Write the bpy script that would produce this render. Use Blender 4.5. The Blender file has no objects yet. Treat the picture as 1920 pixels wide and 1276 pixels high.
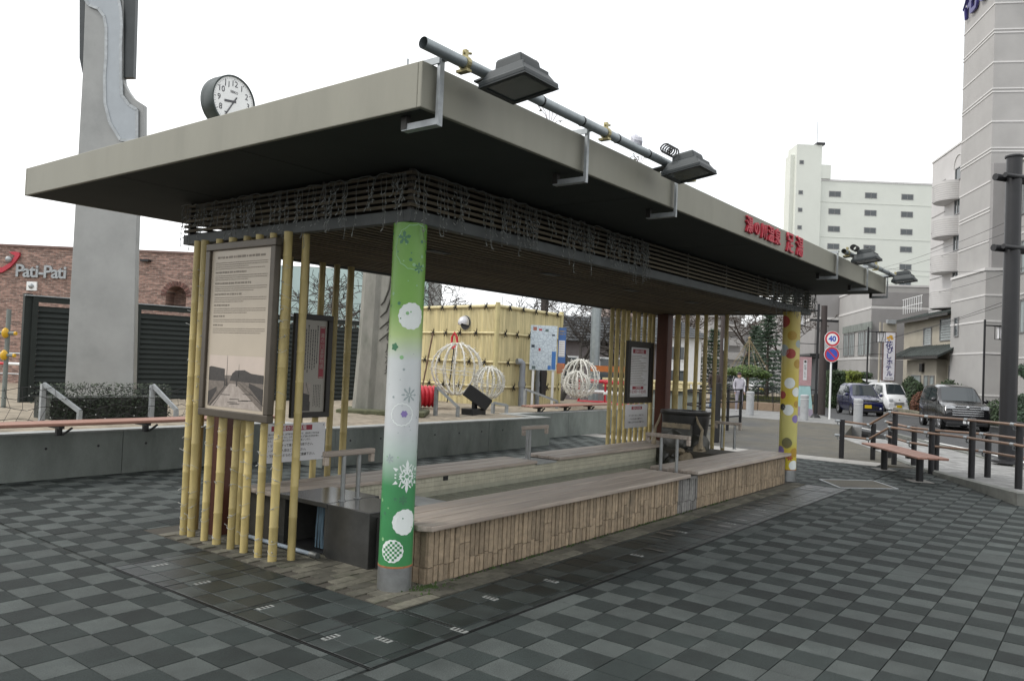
import bpy, math, random
from mathutils import Vector, Matrix
random.seed(7)
R = math.radians
sc = bpy.context.scene
col = sc.collection

# ---------------------------------------------------------------- camera
cam_data = bpy.data.cameras.new('camera')
cam_data.sensor_width = 36.0
cam_data.lens = 36.0 * 1487.18 / 1920.0
cam_data.clip_start = 0.05
cam_data.clip_end = 2000.0
cam = bpy.data.objects.new('camera', cam_data)
col.objects.link(cam)
RC = ((0.607205, 0.047158, 0.793144), (-0.793425, -0.017002, 0.608431), (0.042178, -0.998743, 0.027092))
cam.matrix_world = Matrix(((RC[0][0], -RC[0][1], -RC[0][2], 0.0),
                           (RC[1][0], -RC[1][1], -RC[1][2], 0.0),
                           (RC[2][0], -RC[2][1], -RC[2][2], 1.6),
                           (0, 0, 0, 1)))
sc.camera = cam

# ---------------------------------------------------------------- sky and sun (bright overcast)
SUN_EL, SUN_AZ = R(46), R(142)          # azimuth of the sun seen from the ground, from +X towards +Y
world = bpy.data.worlds.new('World')
sc.world = world
world.use_nodes = True
wn, wl = world.node_tree.nodes, world.node_tree.links
wn.clear()
w_out = wn.new('ShaderNodeOutputWorld')
w_bg = wn.new('ShaderNodeBackground')
w_sky = wn.new('ShaderNodeTexSky')
w_sky.sky_type = 'NISHITA'
w_sky.sun_disc = False
w_sky.sun_elevation = SUN_EL
w_sky.sun_rotation = R(90) - SUN_AZ
w_sky.dust_density = 3.0
w_tc = wn.new('ShaderNodeTexCoord')
w_map = wn.new('ShaderNodeMapping')
w_map.inputs['Scale'].default_value = (1.0, 1.0, 2.6)
w_noise = wn.new('ShaderNodeTexNoise')
w_noise.inputs['Scale'].default_value = 1.7
w_noise.inputs['Detail'].default_value = 5.0
w_ramp = wn.new('ShaderNodeValToRGB')
w_ramp.color_ramp.elements[0].position = 0.30
w_ramp.color_ramp.elements[0].color = (9.6, 10.0, 10.4, 1)
w_ramp.color_ramp.elements[1].position = 0.62
w_ramp.color_ramp.elements[1].color = (12.6, 12.6, 12.5, 1)
w_mix = wn.new('ShaderNodeMixRGB')
w_mix.inputs[0].default_value = 0.90      # the cloud layer hides nearly all of the blue
wl.new(w_tc.outputs['Generated'], w_map.inputs['Vector'])
wl.new(w_map.outputs['Vector'], w_noise.inputs['Vector'])
wl.new(w_noise.outputs['Fac'], w_ramp.inputs['Fac'])
wl.new(w_sky.outputs['Color'], w_mix.inputs[1])
wl.new(w_ramp.outputs['Color'], w_mix.inputs[2])
wl.new(w_mix.outputs['Color'], w_bg.inputs['Color'])
w_bg.inputs['Strength'].default_value = 0.10
wl.new(w_bg.outputs['Background'], w_out.inputs['Surface'])

sun_data = bpy.data.lights.new('sun', 'SUN')
sun_data.energy = 1.3
sun_data.angle = R(14)
sun_data.color = (1.0, 0.97, 0.92)
sun = bpy.data.objects.new('sun', sun_data)
col.objects.link(sun)
sun.location = (0, 0, 30)
sun.rotation_euler = Vector((math.cos(SUN_EL) * math.cos(SUN_AZ), math.cos(SUN_EL) * math.sin(SUN_AZ), math.sin(SUN_EL))).to_track_quat('Z', 'Y').to_euler()

sc.view_settings.view_transform = 'Standard'
sc.view_settings.look = 'None'
sc.view_settings.gamma = 1.0
sc.view_settings.use_curve_mapping = False
sc.view_settings.exposure = 0.45
sc.render.engine = 'CYCLES'
sc.cycles.max_bounces = 6
sc.cycles.transparent_max_bounces = 8

# ---------------------------------------------------------------- helpers
def V(*a): return Vector(a)
ORIGIN = {}

class MB:
    """collects faces of one mesh; points may pass through a frame (xf)"""
    def __init__(self, xf=None):
        self.v, self.f, self.xf = [], [], xf
    def add(self, pts, faces):
        b = len(self.v)
        if self.xf: pts = [self.xf(*p) for p in pts]
        self.v.extend([tuple(p) for p in pts])
        self.f.extend([tuple(i + b for i in f) for f in faces])
        return self
    def box(self, x0, x1, y0, y1, z0, z1):
        return self.add([(x0,y0,z0),(x1,y0,z0),(x1,y1,z0),(x0,y1,z0),(x0,y0,z1),(x1,y0,z1),(x1,y1,z1),(x0,y1,z1)],
                        [(0,3,2,1),(4,5,6,7),(0,1,5,4),(1,2,6,5),(2,3,7,6),(3,0,4,7)])
    def quad(self, *p): return self.add(p, [tuple(range(len(p)))])
    def bar(self, a, b, w, h, up=(0,0,1)):
        a, b = Vector(a), Vector(b); d = (b - a).normalized(); up = Vector(up)
        s = d.cross(up)
        if s.length < 1e-4: s = d.cross(Vector((1,0,0)))
        s.normalize(); u = s.cross(d).normalized()
        s *= w / 2; u *= h / 2
        pts = [a-s-u, a+s-u, a+s+u, a-s+u, b-s-u, b+s-u, b+s+u, b-s+u]
        return self.add([tuple(p) for p in pts], [(0,3,2,1),(4,5,6,7),(0,1,5,4),(1,2,6,5),(2,3,7,6),(3,0,4,7)])
    def tube(self, path, r, n=8, caps=True):
        path = [Vector(p) for p in path]; m = len(path)
        rs = r if isinstance(r, (list, tuple)) else [r] * m
        pts, faces = [], []
        ref = None
        for i, p in enumerate(path):
            d = (path[min(i+1, m-1)] - path[max(i-1, 0)])
            if d.length < 1e-9: d = Vector((0,0,1))
            d.normalize()
            if ref is None:
                ref = Vector((0,0,1)) if abs(d.z) < .9 else Vector((1,0,0))
            s = d.cross(ref); s = s.normalized() if s.length > 1e-5 else d.orthogonal().normalized()
            u = s.cross(d).normalized(); ref = u
            for k in range(n):
                a = 2*math.pi*k/n
                q = p + (s*math.cos(a) + u*math.sin(a)) * rs[i]
                pts.append(tuple(q))
        for i in range(m-1):
            for k in range(n):
                k2 = (k+1) % n
                faces.append((i*n+k, i*n+k2, (i+1)*n+k2, (i+1)*n+k))
        if caps:
            faces.append(tuple(range(n))[::-1]); faces.append(tuple((m-1)*n+k for k in range(n)))
        return self.add(pts, faces)
    def lathe(self, c, prof, n=20, caps=True):
        pts, faces = [], []
        for r, z in prof:
            for k in range(n):
                a = 2*math.pi*k/n
                pts.append((c[0]+r*math.cos(a), c[1]+r*math.sin(a), c[2]+z))
        for i in range(len(prof)-1):
            for k in range(n):
                k2 = (k+1) % n
                faces.append((i*n+k, i*n+k2, (i+1)*n+k2, (i+1)*n+k))
        if caps:
            faces.append(tuple(range(n))[::-1]); faces.append(tuple((len(prof)-1)*n+k for k in range(n)))
        return self.add(pts, faces)
    def prism(self, poly, h0, h1, axis='z'):
        """poly of 2D points extruded; axis z: (x,y), axis y: (x,z) along y, axis x: (y,z) along x"""
        n = len(poly)
        def P(a, b, h): return (a,b,h) if axis == 'z' else ((a,h,b) if axis == 'y' else (h,a,b))
        pts = [P(a,b,h0) for a,b in poly] + [P(a,b,h1) for a,b in poly]
        faces = [tuple(range(n))[::-1], tuple(range(n, 2*n))] + [(i,(i+1)%n,n+(i+1)%n,n+i) for i in range(n)]
        return self.add(pts, faces)
    def ball(self, c, r, n=10, m=7, sq=(1,1,1), jit=0):
        pts, faces = [], []
        for i in range(m+1):
            t = math.pi*i/m
            for k in range(n):
                a = 2*math.pi*k/n
                j = 1 + random.uniform(-jit, jit)
                pts.append((c[0]+r*sq[0]*j*math.sin(t)*math.cos(a), c[1]+r*sq[1]*j*math.sin(t)*math.sin(a), c[2]+r*sq[2]*j*math.cos(t)))
        for i in range(m):
            for k in range(n):
                k2 = (k+1) % n
                faces.append((i*n+k, (i+1)*n+k, (i+1)*n+k2, i*n+k2))
        return self.add(pts, faces)
    def mesh(self, name, mat=None, smooth=None, off=(0,0,0)):
        me = bpy.data.meshes.new(name)
        ox, oy, oz = off
        me.from_pydata([(x-ox,y-oy,z-oz) for x,y,z in self.v], [], self.f)
        if mat: me.materials.append(mat)
        if smooth is not None:
            me.polygons.foreach_set('use_smooth', [True]*len(me.polygons))
            me.set_sharp_from_angle(angle=R(smooth))
        me.update()
        return me
    def build(self, name, mat, parent=None, smooth=None, bevel=0, kind=None):
        off = ORIGIN.get(parent.name, (0,0,0)) if parent else (0,0,0)
        o = bpy.data.objects.new(name, self.mesh(name, mat, smooth, off))
        col.objects.link(o)
        if parent: o.parent = parent
        ORIGIN[o.name] = off
        if bevel:
            b = o.modifiers.new('bevel', 'BEVEL'); b.width = bevel; b.segments = 2; b.limit_method = 'ANGLE'
        if kind: o['kind'] = kind
        return o

def tag(o, label, cat, group=None):
    o['label'] = label; o['category'] = cat
    if group: o['group'] = group
    return o
def thing(name, label, cat, loc=(0,0,0), group=None, rotz=0):
    o = bpy.data.objects.new(name, None)
    o.empty_display_size = .1
    col.objects.link(o); o.location = loc; o.rotation_euler = (0,0,rotz)
    ORIGIN[o.name] = tuple(loc) if not rotz else (0,0,0)
    return tag(o, label, cat, group)
def solo(name, mb, mat, label, cat, group=None, smooth=None, bevel=0):
    xs = [p[0] for p in mb.v]; ys = [p[1] for p in mb.v]; zs = [p[2] for p in mb.v]
    c = ((min(xs)+max(xs))/2, (min(ys)+max(ys))/2, min(zs))
    o = bpy.data.objects.new(name, mb.mesh(name, mat, smooth, c)); col.objects.link(o); o.location = c
    ORIGIN[o.name] = c
    if bevel:
        b = o.modifiers.new('bevel', 'BEVEL'); b.width = bevel; b.segments = 2; b.limit_method = 'ANGLE'
    return tag(o, label, cat, group)
def struct(name, mb, mat, smooth=None):
    o = mb.build(name, mat, None, smooth); o['kind'] = 'structure'; return o
def inst(name, me, parent, loc, rot=(0,0,0), scale=None):
    """another object on shared mesh data, loc in world"""
    o = bpy.data.objects.new(name, me); col.objects.link(o)
    off = ORIGIN.get(parent.name, (0,0,0)) if parent else (0,0,0)
    o.location = (loc[0]-off[0], loc[1]-off[1], loc[2]-off[2]); o.rotation_euler = rot
    if scale: o.scale = scale
    if parent: o.parent = parent
    ORIGIN[o.name] = tuple(loc)
    return o
def copy_tree(o, parent=None):
    c = o.copy(); col.objects.link(c); c.parent = parent
    for ch in o.children: copy_tree(ch, c)
    return c

# ---------------------------------------------------------------- materials
def mat(name, c, rough=.6, metal=0., var=.12, vscale=6., bump=0., bscale=60., rnd=0., island=0., spec=.5, stain=None, stretch=None, coat=0., speck=0.):
    m = bpy.data.materials.new(name); m.use_nodes = True
    nt = m.node_tree; n, l = nt.nodes, nt.links
    b = n['Principled BSDF']
    b.inputs['Roughness'].default_value = rough; b.inputs['Metallic'].default_value = metal
    b.inputs['Specular IOR Level'].default_value = spec
    if coat: b.inputs['Coat Weight'].default_value = coat; b.inputs['Coat Roughness'].default_value = .08
    g = n.new('ShaderNodeNewGeometry')
    vec = g.outputs['Position']
    if stretch:
        mp = n.new('ShaderNodeMapping'); mp.inputs['Scale'].default_value = stretch
        l.new(vec, mp.inputs['Vector']); vec = mp.outputs['Vector']
    nz = n.new('ShaderNodeTexNoise'); nz.inputs['Scale'].default_value = vscale; nz.inputs['Detail'].default_value = 6; nz.inputs['Roughness'].default_value = .62
    l.new(vec, nz.inputs['Vector'])
    mr = n.new('ShaderNodeMapRange'); mr.inputs['From Min'].default_value = .3; mr.inputs['From Max'].default_value = .7
    mr.inputs['To Min'].default_value = 1-var; mr.inputs['To Max'].default_value = 1+var
    l.new(nz.outputs['Fac'], mr.inputs['Value'])
    fac = mr.outputs['Result']
    def mul(a, src, amt):
        r = n.new('ShaderNodeMapRange'); r.inputs['To Min'].default_value = 1-amt; r.inputs['To Max'].default_value = 1+amt
        l.new(src, r.inputs['Value'])
        k = n.new('ShaderNodeMath'); k.operation = 'MULTIPLY'
        l.new(a, k.inputs[0]); l.new(r.outputs['Result'], k.inputs[1]); return k.outputs[0]
    if speck:
        nk = n.new('ShaderNodeTexNoise'); nk.inputs['Scale'].default_value = 160; nk.inputs['Detail'].default_value = 3
        l.new(g.outputs['Position'], nk.inputs['Vector'])
        rk = n.new('ShaderNodeMapRange'); rk.inputs['From Min'].default_value = .32; rk.inputs['From Max'].default_value = .68; rk.inputs['To Min'].default_value = 1-speck; rk.inputs['To Max'].default_value = 1+speck
        l.new(nk.outputs['Fac'], rk.inputs['Value'])
        kk = n.new('ShaderNodeMath'); kk.operation = 'MULTIPLY'; l.new(fac, kk.inputs[0]); l.new(rk.outputs['Result'], kk.inputs[1]); fac = kk.outputs[0]
    if rnd:
        oi = n.new('ShaderNodeObjectInfo'); fac = mul(fac, oi.outputs['Random'], rnd)
    if island:
        fac = mul(fac, g.outputs['Random Per Island'], island)
    vm = n.new('ShaderNodeVectorMath'); vm.operation = 'SCALE'
    base = n.new('ShaderNodeRGB'); base.outputs[0].default_value = (*c, 1)
    colour = base.outputs[0]
    if stain:
        sc_, lo, hi, scol = stain
        ns = n.new('ShaderNodeTexNoise'); ns.inputs['Scale'].default_value = sc_; ns.inputs['Detail'].default_value = 8; ns.inputs['Roughness'].default_value = .7
        l.new(vec, ns.inputs['Vector'])
        rs = n.new('ShaderNodeMapRange'); rs.inputs['From Min'].default_value = lo; rs.inputs['From Max'].default_value = hi
        l.new(ns.outputs['Fac'], rs.inputs['Value'])
        mx = n.new('ShaderNodeMixRGB'); mx.inputs[2].default_value = (*scol, 1)
        l.new(rs.outputs['Result'], mx.inputs[0]); l.new(colour, mx.inputs[1]); colour = mx.outputs[0]
    l.new(colour, vm.inputs[0]); l.new(fac, vm.inputs['Scale'])
    l.new(vm.outputs['Vector'], b.inputs['Base Color'])
    if bump:
        nb = n.new('ShaderNodeTexNoise'); nb.inputs['Scale'].default_value = bscale; nb.inputs['Detail'].default_value = 5
        l.new(vec, nb.inputs['Vector'])
        bp = n.new('ShaderNodeBump'); bp.inputs['Strength'].default_value = bump; bp.inputs['Distance'].default_value = .01
        l.new(nb.outputs['Fac'], bp.inputs['Height']); l.new(bp.outputs['Normal'], b.inputs['Normal'])
    m['bsdf'] = 1
    return m

def glass_mat(name, c, rough=.05):
    m = bpy.data.materials.new(name); m.use_nodes = True
    b = m.node_tree.nodes['Principled BSDF']
    b.inputs['Base Color'].default_value = (*c, 1); b.inputs['Roughness'].default_value = rough
    b.inputs['Specular IOR Level'].default_value = .8
    return m

def srgb(r, g, b):
    f = lambda x: (x/255/12.92) if x <= 10 else ((x/255+.055)/1.055)**2.4
    return (f(r), f(g), f(b))

# street frame: s runs along the road away from the plaza, t to its right
SD, SN = (0.8850, 0.4656), (0.4656, -0.8850)
SANG = math.atan2(SD[1], SD[0])
def ST(s, t, z): return (s*SD[0]+t*SN[0], s*SD[1]+t*SN[1], z)
def frame(o, ang):
    """right-handed frame at o: a along ang, b to its left, c up"""
    ca, sa = math.cos(ang), math.sin(ang)
    return lambda a, b, c: (o[0]+a*ca-b*sa, o[1]+a*sa+b*ca, o[2]+c)

def text_mesh(s, size, depth=0.0, bold=0.0, align='CENTER', mono=False):
    cu = bpy.data.curves.new('txt', 'FONT')
    cu.body = s; cu.size = size; cu.extrude = depth; cu.offset = bold
    cu.align_x = align; cu.align_y = 'CENTER'; cu.resolution_u = 3
    o = bpy.data.objects.new('txt', cu); col.objects.link(o)
    dg = bpy.context.evaluated_depsgraph_get()
    me = bpy.data.meshes.new_from_object(o.evaluated_get(dg))
    col.objects.unlink(o); bpy.data.objects.remove(o); bpy.data.curves.remove(cu)
    return me
def put_text(name, s, size, mt, parent, loc, rx, rz, depth=.0, bold=0.0, vertical=False):
    """lettering standing upright: rx about X is 90 deg for a wall, rz turns it about Z"""
    me = text_mesh('\n'.join(s) if vertical else s, size, depth, bold)
    me.materials.clear(); me.materials.append(mt)
    return inst(name, me, parent, loc, (R(90), 0, rz))

M = {}
M['tile_a'] = mat('paving tile pale', (.054,.063,.060), .76, spec=.4, var=.22, vscale=4, bump=.8, bscale=150, rnd=.16, island=.16, speck=.4, stain=(1.1,.52,.75,(.032,.041,.039)))
M['tile_b'] = mat('paving tile dark', (.020,.027,.0255), .78, spec=.35, var=.25, vscale=4, bump=.8, bscale=150, rnd=.26, island=.26, speck=.45, stain=(1.3,.5,.8,(.014,.020,.0185)))
M['tile_wa'] = mat('wet paving tile pale', (.026,.033,.032), .45, var=.3, vscale=5, bump=.35, bscale=120, rnd=.3, island=.2, speck=.4)
M['tile_wb'] = mat('wet paving tile dark', (.012,.017,.0165), .4, var=.35, vscale=5, bump=.35, bscale=120, rnd=.35, island=.2, speck=.4)
M['joint'] = mat('joint mortar', (.022,.025,.022), .9, var=.3, vscale=20)
M['asphalt'] = mat('asphalt', (.052,.053,.055), .85, var=.2, vscale=3, bump=.5, bscale=140, stain=(.25,.5,.8,(.075,.075,.075)))
M['brown_asphalt'] = mat('brown permeable asphalt', (.095,.088,.070), .9, var=.22, vscale=2.5, bump=.6, bscale=150, stain=(.35,.45,.7,(.062,.064,.064)))
M['side_a'] = mat('pale pavement', (.20,.20,.195), .8, var=.22, vscale=4, bump=.3, rnd=.18, island=.2)
M['band'] = mat('pale granite band', (.30,.29,.27), .75, var=.15, vscale=12)
M['kerb'] = mat('concrete kerb', (.15,.155,.14), .85, var=.25, vscale=5, bump=.3)
M['white_line'] = mat('road paint', (.62,.62,.6), .7, var=.2, vscale=10)
M['brick_pad'] = mat('small pad brick', (.095,.09,.07), .85, var=.3, vscale=14, bump=.4, rnd=.4, stain=(2.2,.52,.72,(.04,.05,.025)))
M['steel_trim'] = mat('steel trim', (.045,.047,.048), .4, .7, var=.3)
M['mark_white'] = mat('lifting slot plate', (.22,.23,.22), .5, var=.3, vscale=30)
M['black'] = mat('black paint', (.012,.012,.013), .45, var=.15)
M['fascia'] = mat('painted metal fascia', (.222,.217,.176), .55, .1, var=.09, vscale=3.2, stretch=(1,1,.25), stain=(1.6,.55,.85,(.165,.162,.132)))
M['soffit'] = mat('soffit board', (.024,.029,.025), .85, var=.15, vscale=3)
M['beam'] = mat('grey steel beam', (.06,.067,.066), .6, .1, var=.2, vscale=6)
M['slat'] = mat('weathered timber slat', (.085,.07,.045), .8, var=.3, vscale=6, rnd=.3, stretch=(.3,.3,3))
M['bamboo'] = mat('yellow bamboo', (.37,.295,.12), .55, var=.26, vscale=7, rnd=.3, stretch=(1,1,.35), stain=(5,.6,.8,(.22,.16,.06)))
M['bamboo_node'] = mat('bamboo node', (.25,.16,.055), .55, var=.25)
M['pillar'] = mat('red brown pillar', (.085,.026,.014), .55, var=.25, vscale=4, stretch=(2,2,.3))
M['steel'] = mat('brushed steel', (.30,.31,.31), .38, .8, var=.15, vscale=12)
M['galv'] = mat('galvanised steel', (.33,.35,.36), .5, .55, var=.2, vscale=12, bump=.1)
M['rust'] = mat('rust ring', (.28,.12,.05), .7, var=.3, vscale=20)
M['bench_wood'] = mat('weathered bench plank', (.31,.262,.22), .55, var=.28, vscale=3, stretch=(.5,9,9), rnd=.14, bump=.15, bscale=30, stain=(.9,.5,.75,(.40,.36,.32)))
M['bench_edge'] = mat('bench wood', (.17,.10,.075), .6, var=.3, vscale=5)
M['stone_a'] = mat('split stone ochre', (.245,.19,.128), .85, var=.25, vscale=22, bump=.7, bscale=70, rnd=.24, stain=(4,.56,.75,(.10,.085,.06)))
M['stone_b'] = mat('split stone grey', (.17,.165,.155), .85, var=.25, vscale=22, bump=.7, bscale=70, rnd=.28)
M['grout'] = mat('dark grout', (.05,.045,.035), .9)
M['pool_tile'] = mat('pool tile', (.44,.42,.33), .35, var=.15, vscale=8, rnd=.12)
M['pool_wall'] = mat('pool plaster', (.36,.355,.28), .55, var=.2, vscale=5)
M['granite'] = mat('dark polished granite', (.040,.040,.038), .18, var=.15, vscale=10)
M['moss'] = mat('moss', (.035,.06,.015), .95, var=.4, vscale=30)
M['concrete'] = mat('cast concrete', (.185,.205,.19), .85, var=.25, vscale=2.2, bump=.25, bscale=40, stain=(1.2,.52,.78,(.10,.12,.105)), stretch=(1,1,.45), speck=.15)
M['concrete_lip'] = mat('pale concrete lip', (.30,.31,.30), .85, var=.2, vscale=6)
M['soil'] = mat('sandy soil', (.27,.23,.175), .95, var=.3, vscale=6, bump=.6, bscale=50, stain=(2,.5,.7,(.16,.135,.10)))
M['red_plank'] = mat('red brown seat plank', (.29,.155,.115), .6, var=.2, vscale=4, stretch=(.5,8,8), rnd=.1)
M['brown_frame'] = mat('bronze sign frame', (.075,.062,.046), .4, .3, var=.15)
M['dark_frame'] = mat('dark timber frame', (.018,.016,.013), .5, var=.2)
M['paper'] = mat('faded cream print', (.43,.37,.29), .35, var=.05, vscale=3)
M['paper_grey'] = mat('pale grey print', (.32,.30,.26), .4, var=.06, vscale=3)
M['paper_white'] = mat('white print', (.62,.62,.63), .4, var=.05, vscale=4)
M['ink'] = mat('ink', (.06,.055,.05), .6, var=.1)
M['ink_grey'] = mat('faded ink', (.20,.17,.135), .6, var=.1)
M['red_print'] = mat('crimson print', (.26,.02,.035), .5, var=.08)
M['white'] = mat('white enamel', (.75,.76,.76), .35, var=.04)
M['white_flat'] = mat('white print motif', (.66,.70,.68), .45, var=.03)
M['letter_red'] = mat('red cut letters', (.42,.03,.05), .4, var=.08)
M['letter_side'] = mat('letter side', (.05,.005,.008), .5)
M['flood'] = mat('dark grey lamp housing', (.028,.034,.036), .5, .2, var=.15)
M['lens'] = glass_mat('lamp lens', (.10,.115,.105), .15)
M['cable'] = mat('black cable', (.01,.01,.01), .6)
M['brass'] = mat('zinc plated clamp', (.34,.30,.16), .45, .7, var=.25, vscale=40)
M['pipe_grey'] = mat('galvanised pipe', (.26,.29,.30), .42, .5, var=.12, vscale=10)
M['string'] = mat('white light string', (.36,.37,.36), .5, var=.05)
M['string_dim'] = mat('pale green light string', (.095,.10,.09), .5, var=.1)
M['ball_white'] = mat('white ball wire', (.62,.61,.56), .5, var=.04)
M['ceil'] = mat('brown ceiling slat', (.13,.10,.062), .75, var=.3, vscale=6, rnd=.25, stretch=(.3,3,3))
M['bulb'] = mat('dull bulb', (.20,.21,.20), .4, var=.1)
# ================================================================ the ground
def in_view(x, y, z=0., mx=.92, my=.72):
    X, Y, Z = x, y, z-1.6
    cx = RC[0][0]*X+RC[1][0]*Y+RC[2][0]*Z; cy = RC[0][1]*X+RC[1][1]*Y+RC[2][1]*Z; cz = RC[0][2]*X+RC[1][2]*Y+RC[2][2]*Z
    return cz > .7 and abs(cx/cz) < mx and abs(cy/cz) < my

struct('ground', MB().box(-150, 420, -250, 330, -1.6, -1.3), M['asphalt'])
def zr(s):
    # the road falls gently away from the plaza
    pts = ((-60,-.012),(20,-.012),(33,-.30),(43,-.36),(56,-.66),(300,-.66))
    for (a, za), (b, zb) in zip(pts, pts[1:]):
        if s <= b: return za+(zb-za)*(s-a)/(b-a)
    return pts[-1][1]
RS = [-40,0,10,20,24,28,33,38,43,50,56,80,160,300]
def strip(t0, t1, dz, thick=1.2):
    mb = MB(ST)
    for a, b in zip(RS, RS[1:]):
        za, zb = zr(a)+dz, zr(b)+dz
        mb.add([(a,t0,za-thick),(b,t0,zb-thick),(b,t1,zb-thick),(a,t1,za-thick),(a,t0,za),(b,t0,zb),(b,t1,zb),(a,t1,za)], [(4,5,6,7),(0,1,5,4),(2,3,7,6)])
    return mb
struct('apron', MB().prism([(9.4,-9),(60,-9),(60,-4),(16.3,2.6)], -1.2, -.03), M['asphalt'])
# driveway of brown asphalt beyond the plaza
struct('driveway', MB().prism([(15.95,2.95),(22.9,5.95),(27.4,6.9),(27.4,60),(15.95,60)], -1.25, -.006), M['brown_asphalt'])
struct('road', strip(7.15, 14.0, 0), M['asphalt'])
mb = MB(ST)
for a, b in ((-20,10),(10,20),(20,24),(28,33),(33,38),(38,43),(43,50),(50,56),(56,80)):
    mb.add([(a,7.62,zr(a)+.004),(b,7.62,zr(b)+.004),(b,7.77,zr(b)+.004),(a,7.77,zr(a)+.004)], [(0,1,2,3)])
struct('road_edge_line', mb, M['white_line'])
struct('hotel_pavement', strip(14.0, 70, .10), M['side_a'])
struct('park_ground', MB(ST).prism([(36,-90),(260,-90),(260,6.6),(36,6.6)], -1.25, -.03), M['soil'])
mb = MB()
mb.prism([(27.4,6.6),(33.5,9.9),(36.5,11.5),(36.5,40),(27.4,40)], -1.25, .006)
struct('corner_pavement', mb, M['side_a'])
# pale flush band between plaza and driveway: granite slabs
band = struct('granite_band', MB().box(15.42, 16.12, 3.45, 20, -.04, -.004), M['joint'])
me = MB().box(-.34, .34, -.295, .295, -.004, .003).mesh('slab', M['band'])
y = 3.76
while y < 11:
    inst('slab', me, band, (15.77, y, 0)); y += .6

# raised pavement with kerb beside the road
def sz(s): return .15*min(1, max(0, (15.7-s)/4.2))
side = MB(ST)
ss = [11.66, 12.5, 13.4, 14.3, 15.6, 17, 20, 22.4]
for a, b in zip(ss, ss[1:]):
    t0a, t0b = (5.02, 5.02) if b < 21 else (5.02, 5.2)
    side.quad((a, t0a, sz(a)-.006), (b, t0b, sz(b)-.006), (b, 7.0, sz(b)*.6-.006), (a, 7.0, sz(a)*.6-.006))
side.quad((11.66,5.02,.144),(11.66,7.0,.084),(11.66,7.0,-.4),(11.66,5.02,-.4))
side.quad((22.4,5.2,0),(22.4,7.0,0),(22.4,7.0,-.6),(22.4,5.2,-.6))
side.quad((15.6,5.02,0),(15.6,5.02,-.6),(22.4,5.2,-.6),(22.4,5.2,0))
sidewalk = struct('sidewalk', side, M['joint'])
kerb = MB(ST)
for a, b in zip(ss[:5], ss[1:6]):
    za, zb = sz(a)+.003, sz(b)+.003
    kerb.add([(a,4.87,-.04),(b,4.87,-.04),(b,5.02,-.04),(a,5.02,-.04),(a,4.87,za),(b,4.87,zb),(b,5.02,zb),(a,5.02,za)],
             [(0,3,2,1),(4,5,6,7),(0,1,5,4),(1,2,6,5),(2,3,7,6),(3,0,4,7)])
kerb.box(11.5, 11.66, 4.87, 7.0, -.04, .153)
kerb_o = struct('kerb', kerb, M['kerb'])
kerb2 = MB(ST)
s_ = 11.5
while s_ < 24:
    kerb2.box(s_+.006, s_+.594, 7.0, 7.15, -.5, max(.03, sz(s_)*.6+.03)); s_ += .6
struct('road_kerb', kerb2, M['kerb'])
# pavers of the raised pavement: the nearest ones single, the rest joined
rest = MB(ST); npav = 0
pm = None
for j in range(0, 13):
    t = 5.03+.152*j
    off = (j % 2)*.15
    k = 0
    while True:
        s = 11.68+off+.3*k; k += 1
        if s > 22: break
        z0 = sz(s+.15)*(1-.4*(t-5.02)/1.98)
        sl = (sz(s+.297)-sz(s))/.3
        pts = [(s,t,z0-.0-sl*.15),(s+.296,t,z0+sl*.15),(s+.296,t+.148,z0+sl*.15),(s,t+.148,z0-sl*.15)]
        P = ST(s+.15, t+.07, 0)
        if not in_view(P[0], P[1]): continue
        if s < 14.6 and npav < 150:
            m_ = MB(ST).add(pts+[(p[0],p[1],p[2]-.03) for p in pts], [(0,1,2,3),(0,4,5,1),(1,5,6,2),(2,6,7,3),(3,7,4,0)])
            m_.build('paver', M['side_a'], sidewalk); npav += 1
        else:
            rest.add(pts+[(p[0],p[1],p[2]-.02) for p in pts], [(0,1,2,3),(0,4,5,1),(3,7,4,0)])
rest.build('paver', M['side_a'], sidewalk, kind='stuff')

# ---------------------------------------------------------------- plaza of chequered tiles
plaza = struct('plaza_paving', MB().prism([(-9,-9),(9.5,-9),(16.2,2.5),(15.42,3.45),(15.42,9.95),(-9,9.95)], -1.2, -.011), M['joint'])
PX, PY, PP, PQ = 2.14, 4.95, .218, .2315
GX, GY = 2.865, 3.02            # outer line of the drain
KX, KY = 3.62, 3.60             # edge of the brick pad
PADX1, PADY1 = 12.0, 6.75
regions = [  # x0,x1,y0,y1,wet
    (-3, 15.4, -3.5, GY-.012, 0), (-3, GX-.012, GY+.012, 9.93, 0),
    (GX+.012, KX-.008, GY+.012, 5.75, 1), (KX-.008, 11.9, GY+.012, KY-.008, 1),
    (GX+.012, KX-.008, 5.75, 9.93, 0), (KX-.008, 15.4, PADY1, 9.93, 0), (11.915, 15.4, GY+.012, PADY1, 0)]
tiles = []
for (x0, x1, y0, y1, wet) in regions:
    for i in range(int((x0-PX)//PP)-1, int((x1-PX)//PP)+2):
        for j in range(int((y0-PY)//PQ)-1, int((y1-PY)//PQ)+2):
            a0, a1 = max(x0, PX+i*PP), min(x1, PX+(i+1)*PP); b0, b1 = max(y0, PY+j*PQ), min(y1, PY+(j+1)*PQ)
            if a1-a0 < .03 or b1-b0 < .03: continue
            cx, cy = (a0+a1)/2, (b0+b1)/2
            s, t = cx*SD[0]+cy*SD[1], cx*SN[0]+cy*SN[1]
            if s > 11.45 and t > 4.8: continue
            if not in_view(cx, cy): continue
            pal = (i+j) % 2 == 0
            if random.random() < .035: pal = not pal
            tiles.append((math.hypot(cx, cy), a0, a1, b0, b1, pal, wet))
tiles.sort()
G = .0028
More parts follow.
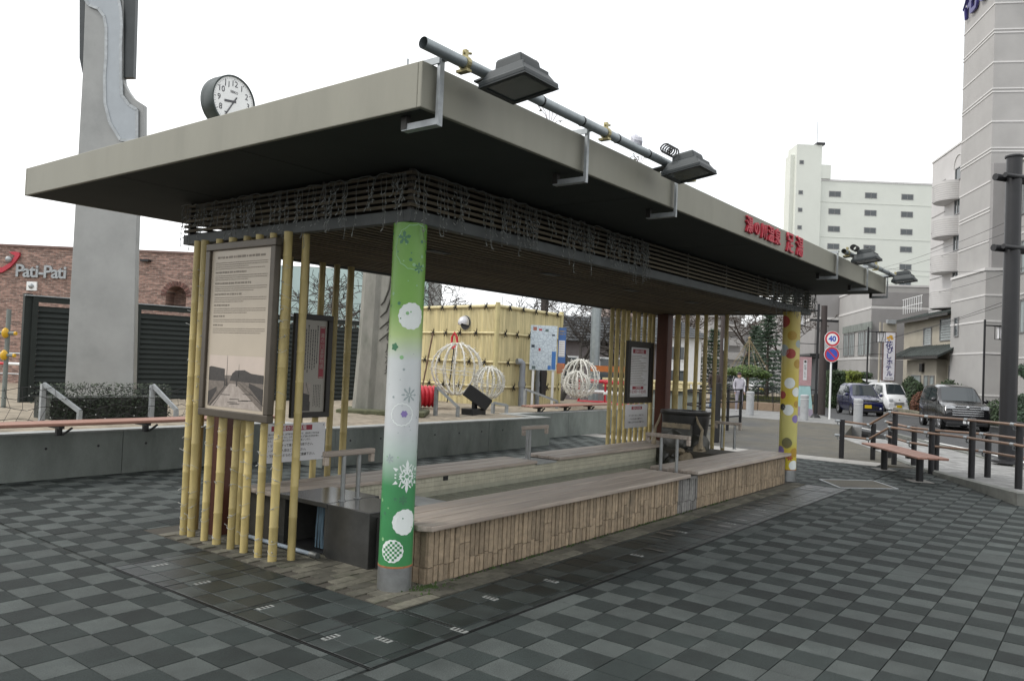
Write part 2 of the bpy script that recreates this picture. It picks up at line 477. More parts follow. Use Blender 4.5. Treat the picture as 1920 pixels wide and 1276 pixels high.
def tile_faces(a0, a1, b0, b1, z, tx, ty):
    w, h = (a1-a0)/2-G, (b1-b0)/2-G; c = .0022
    q = lambda x, y: z+tx*x+ty*y
    lo = [(-w,-h,-.012),(w,-h,-.012),(w,h,-.012),(-w,h,-.012)]
    md = [(-w,-h,q(-w,-h)-.0015),(w,-h,q(w,-h)-.0015),(w,h,q(w,h)-.0015),(-w,h,q(-w,h)-.0015)]
    hi = [(-w+c,-h+c,q(-w,-h)),(w-c,-h+c,q(w,-h)),(w-c,h-c,q(w,h)),(-w+c,h-c,q(-w,h))]
    f = [(8,9,10,11)]+[(k,(k+1)%4,4+(k+1)%4,4+k) for k in range(4)]+[(4+k,4+(k+1)%4,8+(k+1)%4,8+k) for k in range(4)]
    return lo+md+hi, f
joined = {k: MB() for k in ('tile_a','tile_b','tile_wa','tile_wb')}
shared = {}
near_n = 0
for d_, a0, a1, b0, b1, pal, wet in tiles:
    key = 'tile_' + ('w' if wet else '') + ('a' if pal else 'b')
    cx, cy = (a0+a1)/2, (b0+b1)/2
    full = a1-a0 > PP-.001 and b1-b0 > PQ-.001
    hidden = (cx > 4.3 and 3.9 < cy < 6.3)
    if near_n < 290 and not hidden:
        near_n += 1
        if full:
            v = random.randrange(4)
            if (key, v) not in shared:
                p, f = tile_faces(0, PP, 0, PQ, random.uniform(-.0012,.0012), random.uniform(-.006,.006), random.uniform(-.006,.006))
                shared[(key, v)] = MB().add(p, f).mesh('tile', M[key])
            inst('tile', shared[(key, v)], plaza, (cx, cy, 0))
        else:
            p, f = tile_faces(a0, a1, b0, b1, 0, 0, 0)
            inst('tile', MB().add(p, f).mesh('tile', M[key]), plaza, (cx, cy, 0))
    else:
        p, f = tile_faces(a0, a1, b0, b1, random.uniform(-.001,.001), random.uniform(-.005,.005), random.uniform(-.005,.005))
        joined[key].add([(x+cx, y+cy, z) for x, y, z in p], f)
for key, m_ in joined.items():
    if m_.v: m_.build('tile', M[key], plaza, kind='stuff')

# drain channel round the shelter: steel edge pairs, cross joints of the covers, lifting slots
mb = MB()
for o_ in (-.009, .006):
    mb.box(GX+o_, GX+o_+.004, GY-.009, 5.75, -.011, .0015)
    mb.box(GX-.005, 11.9, GY+o_, GY+o_+.004, -.011, .0016)
mb.build('drain_edge', M['steel_trim'], plaza)
mb = MB()
for y in (5.745, 5.06, 4.30, 3.62): mb.box(GX+.01, KX-.01, y-.005, y+.005, -.011, .0026)
for x in (3.64, 5.0, 6.6, 8.2, 9.8, 11.3): mb.box(x-.005, x+.005, GY+.014, KY-.012, -.011, .0028)
mb.build('cover_joint', M['steel_trim'], plaza)
k = 0
for x, y, a in ((3.13,5.57,0),(3.10,4.96,0),(3.08,4.22,0),(3.02,3.52,0),(3.20,3.28,90),(3.62,3.08,90),(4.25,3.35,90),(4.9,3.30,90),(6.1,3.24,90),(7.3,3.4,90),(8.1,3.22,90),(9.2,3.3,90),(10.4,3.26,90)):
    sl = MB().box(-.055,.055,-.022,.022,-.005,.0032)
    o = inst('lifting_plate', sl.mesh('lifting_plate', M['mark_white']), plaza, (x, y, 0), (0,0,R(a)))
    cut = MB()
    for q in (-.03, 0, .03): cut.box(q-.006, q+.006, -.019, .019, .002, .0042)
    c_ = bpy.data.objects.new('slot', cut.mesh('slot', M['black'])); col.objects.link(c_); c_.parent = o
# films of water left on the tiles beside the bath
film = mat('film of water', (.05,.055,.053), .30, var=.15, spec=.9)
mb = MB()
rp = random.Random(17)
for k in range(26):
    x = PX+PP*rp.randrange(18, 44); y = PY+PQ*rp.randrange(-8, -5)
    x += rp.choice((.0,.05)); w, l = rp.uniform(.018,.045), rp.uniform(.06,.11)
    y0 = min(y+PQ/2, KY-.14)
    ring = []
    for q in range(14):
        t = 2*math.pi*q/14; r = 1+rp.uniform(-.22,.22)
        cx_, sx_ = math.cos(t), math.sin(t)
        k_ = max(abs(cx_), abs(sx_))**.75
        ring.append((x+PP/2+w*r*cx_/k_, y0+l*r*sx_/k_, .0036))
    mb.add(ring, [tuple(range(14))])
mb.build('water_film', film, plaza, kind='stuff')
# square manhole lid let into the tiles
mh = MB().prism([(12.62,3.62),(11.95,3.14),(12.62,2.52),(13.25,3.0)], -.01, .004)
lid = mh.build('manhole_lid', M['brown_asphalt'], plaza)
fr = MB()
pts = [(12.62,3.62),(11.95,3.14),(12.62,2.52),(13.25,3.0)]
for a, b in zip(pts, pts[1:]+pts[:1]): fr.bar((a[0],a[1],.002), (b[0],b[1],.002), .03, .009)
fr.build('lid_frame', M['galv'], lid)

# pad of small bricks on which the shelter stands
pad = struct('brick_pad', MB().box(KX, PADX1, KY, PADY1, -.05, -.003), M['grout'])
bm_ = [MB().box(-.0975,.0975,-.0475,.0475,-.01,.004+.002*v).mesh('brick', M['brick_pad']) for v in range(3)]
y = KY+.05; row = 0
while y < 6.5:
    x = KX+.1+(row % 2)*.1
    while x < (PADX1-.1):
        if (y < 3.85 or x < 4.45):
            inst('brick', random.choice(bm_), pad, (x, y, random.uniform(-.001,.001)), (random.uniform(-.01,.01), random.uniform(-.01,.01), random.uniform(-.01,.01)))
        x += .2
    y += .1; row += 1
# moss and weeds round the foot of the post
mb = MB()
for k in range(260):
    a = random.random(); 
    if a < .45: x, y = 4.09+random.gauss(0,.07), 3.80+random.gauss(0,.05)
    else: x, y = random.uniform(4.15, 9.5), 3.825+abs(random.gauss(0,.015))*-1
    if y > 3.845 and x > 4.12: y = 3.83
    r = random.uniform(.006,.018)
    h = random.uniform(.006,.022)
    an = random.random()*6.28
    mb.add([(x+r*math.cos(an),y+r*math.sin(an),.003),(x+r*math.cos(an+2.1),y+r*math.sin(an+2.1),.003),(x+r*math.cos(an+4.2),y+r*math.sin(an+4.2),.003),(x,y,.006+h)], [(0,1,3),(1,2,3),(2,0,3)])
o = mb.build('moss', M['moss'], None); o['kind'] = 'stuff'; o['label'] = 'green moss and weeds along the foot of the stone bath wall'

# ================================================================ raised bed behind: concrete retaining wall and soil
rw = thing('retaining_wall', 'long stepped grey concrete retaining wall behind the shelter', 'wall', (7.4, 9.4, 0))
ZT = .55
def wall_seg(x0, x1, y0, y1):
    MB().box(x0, x1, y0, y1, -.05, ZT-.02).build('wall_panel', M['concrete'], rw)
holes = []
x = -7.0
while x < 7.3:
    wall_seg(x+.004, min(x+2.4, 7.3)-.004, 9.93, 10.15); x += 2.4
wall_seg(7.3, 7.52, 8.87, 10.15)
for a, b in ((7.524,9.2),(9.208,11.0),(11.008,12.9)): wall_seg(a, b, 8.87, 9.09)
wall_seg(12.68, 12.9-.002, 9.094, 9.96)
for a, b in ((12.904,14.9),(14.908,16.9),(16.908,18.6)): wall_seg(a, b, 9.75, 9.97)
for k in range(24):
    MB().tube([(-6.7+.6*k, 9.928, .36), (-6.7+.6*k, 9.94, .36)], .016, 10).build('tie_hole', M['black'], rw)
for k in range(9):
    MB().tube([(7.8+.6*k, 8.868, .36), (7.8+.6*k, 8.88, .36)], .016, 10).build('tie_hole', M['black'], rw)
mb = MB()
mb.box(-7, 7.3, 9.925, 10.16, ZT-.019, ZT); mb.box(7.295, 7.53, 8.865, 10.16, ZT-.018, ZT+.002)
mb.box(7.531, 12.91, 8.865, 9.10, ZT-.019, ZT+.001); mb.box(12.67, 12.905, 9.101, 9.97, ZT-.019, ZT); mb.box(12.906, 18.6, 9.745, 9.98, ZT-.019, ZT)
mb.build('wall_lip', M['concrete_lip'], rw)
mb = MB()
N = 60
def soil_z(x, y): return ZT-.015+.03*math.sin(x*1.3+y)*math.sin(y*.9)+random.uniform(-.008,.012)
def soil_patch(x0, x1, y0, y1, nx, ny):
    pts = [(x0+(x1-x0)*i/nx, y0+(y1-y0)*j/ny, soil_z(x0+(x1-x0)*i/nx, y0+(y1-y0)*j/ny) if 0 < j < ny and 0 < i < nx else ZT-.03) for j in range(ny+1) for i in range(nx+1)]
    mb.add(pts, [(j*(nx+1)+i, j*(nx+1)+i+1, (j+1)*(nx+1)+i+1, (j+1)*(nx+1)+i) for j in range(ny) for i in range(nx)])
soil_patch(-7, 7.53, 10.15, 17.5, 50, 26)
soil_patch(7.53, 12.68, 9.09, 17.5, 30, 40)
soil_patch(12.68, 19.5, 9.97, 17.5, 30, 26)
struct('soil_bed', mb, M['soil'], 60)
struct('yard', MB().box(-7, 60, 17.5, 90, -1.25, .12), M['soil'])
# ================================================================ the foot bath shelter
RX0, RX1, RY0, RY1, RZ0, RZ1 = 2.928, 13.30, 2.91, 7.83, 2.905, 3.152
BX0, BX1, BY0, BY1, BZ0 = 3.83, 12.70, 3.855, 6.72, 2.53
sh = thing('foot_bath_shelter', 'open timber and bamboo shelter with a flat grey roof over the foot bath', 'shelter', (3.945, 3.965, 0))
# roof: fascia ring, soffit boards, top sheet
mb = MB()
mb.box(RX0, RX1, RY0, RY0+.03, RZ0, RZ1); mb.box(RX0, RX1, RY1-.03, RY1, RZ0, RZ1)
mb.box(RX0, RX0+.03, RY0+.03, RY1-.03, RZ0, RZ1); mb.box(RX1-.03, RX1, RY0+.03, RY1-.03, RZ0, RZ1)
mb.box(RX0+.03, RX1-.03, RY0+.03, RY1-.03, RZ1-.05, RZ1-.02)
roof = mb.build('roof', M['fascia'], sh, bevel=.006)
mb = MB()
for a, b in ((RX0+.03, 5.4), (5.408, 7.9), (7.908, 10.4), (10.408, RX1-.03)):
    for c, d_ in ((RY0+.03, 4.6), (4.608, 6.2), (6.208, RY1-.03)):
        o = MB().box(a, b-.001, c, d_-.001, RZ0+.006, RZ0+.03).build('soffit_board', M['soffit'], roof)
# band of louvres under the roof
mb = MB()
mb.box(BX0, BX1, BY0, BY0+.07, BZ0, BZ0+.085); mb.box(BX0, BX1, BY1-.07, BY1, BZ0, BZ0+.085)
mb.box(BX0, BX0+.07, BY0+.07, BY1-.07, BZ0, BZ0+.084); mb.box(BX1-.07, BX1, BY0+.07, BY1-.07, BZ0, BZ0+.084)
mb.build('ring_beam', M['beam'], sh, bevel=.004)
ln, wd = BX1-BX0, BY1-BY0
sl_long = MB().box(-ln/2, ln/2, -.011, .011, -.011, .011).mesh('louvre_slat', M['slat'])
sl_short = MB().box(-.011, .011, -wd/2+.024, wd/2-.024, -.011, .011).mesh('louvre_slat', M['slat'])
for k in range(6):
    z = 2.648+k*.044
    for y in (BY0+.013, BY1-.013): inst('louvre_slat', sl_long, sh, ((BX0+BX1)/2, y, z))
    for x in (BX0+.013, BX1-.013): inst('louvre_slat', sl_short, sh, (x, (BY0+BY1)/2, z))
mul = MB().box(-.018,.018,-.018,.018,2.615,2.904).mesh('mullion', M['dark_frame'])
for k in range(9):
    x = BX0+.045+(BX1-BX0-.09)*k/8
    for y in (BY0+.045, BY1-.045): inst('mullion', mul, sh, (x, y, 0))
for k in range(1, 3):
    y = BY0+.045+(wd-.09)*k/3
    for x in (BX0+.045, BX1-.045): inst('mullion', mul, sh, (x, y, 0))
# ceiling slats running the length of the shelter
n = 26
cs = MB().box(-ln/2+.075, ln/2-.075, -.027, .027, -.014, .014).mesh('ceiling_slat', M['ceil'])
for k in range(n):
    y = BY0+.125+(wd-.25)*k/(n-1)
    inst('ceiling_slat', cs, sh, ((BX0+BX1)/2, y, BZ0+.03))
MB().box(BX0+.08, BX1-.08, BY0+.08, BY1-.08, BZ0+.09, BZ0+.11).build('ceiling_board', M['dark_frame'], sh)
# flat ceiling lamps between the slats
for k in range(5):
    MB().box(5.0+k*1.75, 5.25+k*1.75, 4.75, 4.85, BZ0+.008, BZ0+.016).build('ceiling_lamp', M['beam'], sh)
# square pillars at the back
for x, y in ((4.02, 6.22), (12.52, 6.27)):
    MB().box(x-.1, x+.1, y-.1, y+.1, 0, BZ0).build('pillar', M['pillar'], sh, bevel=.006)

# printed wraps of the two round posts
def wrap_mat(name, stops):
    m = mat(name, (1,1,1), .38, var=.05, vscale=5)
    n, l = m.node_tree.nodes, m.node_tree.links
    g = [x for x in n if x.type == 'NEW_GEOMETRY'][0]
    sp = n.new('ShaderNodeSeparateXYZ'); l.new(g.outputs['Position'], sp.inputs[0])
    mr = n.new('ShaderNodeMapRange'); mr.inputs['From Min'].default_value = 0; mr.inputs['From Max'].default_value = 2.6
    l.new(sp.outputs['Z'], mr.inputs['Value'])
    rp = n.new('ShaderNodeValToRGB'); e = rp.color_ramp.elements
    while len(e) < len(stops): e.new(.5)
    for k, (z, c) in enumerate(stops): e[k].position = z/2.6; e[k].color = (*c, 1)
    l.new(mr.outputs['Result'], rp.inputs[0])
    vm = [x for x in n if x.type == 'VECT_MATH'][0]
    l.new(rp.outputs['Color'], vm.inputs[0])
    return m
M['wrap_green'] = wrap_mat('green and white printed wrap', [(.15,(.04,.20,.065)),(.72,(.045,.215,.08)),(.92,(.37,.46,.41)),(1.12,(.50,.52,.53)),(1.58,(.52,.55,.55)),(1.75,(.36,.48,.20)),(1.95,(.16,.34,.055)),(2.5,(.13,.31,.045))])
M['wrap_yellow'] = wrap_mat('yellow printed wrap', [(.15,(.52,.40,.012)),(.45,(.50,.40,.03)),(.6,(.46,.43,.13)),(.95,(.48,.44,.14)),(1.2,(.52,.40,.02)),(1.75,(.50,.41,.10)),(1.95,(.50,.42,.13)),(2.2,(.42,.33,.06)),(2.5,(.36,.28,.05))])
M['green_dk'] = mat('dark green print', (.05,.17,.085), .45, var=.05)
M['green_md'] = mat('pale green print', (.22,.42,.20), .45, var=.05)
M['grey_print'] = mat('grey print', (.28,.33,.33), .45, var=.05)
M['violet'] = mat('violet print', (.20,.15,.36), .45, var=.05)
M['red_dot'] = mat('red dot print', (.30,.035,.025), .45, var=.1, vscale=60)
M['ochre_dot'] = mat('ochre dot print', (.36,.22,.02), .45, var=.1, vscale=60)
M['black_dot'] = mat('black print', (.02,.02,.018), .45)

class Post:
    def __init__(self, x, y, r, wrap, h):
        self.x, self.y, self.r = x, y, r
        p = MB().lathe((x,y,0), [(r,.178),(r,h)], 48, caps=False).build('post', M[wrap], sh, 40)
        self.o = p
        MB().lathe((x,y,0), [(r+.001,-.01),(r+.001,.165)], 48).build('base_sleeve', M['steel'], p, 40)
        MB().lathe((x,y,0), [(r+.002,.165),(r+.002,.178)], 48).build('sealing_ring', M['rust'], p, 40)
        self.fa = math.atan2(-y, -x)         # towards the plaza corner where people stand
    def P(self, a, z, k=1):
        """a: arc metres to the right of the side that faces the plaza, z: height"""
        th = self.fa + a/self.r
        rr = self.r+.0012*k
        return (self.x+rr*math.cos(th), self.y+rr*math.sin(th), z)
    def patch(self, polys, mt, name='printed_motif', k=1):
        mb = MB()
        for poly in polys:
            mb.add([self.P(a, z, k) for a, z in poly], [tuple(range(len(poly)))])
        return mb.build(name, M[mt], self.o)
    def disc(self, a, z, r, mt, scallop=0, nn=0, k=1, ring=0):
        polys = []; N = 48
        def rad(t): return r*(1+scallop*math.cos(nn*t)) if nn else r
        for i in range(N):
            t0, t1 = 2*math.pi*i/N, 2*math.pi*(i+1)/N
            r0, r1 = rad(t0), rad(t1)
            if ring:
                polys.append([(a+(r0-ring)*math.cos(t0), z+(r0-ring)*math.sin(t0)),(a+r0*math.cos(t0), z+r0*math.sin(t0)),(a+r1*math.cos(t1), z+r1*math.sin(t1)),(a+(r1-ring)*math.cos(t1), z+(r1-ring)*math.sin(t1))])
            else:   # two rings so that the disc follows the curve of the post
                for q0, q1 in ((0,.35),(.35,.7),(.7,1)):
                    pl = [(a+r0*q0*math.cos(t0), z+r0*q0*math.sin(t0)),(a+r0*q1*math.cos(t0), z+r0*q1*math.sin(t0)),(a+r1*q1*math.cos(t1), z+r1*q1*math.sin(t1)),(a+r1*q0*math.cos(t1), z+r1*q0*math.sin(t1))]
                    polys.append(pl[1:] if q0 == 0 else pl)
                    if q0 == 0: polys[-1] = [pl[0]]+pl[1:3]
        return self.patch(polys, mt, k=k)
    def star(self, a, z, r, arms, mt, w=.12, k=1, twig=False):
        polys = []
        for i in range(arms):
            t = math.pi/2+2*math.pi*i/arms
            c, s = math.cos(t), math.sin(t)
            def L(u, v): return (a+u*c-v*s, z+u*s+v*c)
            polys.append([L(.12*r,-w*r*.5), L(.75*r,-w*r), L(r,0), L(.75*r,w*r), L(.12*r,w*r*.5)])
            if twig:
                for sg in (-1, 1):
                    polys.append([L(.45*r,sg*w*r*.4), L(.72*r,sg*.27*r), L(.66*r,sg*.34*r), L(.38*r,sg*w*r*.4)])
                    polys.append([L(.18*r,sg*w*r*.5), L(.36*r,sg*.22*r), L(.31*r,sg*.27*r), L(.1*r,sg*w*r*.5)])
        return self.patch(polys, mt, k=k)

pg = Post(3.945, 3.965, .117, 'wrap_green', BZ0)
pg.disc(.035, 1.885, .092, 'white_flat', .035, 14)
pg.disc(.055, 2.36, .16, 'green_md', .03, 16, ring=.006)
pg.star(-.04, 2.42, .05, 5, 'green_dk', .25)
pg.star(.075, 2.22, .04, 6, 'green_dk', .2)
pg.disc(-.075, 1.62+.05, .025, 'green_dk', .15, 5)
pg.disc(-.02, 1.60, .014, 'green_md')
pg.star(.045, 1.345, .058, 8, 'grey_print', .12)
pg.disc(.0, 1.21, .078, 'white_flat', .03, 16, ring=.007)
pg.disc(.015, 1.215, .022, 'violet', .12, 6, k=2)
pg.star(-.075, .905, .036, 6, 'grey_print', .22)
pg.star(.055, .79, .115, 6, 'white_flat', .10, twig=True)
pg.disc(.055, .79, .05, 'white_flat', .1, 6, ring=.009)
pg.star(.035, .63, .034, 6, 'green_dk', .24)
pg.disc(-.02, .635, .011, 'green_dk')
pg.disc(.055, .478, .088, 'white_flat', .03, 14)
ck = []
for i in range(-5, 5):
    for j in range(-5, 5):
        if (i+j) % 2 == 0:
            c_ = (.0165*(i+.5), .0165*(j+.5))
            if math.hypot(*c_) < .068: ck.append([(-.005+c_[0]-.0082, .222+c_[1]-.0082), (-.005+c_[0]+.0082, .222+c_[1]-.0082), (-.005+c_[0]+.0082, .222+c_[1]+.0082), (-.005+c_[0]-.0082, .222+c_[1]+.0082)])
ck = [[(a-.02, z+.06) for a, z in p] for p in ck]
pg.disc(-.025, .282, .078, 'white_flat', .03, 14)
pg.patch(ck, 'wrap_green', k=2)
for k in range(60):
    a, z, r = random.uniform(-.17,.17), random.uniform(.2,2.48), random.choice((.004,.005,.006,.012))
    dk = random.random() < .4
    near = 1.0 < z < 1.75
    pg.disc(a, z, r*(.7 if near else 1), 'grey_print' if near else ('green_dk' if dk else 'green_md'))

py_ = Post(12.05, 3.94, .128, 'wrap_yellow', BZ0)
for a, z, r, mt, sc_, nn in ((.0,1.90,.075,'red_dot',0,0),(.0,1.46,.08,'white_flat',.02,16),(-.01,1.06,.08,'white_flat',.02,16),(-.015,.57,.078,'black_dot',0,0),
        (.015,2.17,.07,'ochre_dot',0,0),(-.11,1.28,.06,'red_dot',0,0),(.11,1.33,.07,'white_flat',0,0),(.11,.93,.06,'violet',0,0),(-.12,.45,.07,'violet',0,0),(.11,.43,.07,'ochre_dot',0,0),
        (-.12,1.95,.09,'grey_print',0,0),(-.1,1.1,.05,'black_dot',0,0),(.12,1.15,.05,'ochre_dot',0,0),(.10,.24,.075,'white_flat',0,0),(-.115,2.38,.09,'red_dot',0,0),(.12,1.75,.07,'ochre_dot',0,0),(.13,2.05,.06,'grey_print',0,0)):
    py_.disc(a, z, r, mt, sc_, nn)
py_.star(.035,.36,.055,7,'red_dot',.25)
hx = []
for i in range(-4, 5):
    for j in range(-4, 5):
        if (i+j) % 2 == 0 and math.hypot(i,j) < 4.6:
            c_ = (-.015+.016*i, .57+.016*j); hx.append([(c_[0]-.008,c_[1]),(c_[0],c_[1]-.007),(c_[0]+.008,c_[1]),(c_[0],c_[1]+.007)])
py_.patch(hx, 'wrap_yellow', k=2)

# bamboo poles of the screens
def pole_mesh(h, r, seed):
    rnd = random.Random(seed)
    mb = MB(); prof = []
    z = 0; 
    prof.append((r, 0))
    while z < h-.2:
        z2 = z+rnd.uniform(.22,.34)
        if z2 > h-.08: break
        prof += [(r*.985, z2-.010), (r*1.045, z2-.003), (r*1.045, z2+.002), (r*.985, z2+.008)]
        z = z2
    prof.append((r*.98, h))
    mb.lathe((0,0,0), prof, 12)
    return mb.mesh('bamboo_pole', M['bamboo'], 50)
pm_ = [pole_mesh(BZ0, .030+.002*(k % 3), 20+k) for k in range(6)]
def pole(x, y, big=1.0):
    o = inst('bamboo_pole', random.choice(pm_), sh, (x, y, 0), (random.uniform(-.004,.004), random.uniform(-.004,.004), random.uniform(0,6)))
    if big != 1: o.scale = (big, big, 1)
LEFT_POLES = [6.36, 6.24, 6.04, 5.86, 5.66, 5.48, 5.29, 5.11]
for y in LEFT_POLES: pole(3.77, y)
pole(3.93, 6.45, .8); pole(3.90, 5.75, .9); pole(3.9, 5.05, .9)
for x in (4.25, 4.42, 4.60, 4.78, 5.00, 5.19, 5.38, 5.57): pole(x, 6.45, 1.08)
for x in (11.02, 11.19, 11.37, 11.55, 11.73, 11.92, 12.10, 12.28, 12.44): pole(x, 6.45, 1.08)
for k, y in enumerate((6.03, 5.84, 5.67, 5.50, 5.33, 5.15)): pole(12.5, y, 1.5 if k == 0 else 1.1)
# red cut-out letters on the long fascia
for ch, x, s, z in (('湯',7.50,.155,3.022),('の',7.70,.14,3.022),('川',7.90,.15,3.022),('温',8.10,.155,3.022),('泉',8.30,.155,3.022),('足',8.70,.21,3.018),('湯',9.03,.21,3.018)):
    me = text_mesh(ch, s*1.12, .012, .0032)
    me.materials.clear(); me.materials.append(M['letter_red'])
    inst('sign_letter', me, sh, (x, RY0-.015, z), (R(90),0,0))

# ================================================================ sign boards on the bamboo screens
def scribble(mb, x0, x1, z, h, y, rnd, fill=.85, ragged=0.0):
    """one line of small print: word-sized dashes"""
    x = x0; end = x1-(x1-x0)*rnd.uniform(0, ragged)
    while x < end:
        w = rnd.uniform(.6, 2.6)*h
        w = min(w, end-x)
        mb.box(x, x+w, y-.0004, y, z-h*rnd.uniform(.3,.42), z+h*rnd.uniform(.3,.42))
        x += w+h*rnd.uniform(.25,.5)
rnd = random.Random(3)
# big framed board on the end screen; local frame: a runs along its width as read, b out towards the reader
bx = frame((3.70, 6.075, 1.055), R(-90))      # a: -Y, b: +X (to the back)
big = thing('history_board', 'tall bronze framed cream board with print and an old bridge photograph', 'sign board', (3.70, 5.6, 1.05))
W_, H_ = .95, 1.42
mb = MB(bx)
mb.box(0, W_, -.03, .03, 0, .06); mb.box(0, W_, -.03, .03, H_-.06, H_); mb.box(0, .06, -.03, .03, .06, H_-.06); mb.box(W_-.06, W_, -.03, .03, .06, H_-.06)
mb.build('frame', M['brown_frame'], big, bevel=.006)
MB(bx).box(.06, W_-.06, -.004, .02, .06, H_-.06).build('panel', M['paper'], big)
tx, hd = MB(bx), MB(bx)
z = H_-.12
scribble(hd, .14, .80, z, .024, -.0045, rnd)
z -= .045
for blk in range(7):
    for k in range((4,3,3,3,3,2,3)[blk]):
        scribble(tx, .12, W_-.12, z, .0085, -.0045, rnd, ragged=.0 if k < 2 else .5); z -= .0165
    z -= .012
    if blk < 6: scribble(hd, .12, (.55,.62,.50,.34,.28,.26)[blk], z, .02, -.0045, rnd); z -= .028
tx.build('small_print', M['ink_grey'], big, kind='stuff'); hd.build('headings', M['ink_grey'], big, kind='stuff')
# the old photograph: sky, houses, bridge deck and railings
M['ph_sky'] = mat('photo sky', (.50,.42,.36), .35, var=.05); M['ph_mid'] = mat('photo midtone', (.15,.125,.105), .35, var=.3, vscale=30)
M['ph_deck'] = mat('photo deck', (.33,.285,.25), .35, var=.2, vscale=25); M['ph_dark'] = mat('photo dark', (.035,.03,.027), .35, var=.3, vscale=40)
X0, X1, Z0, Z1 = .10, W_-.10, .085, .50
ph = MB(bx).quad((X0,-.0046,Z0),(X1,-.0046,Z0),(X1,-.0046,Z1),(X0,-.0046,Z1)).build('photograph', M['ph_sky'], big)
def U(a, c, k): return (X0+(X1-X0)*a, -.0046-.0005*k, Z0+(Z1-Z0)*c)
m1, m2, m3 = MB(bx), MB(bx), MB(bx)
m1.quad(U(0,0,1),U(1,0,1),U(1,.60,1),U(.72,.66,1),U(.5,.63,1),U(.36,.62,1),U(0,.60,1))
m2.quad(U(0,.50,2),U(.30,.50,2),U(.30,.74,2),U(.04,.78,2),U(0,.76,2)); m2.quad(U(.40,.52,2),U(1,.5,2),U(1,.66,2),U(.78,.68,2),U(.66,.74,2),U(.5,.72,2),U(.44,.66,2))
m2.quad(U(.0,0,2),U(.0,.28,2),U(.16,.38,2),U(.16,.3,2)); m2.quad(U(1,.12,2),U(1,.40,2),U(.75,.50,2),U(.75,.42,2))
m3.quad(U(.06,0,3),U(.98,0,3),U(.52,.46,3),U(.40,.46,3))
for a0, c0, a1, c1, w in ((.03,.0,.36,.48,.022),(.10,.0,.38,.46,.012),(1,.10,.55,.50,.024),(1,.26,.56,.54,.014)):
    m2.quad(U(a0,c0,4),U(a0+w,c0,4),U(a1+w*.4,c1,4),U(a1,c1,4))
for a in (.30,.335,.52): m2.quad(U(a,.42,5),U(a+.02,.42,5),U(a+.02,.56,5),U(a,.56,5))
m2.quad(U(.335,.55,2),U(.345,.55,2),U(.342,1,2),U(.338,1,2)); m2.quad(U(.555,.6,2),U(.562,.6,2),U(.56,.85,2),U(.557,.85,2))
for q in range(7):
    a, c = rnd.uniform(.2,.7), rnd.uniform(.03,.3); m2.quad(U(a,c,5),U(a+.18,c+.01,5),U(a+.18,c+.022,5),U(a,c+.012,5))
m1.build('photo_ground', M['ph_mid'], ph); m2.build('photo_dark', M['ph_dark'], ph); m3.build('photo_deck', M['ph_deck'], ph)

def board(name, label, a0, a1, z0, z1, y, frame_w, fmat, pmat, thick=.03):
    """board facing the bath (towards -Y)"""
    t = thing(name, label, 'sign board', ((a0+a1)/2, y, z0))
    if frame_w:
        mb = MB(); w = frame_w
        mb.box(a0, a1, y-thick, y, z0, z0+w); mb.box(a0, a1, y-thick, y, z1-w, z1); mb.box(a0, a0+w, y-thick, y, z0+w, z1-w); mb.box(a1-w, a1, y-thick, y, z0+w, z1-w)
        mb.build('frame', M[fmat], t, bevel=.004)
    w = frame_w
    MB().box(a0+w, a1-w, y-.012, y-.002, z0+w, z1-w).build('panel', M[pmat], t)
    return t
SY = 6.405
# vertical-text board in dark timber
t = board('story_board', 'dark framed board with vertical print and a red title strip behind the bamboo', 4.83, 5.30, .965, 1.99, SY, .055, 'dark_frame', 'paper_grey', .04)
y_ = SY-.0125
mb = MB().box(5.165, 5.215, y_-.0006, y_, 1.37, 1.86); tp = mb.build('title_strip', M['red_print'], t)
mb = MB(); mb.box(5.157,5.163,y_-.0006,y_,1.36,1.87); mb.box(5.217,5.223,y_-.0006,y_,1.36,1.87); mb.box(5.157,5.223,y_-.0007,y_-.0001,1.868,1.874); mb.box(5.157,5.223,y_-.0007,y_-.0001,1.356,1.362); mb.build('title_border', M['red_print'], t)
put_text('title_letters', '湯の川温泉物語', .052, M['paper_grey'], t, (5.19, y_-.0014, 1.625), 90, 0, vertical=True)
mb = MB()
for k in range(9):
    x = 5.13-.028*k
    z = 1.86-(0 if k in (0,4,7) else .02); zend = 1.86-rnd.uniform(.32,.46)
    if k in (0,4,7): mb.box(x-.008,x+.008,y_-.0008,y_-.0001,1.865,1.881)
    while z > zend:
        h = rnd.uniform(.012,.035); mb.box(x-.005,x+.005,y_-.0006,y_,z-h,z); z -= h+.006
for k in range(5):
    x = 5.19-.02*k; z = 1.29
    while z > 1.08:
        h = rnd.uniform(.01,.03); mb.box(x-.003,x+.003,y_-.0006,y_,z-h,z); z -= h+.005
mb.build('small_print', M['ink'], t, kind='stuff')
p2 = MB().quad((4.89,y_-.0004,1.03),(5.07,y_-.0004,1.03),(5.07,y_-.0004,1.31),(4.89,y_-.0004,1.31)).build('photograph', M['ph_deck'], t)
mb = MB(); mb.quad((4.89,y_-.001,1.03),(5.07,y_-.001,1.03),(5.07,y_-.001,1.12),(4.98,y_-.001,1.15),(4.89,y_-.001,1.16)); mb.quad((4.95,y_-.0012,1.1),(5.06,y_-.0012,1.09),(5.06,y_-.0012,1.19),(4.97,y_-.0012,1.21)); mb.quad((4.98,y_-.0014,1.1),(4.986,y_-.0014,1.1),(4.986,y_-.0014,1.31),(4.982,y_-.0014,1.31)); mb.quad((5.01,y_-.0014,1.31),(5.015,y_-.0014,1.31),(5.05,y_-.0014,1.2),(5.045,y_-.0014,1.2))
mb.build('photo_dark', M['ph_dark'], p2)
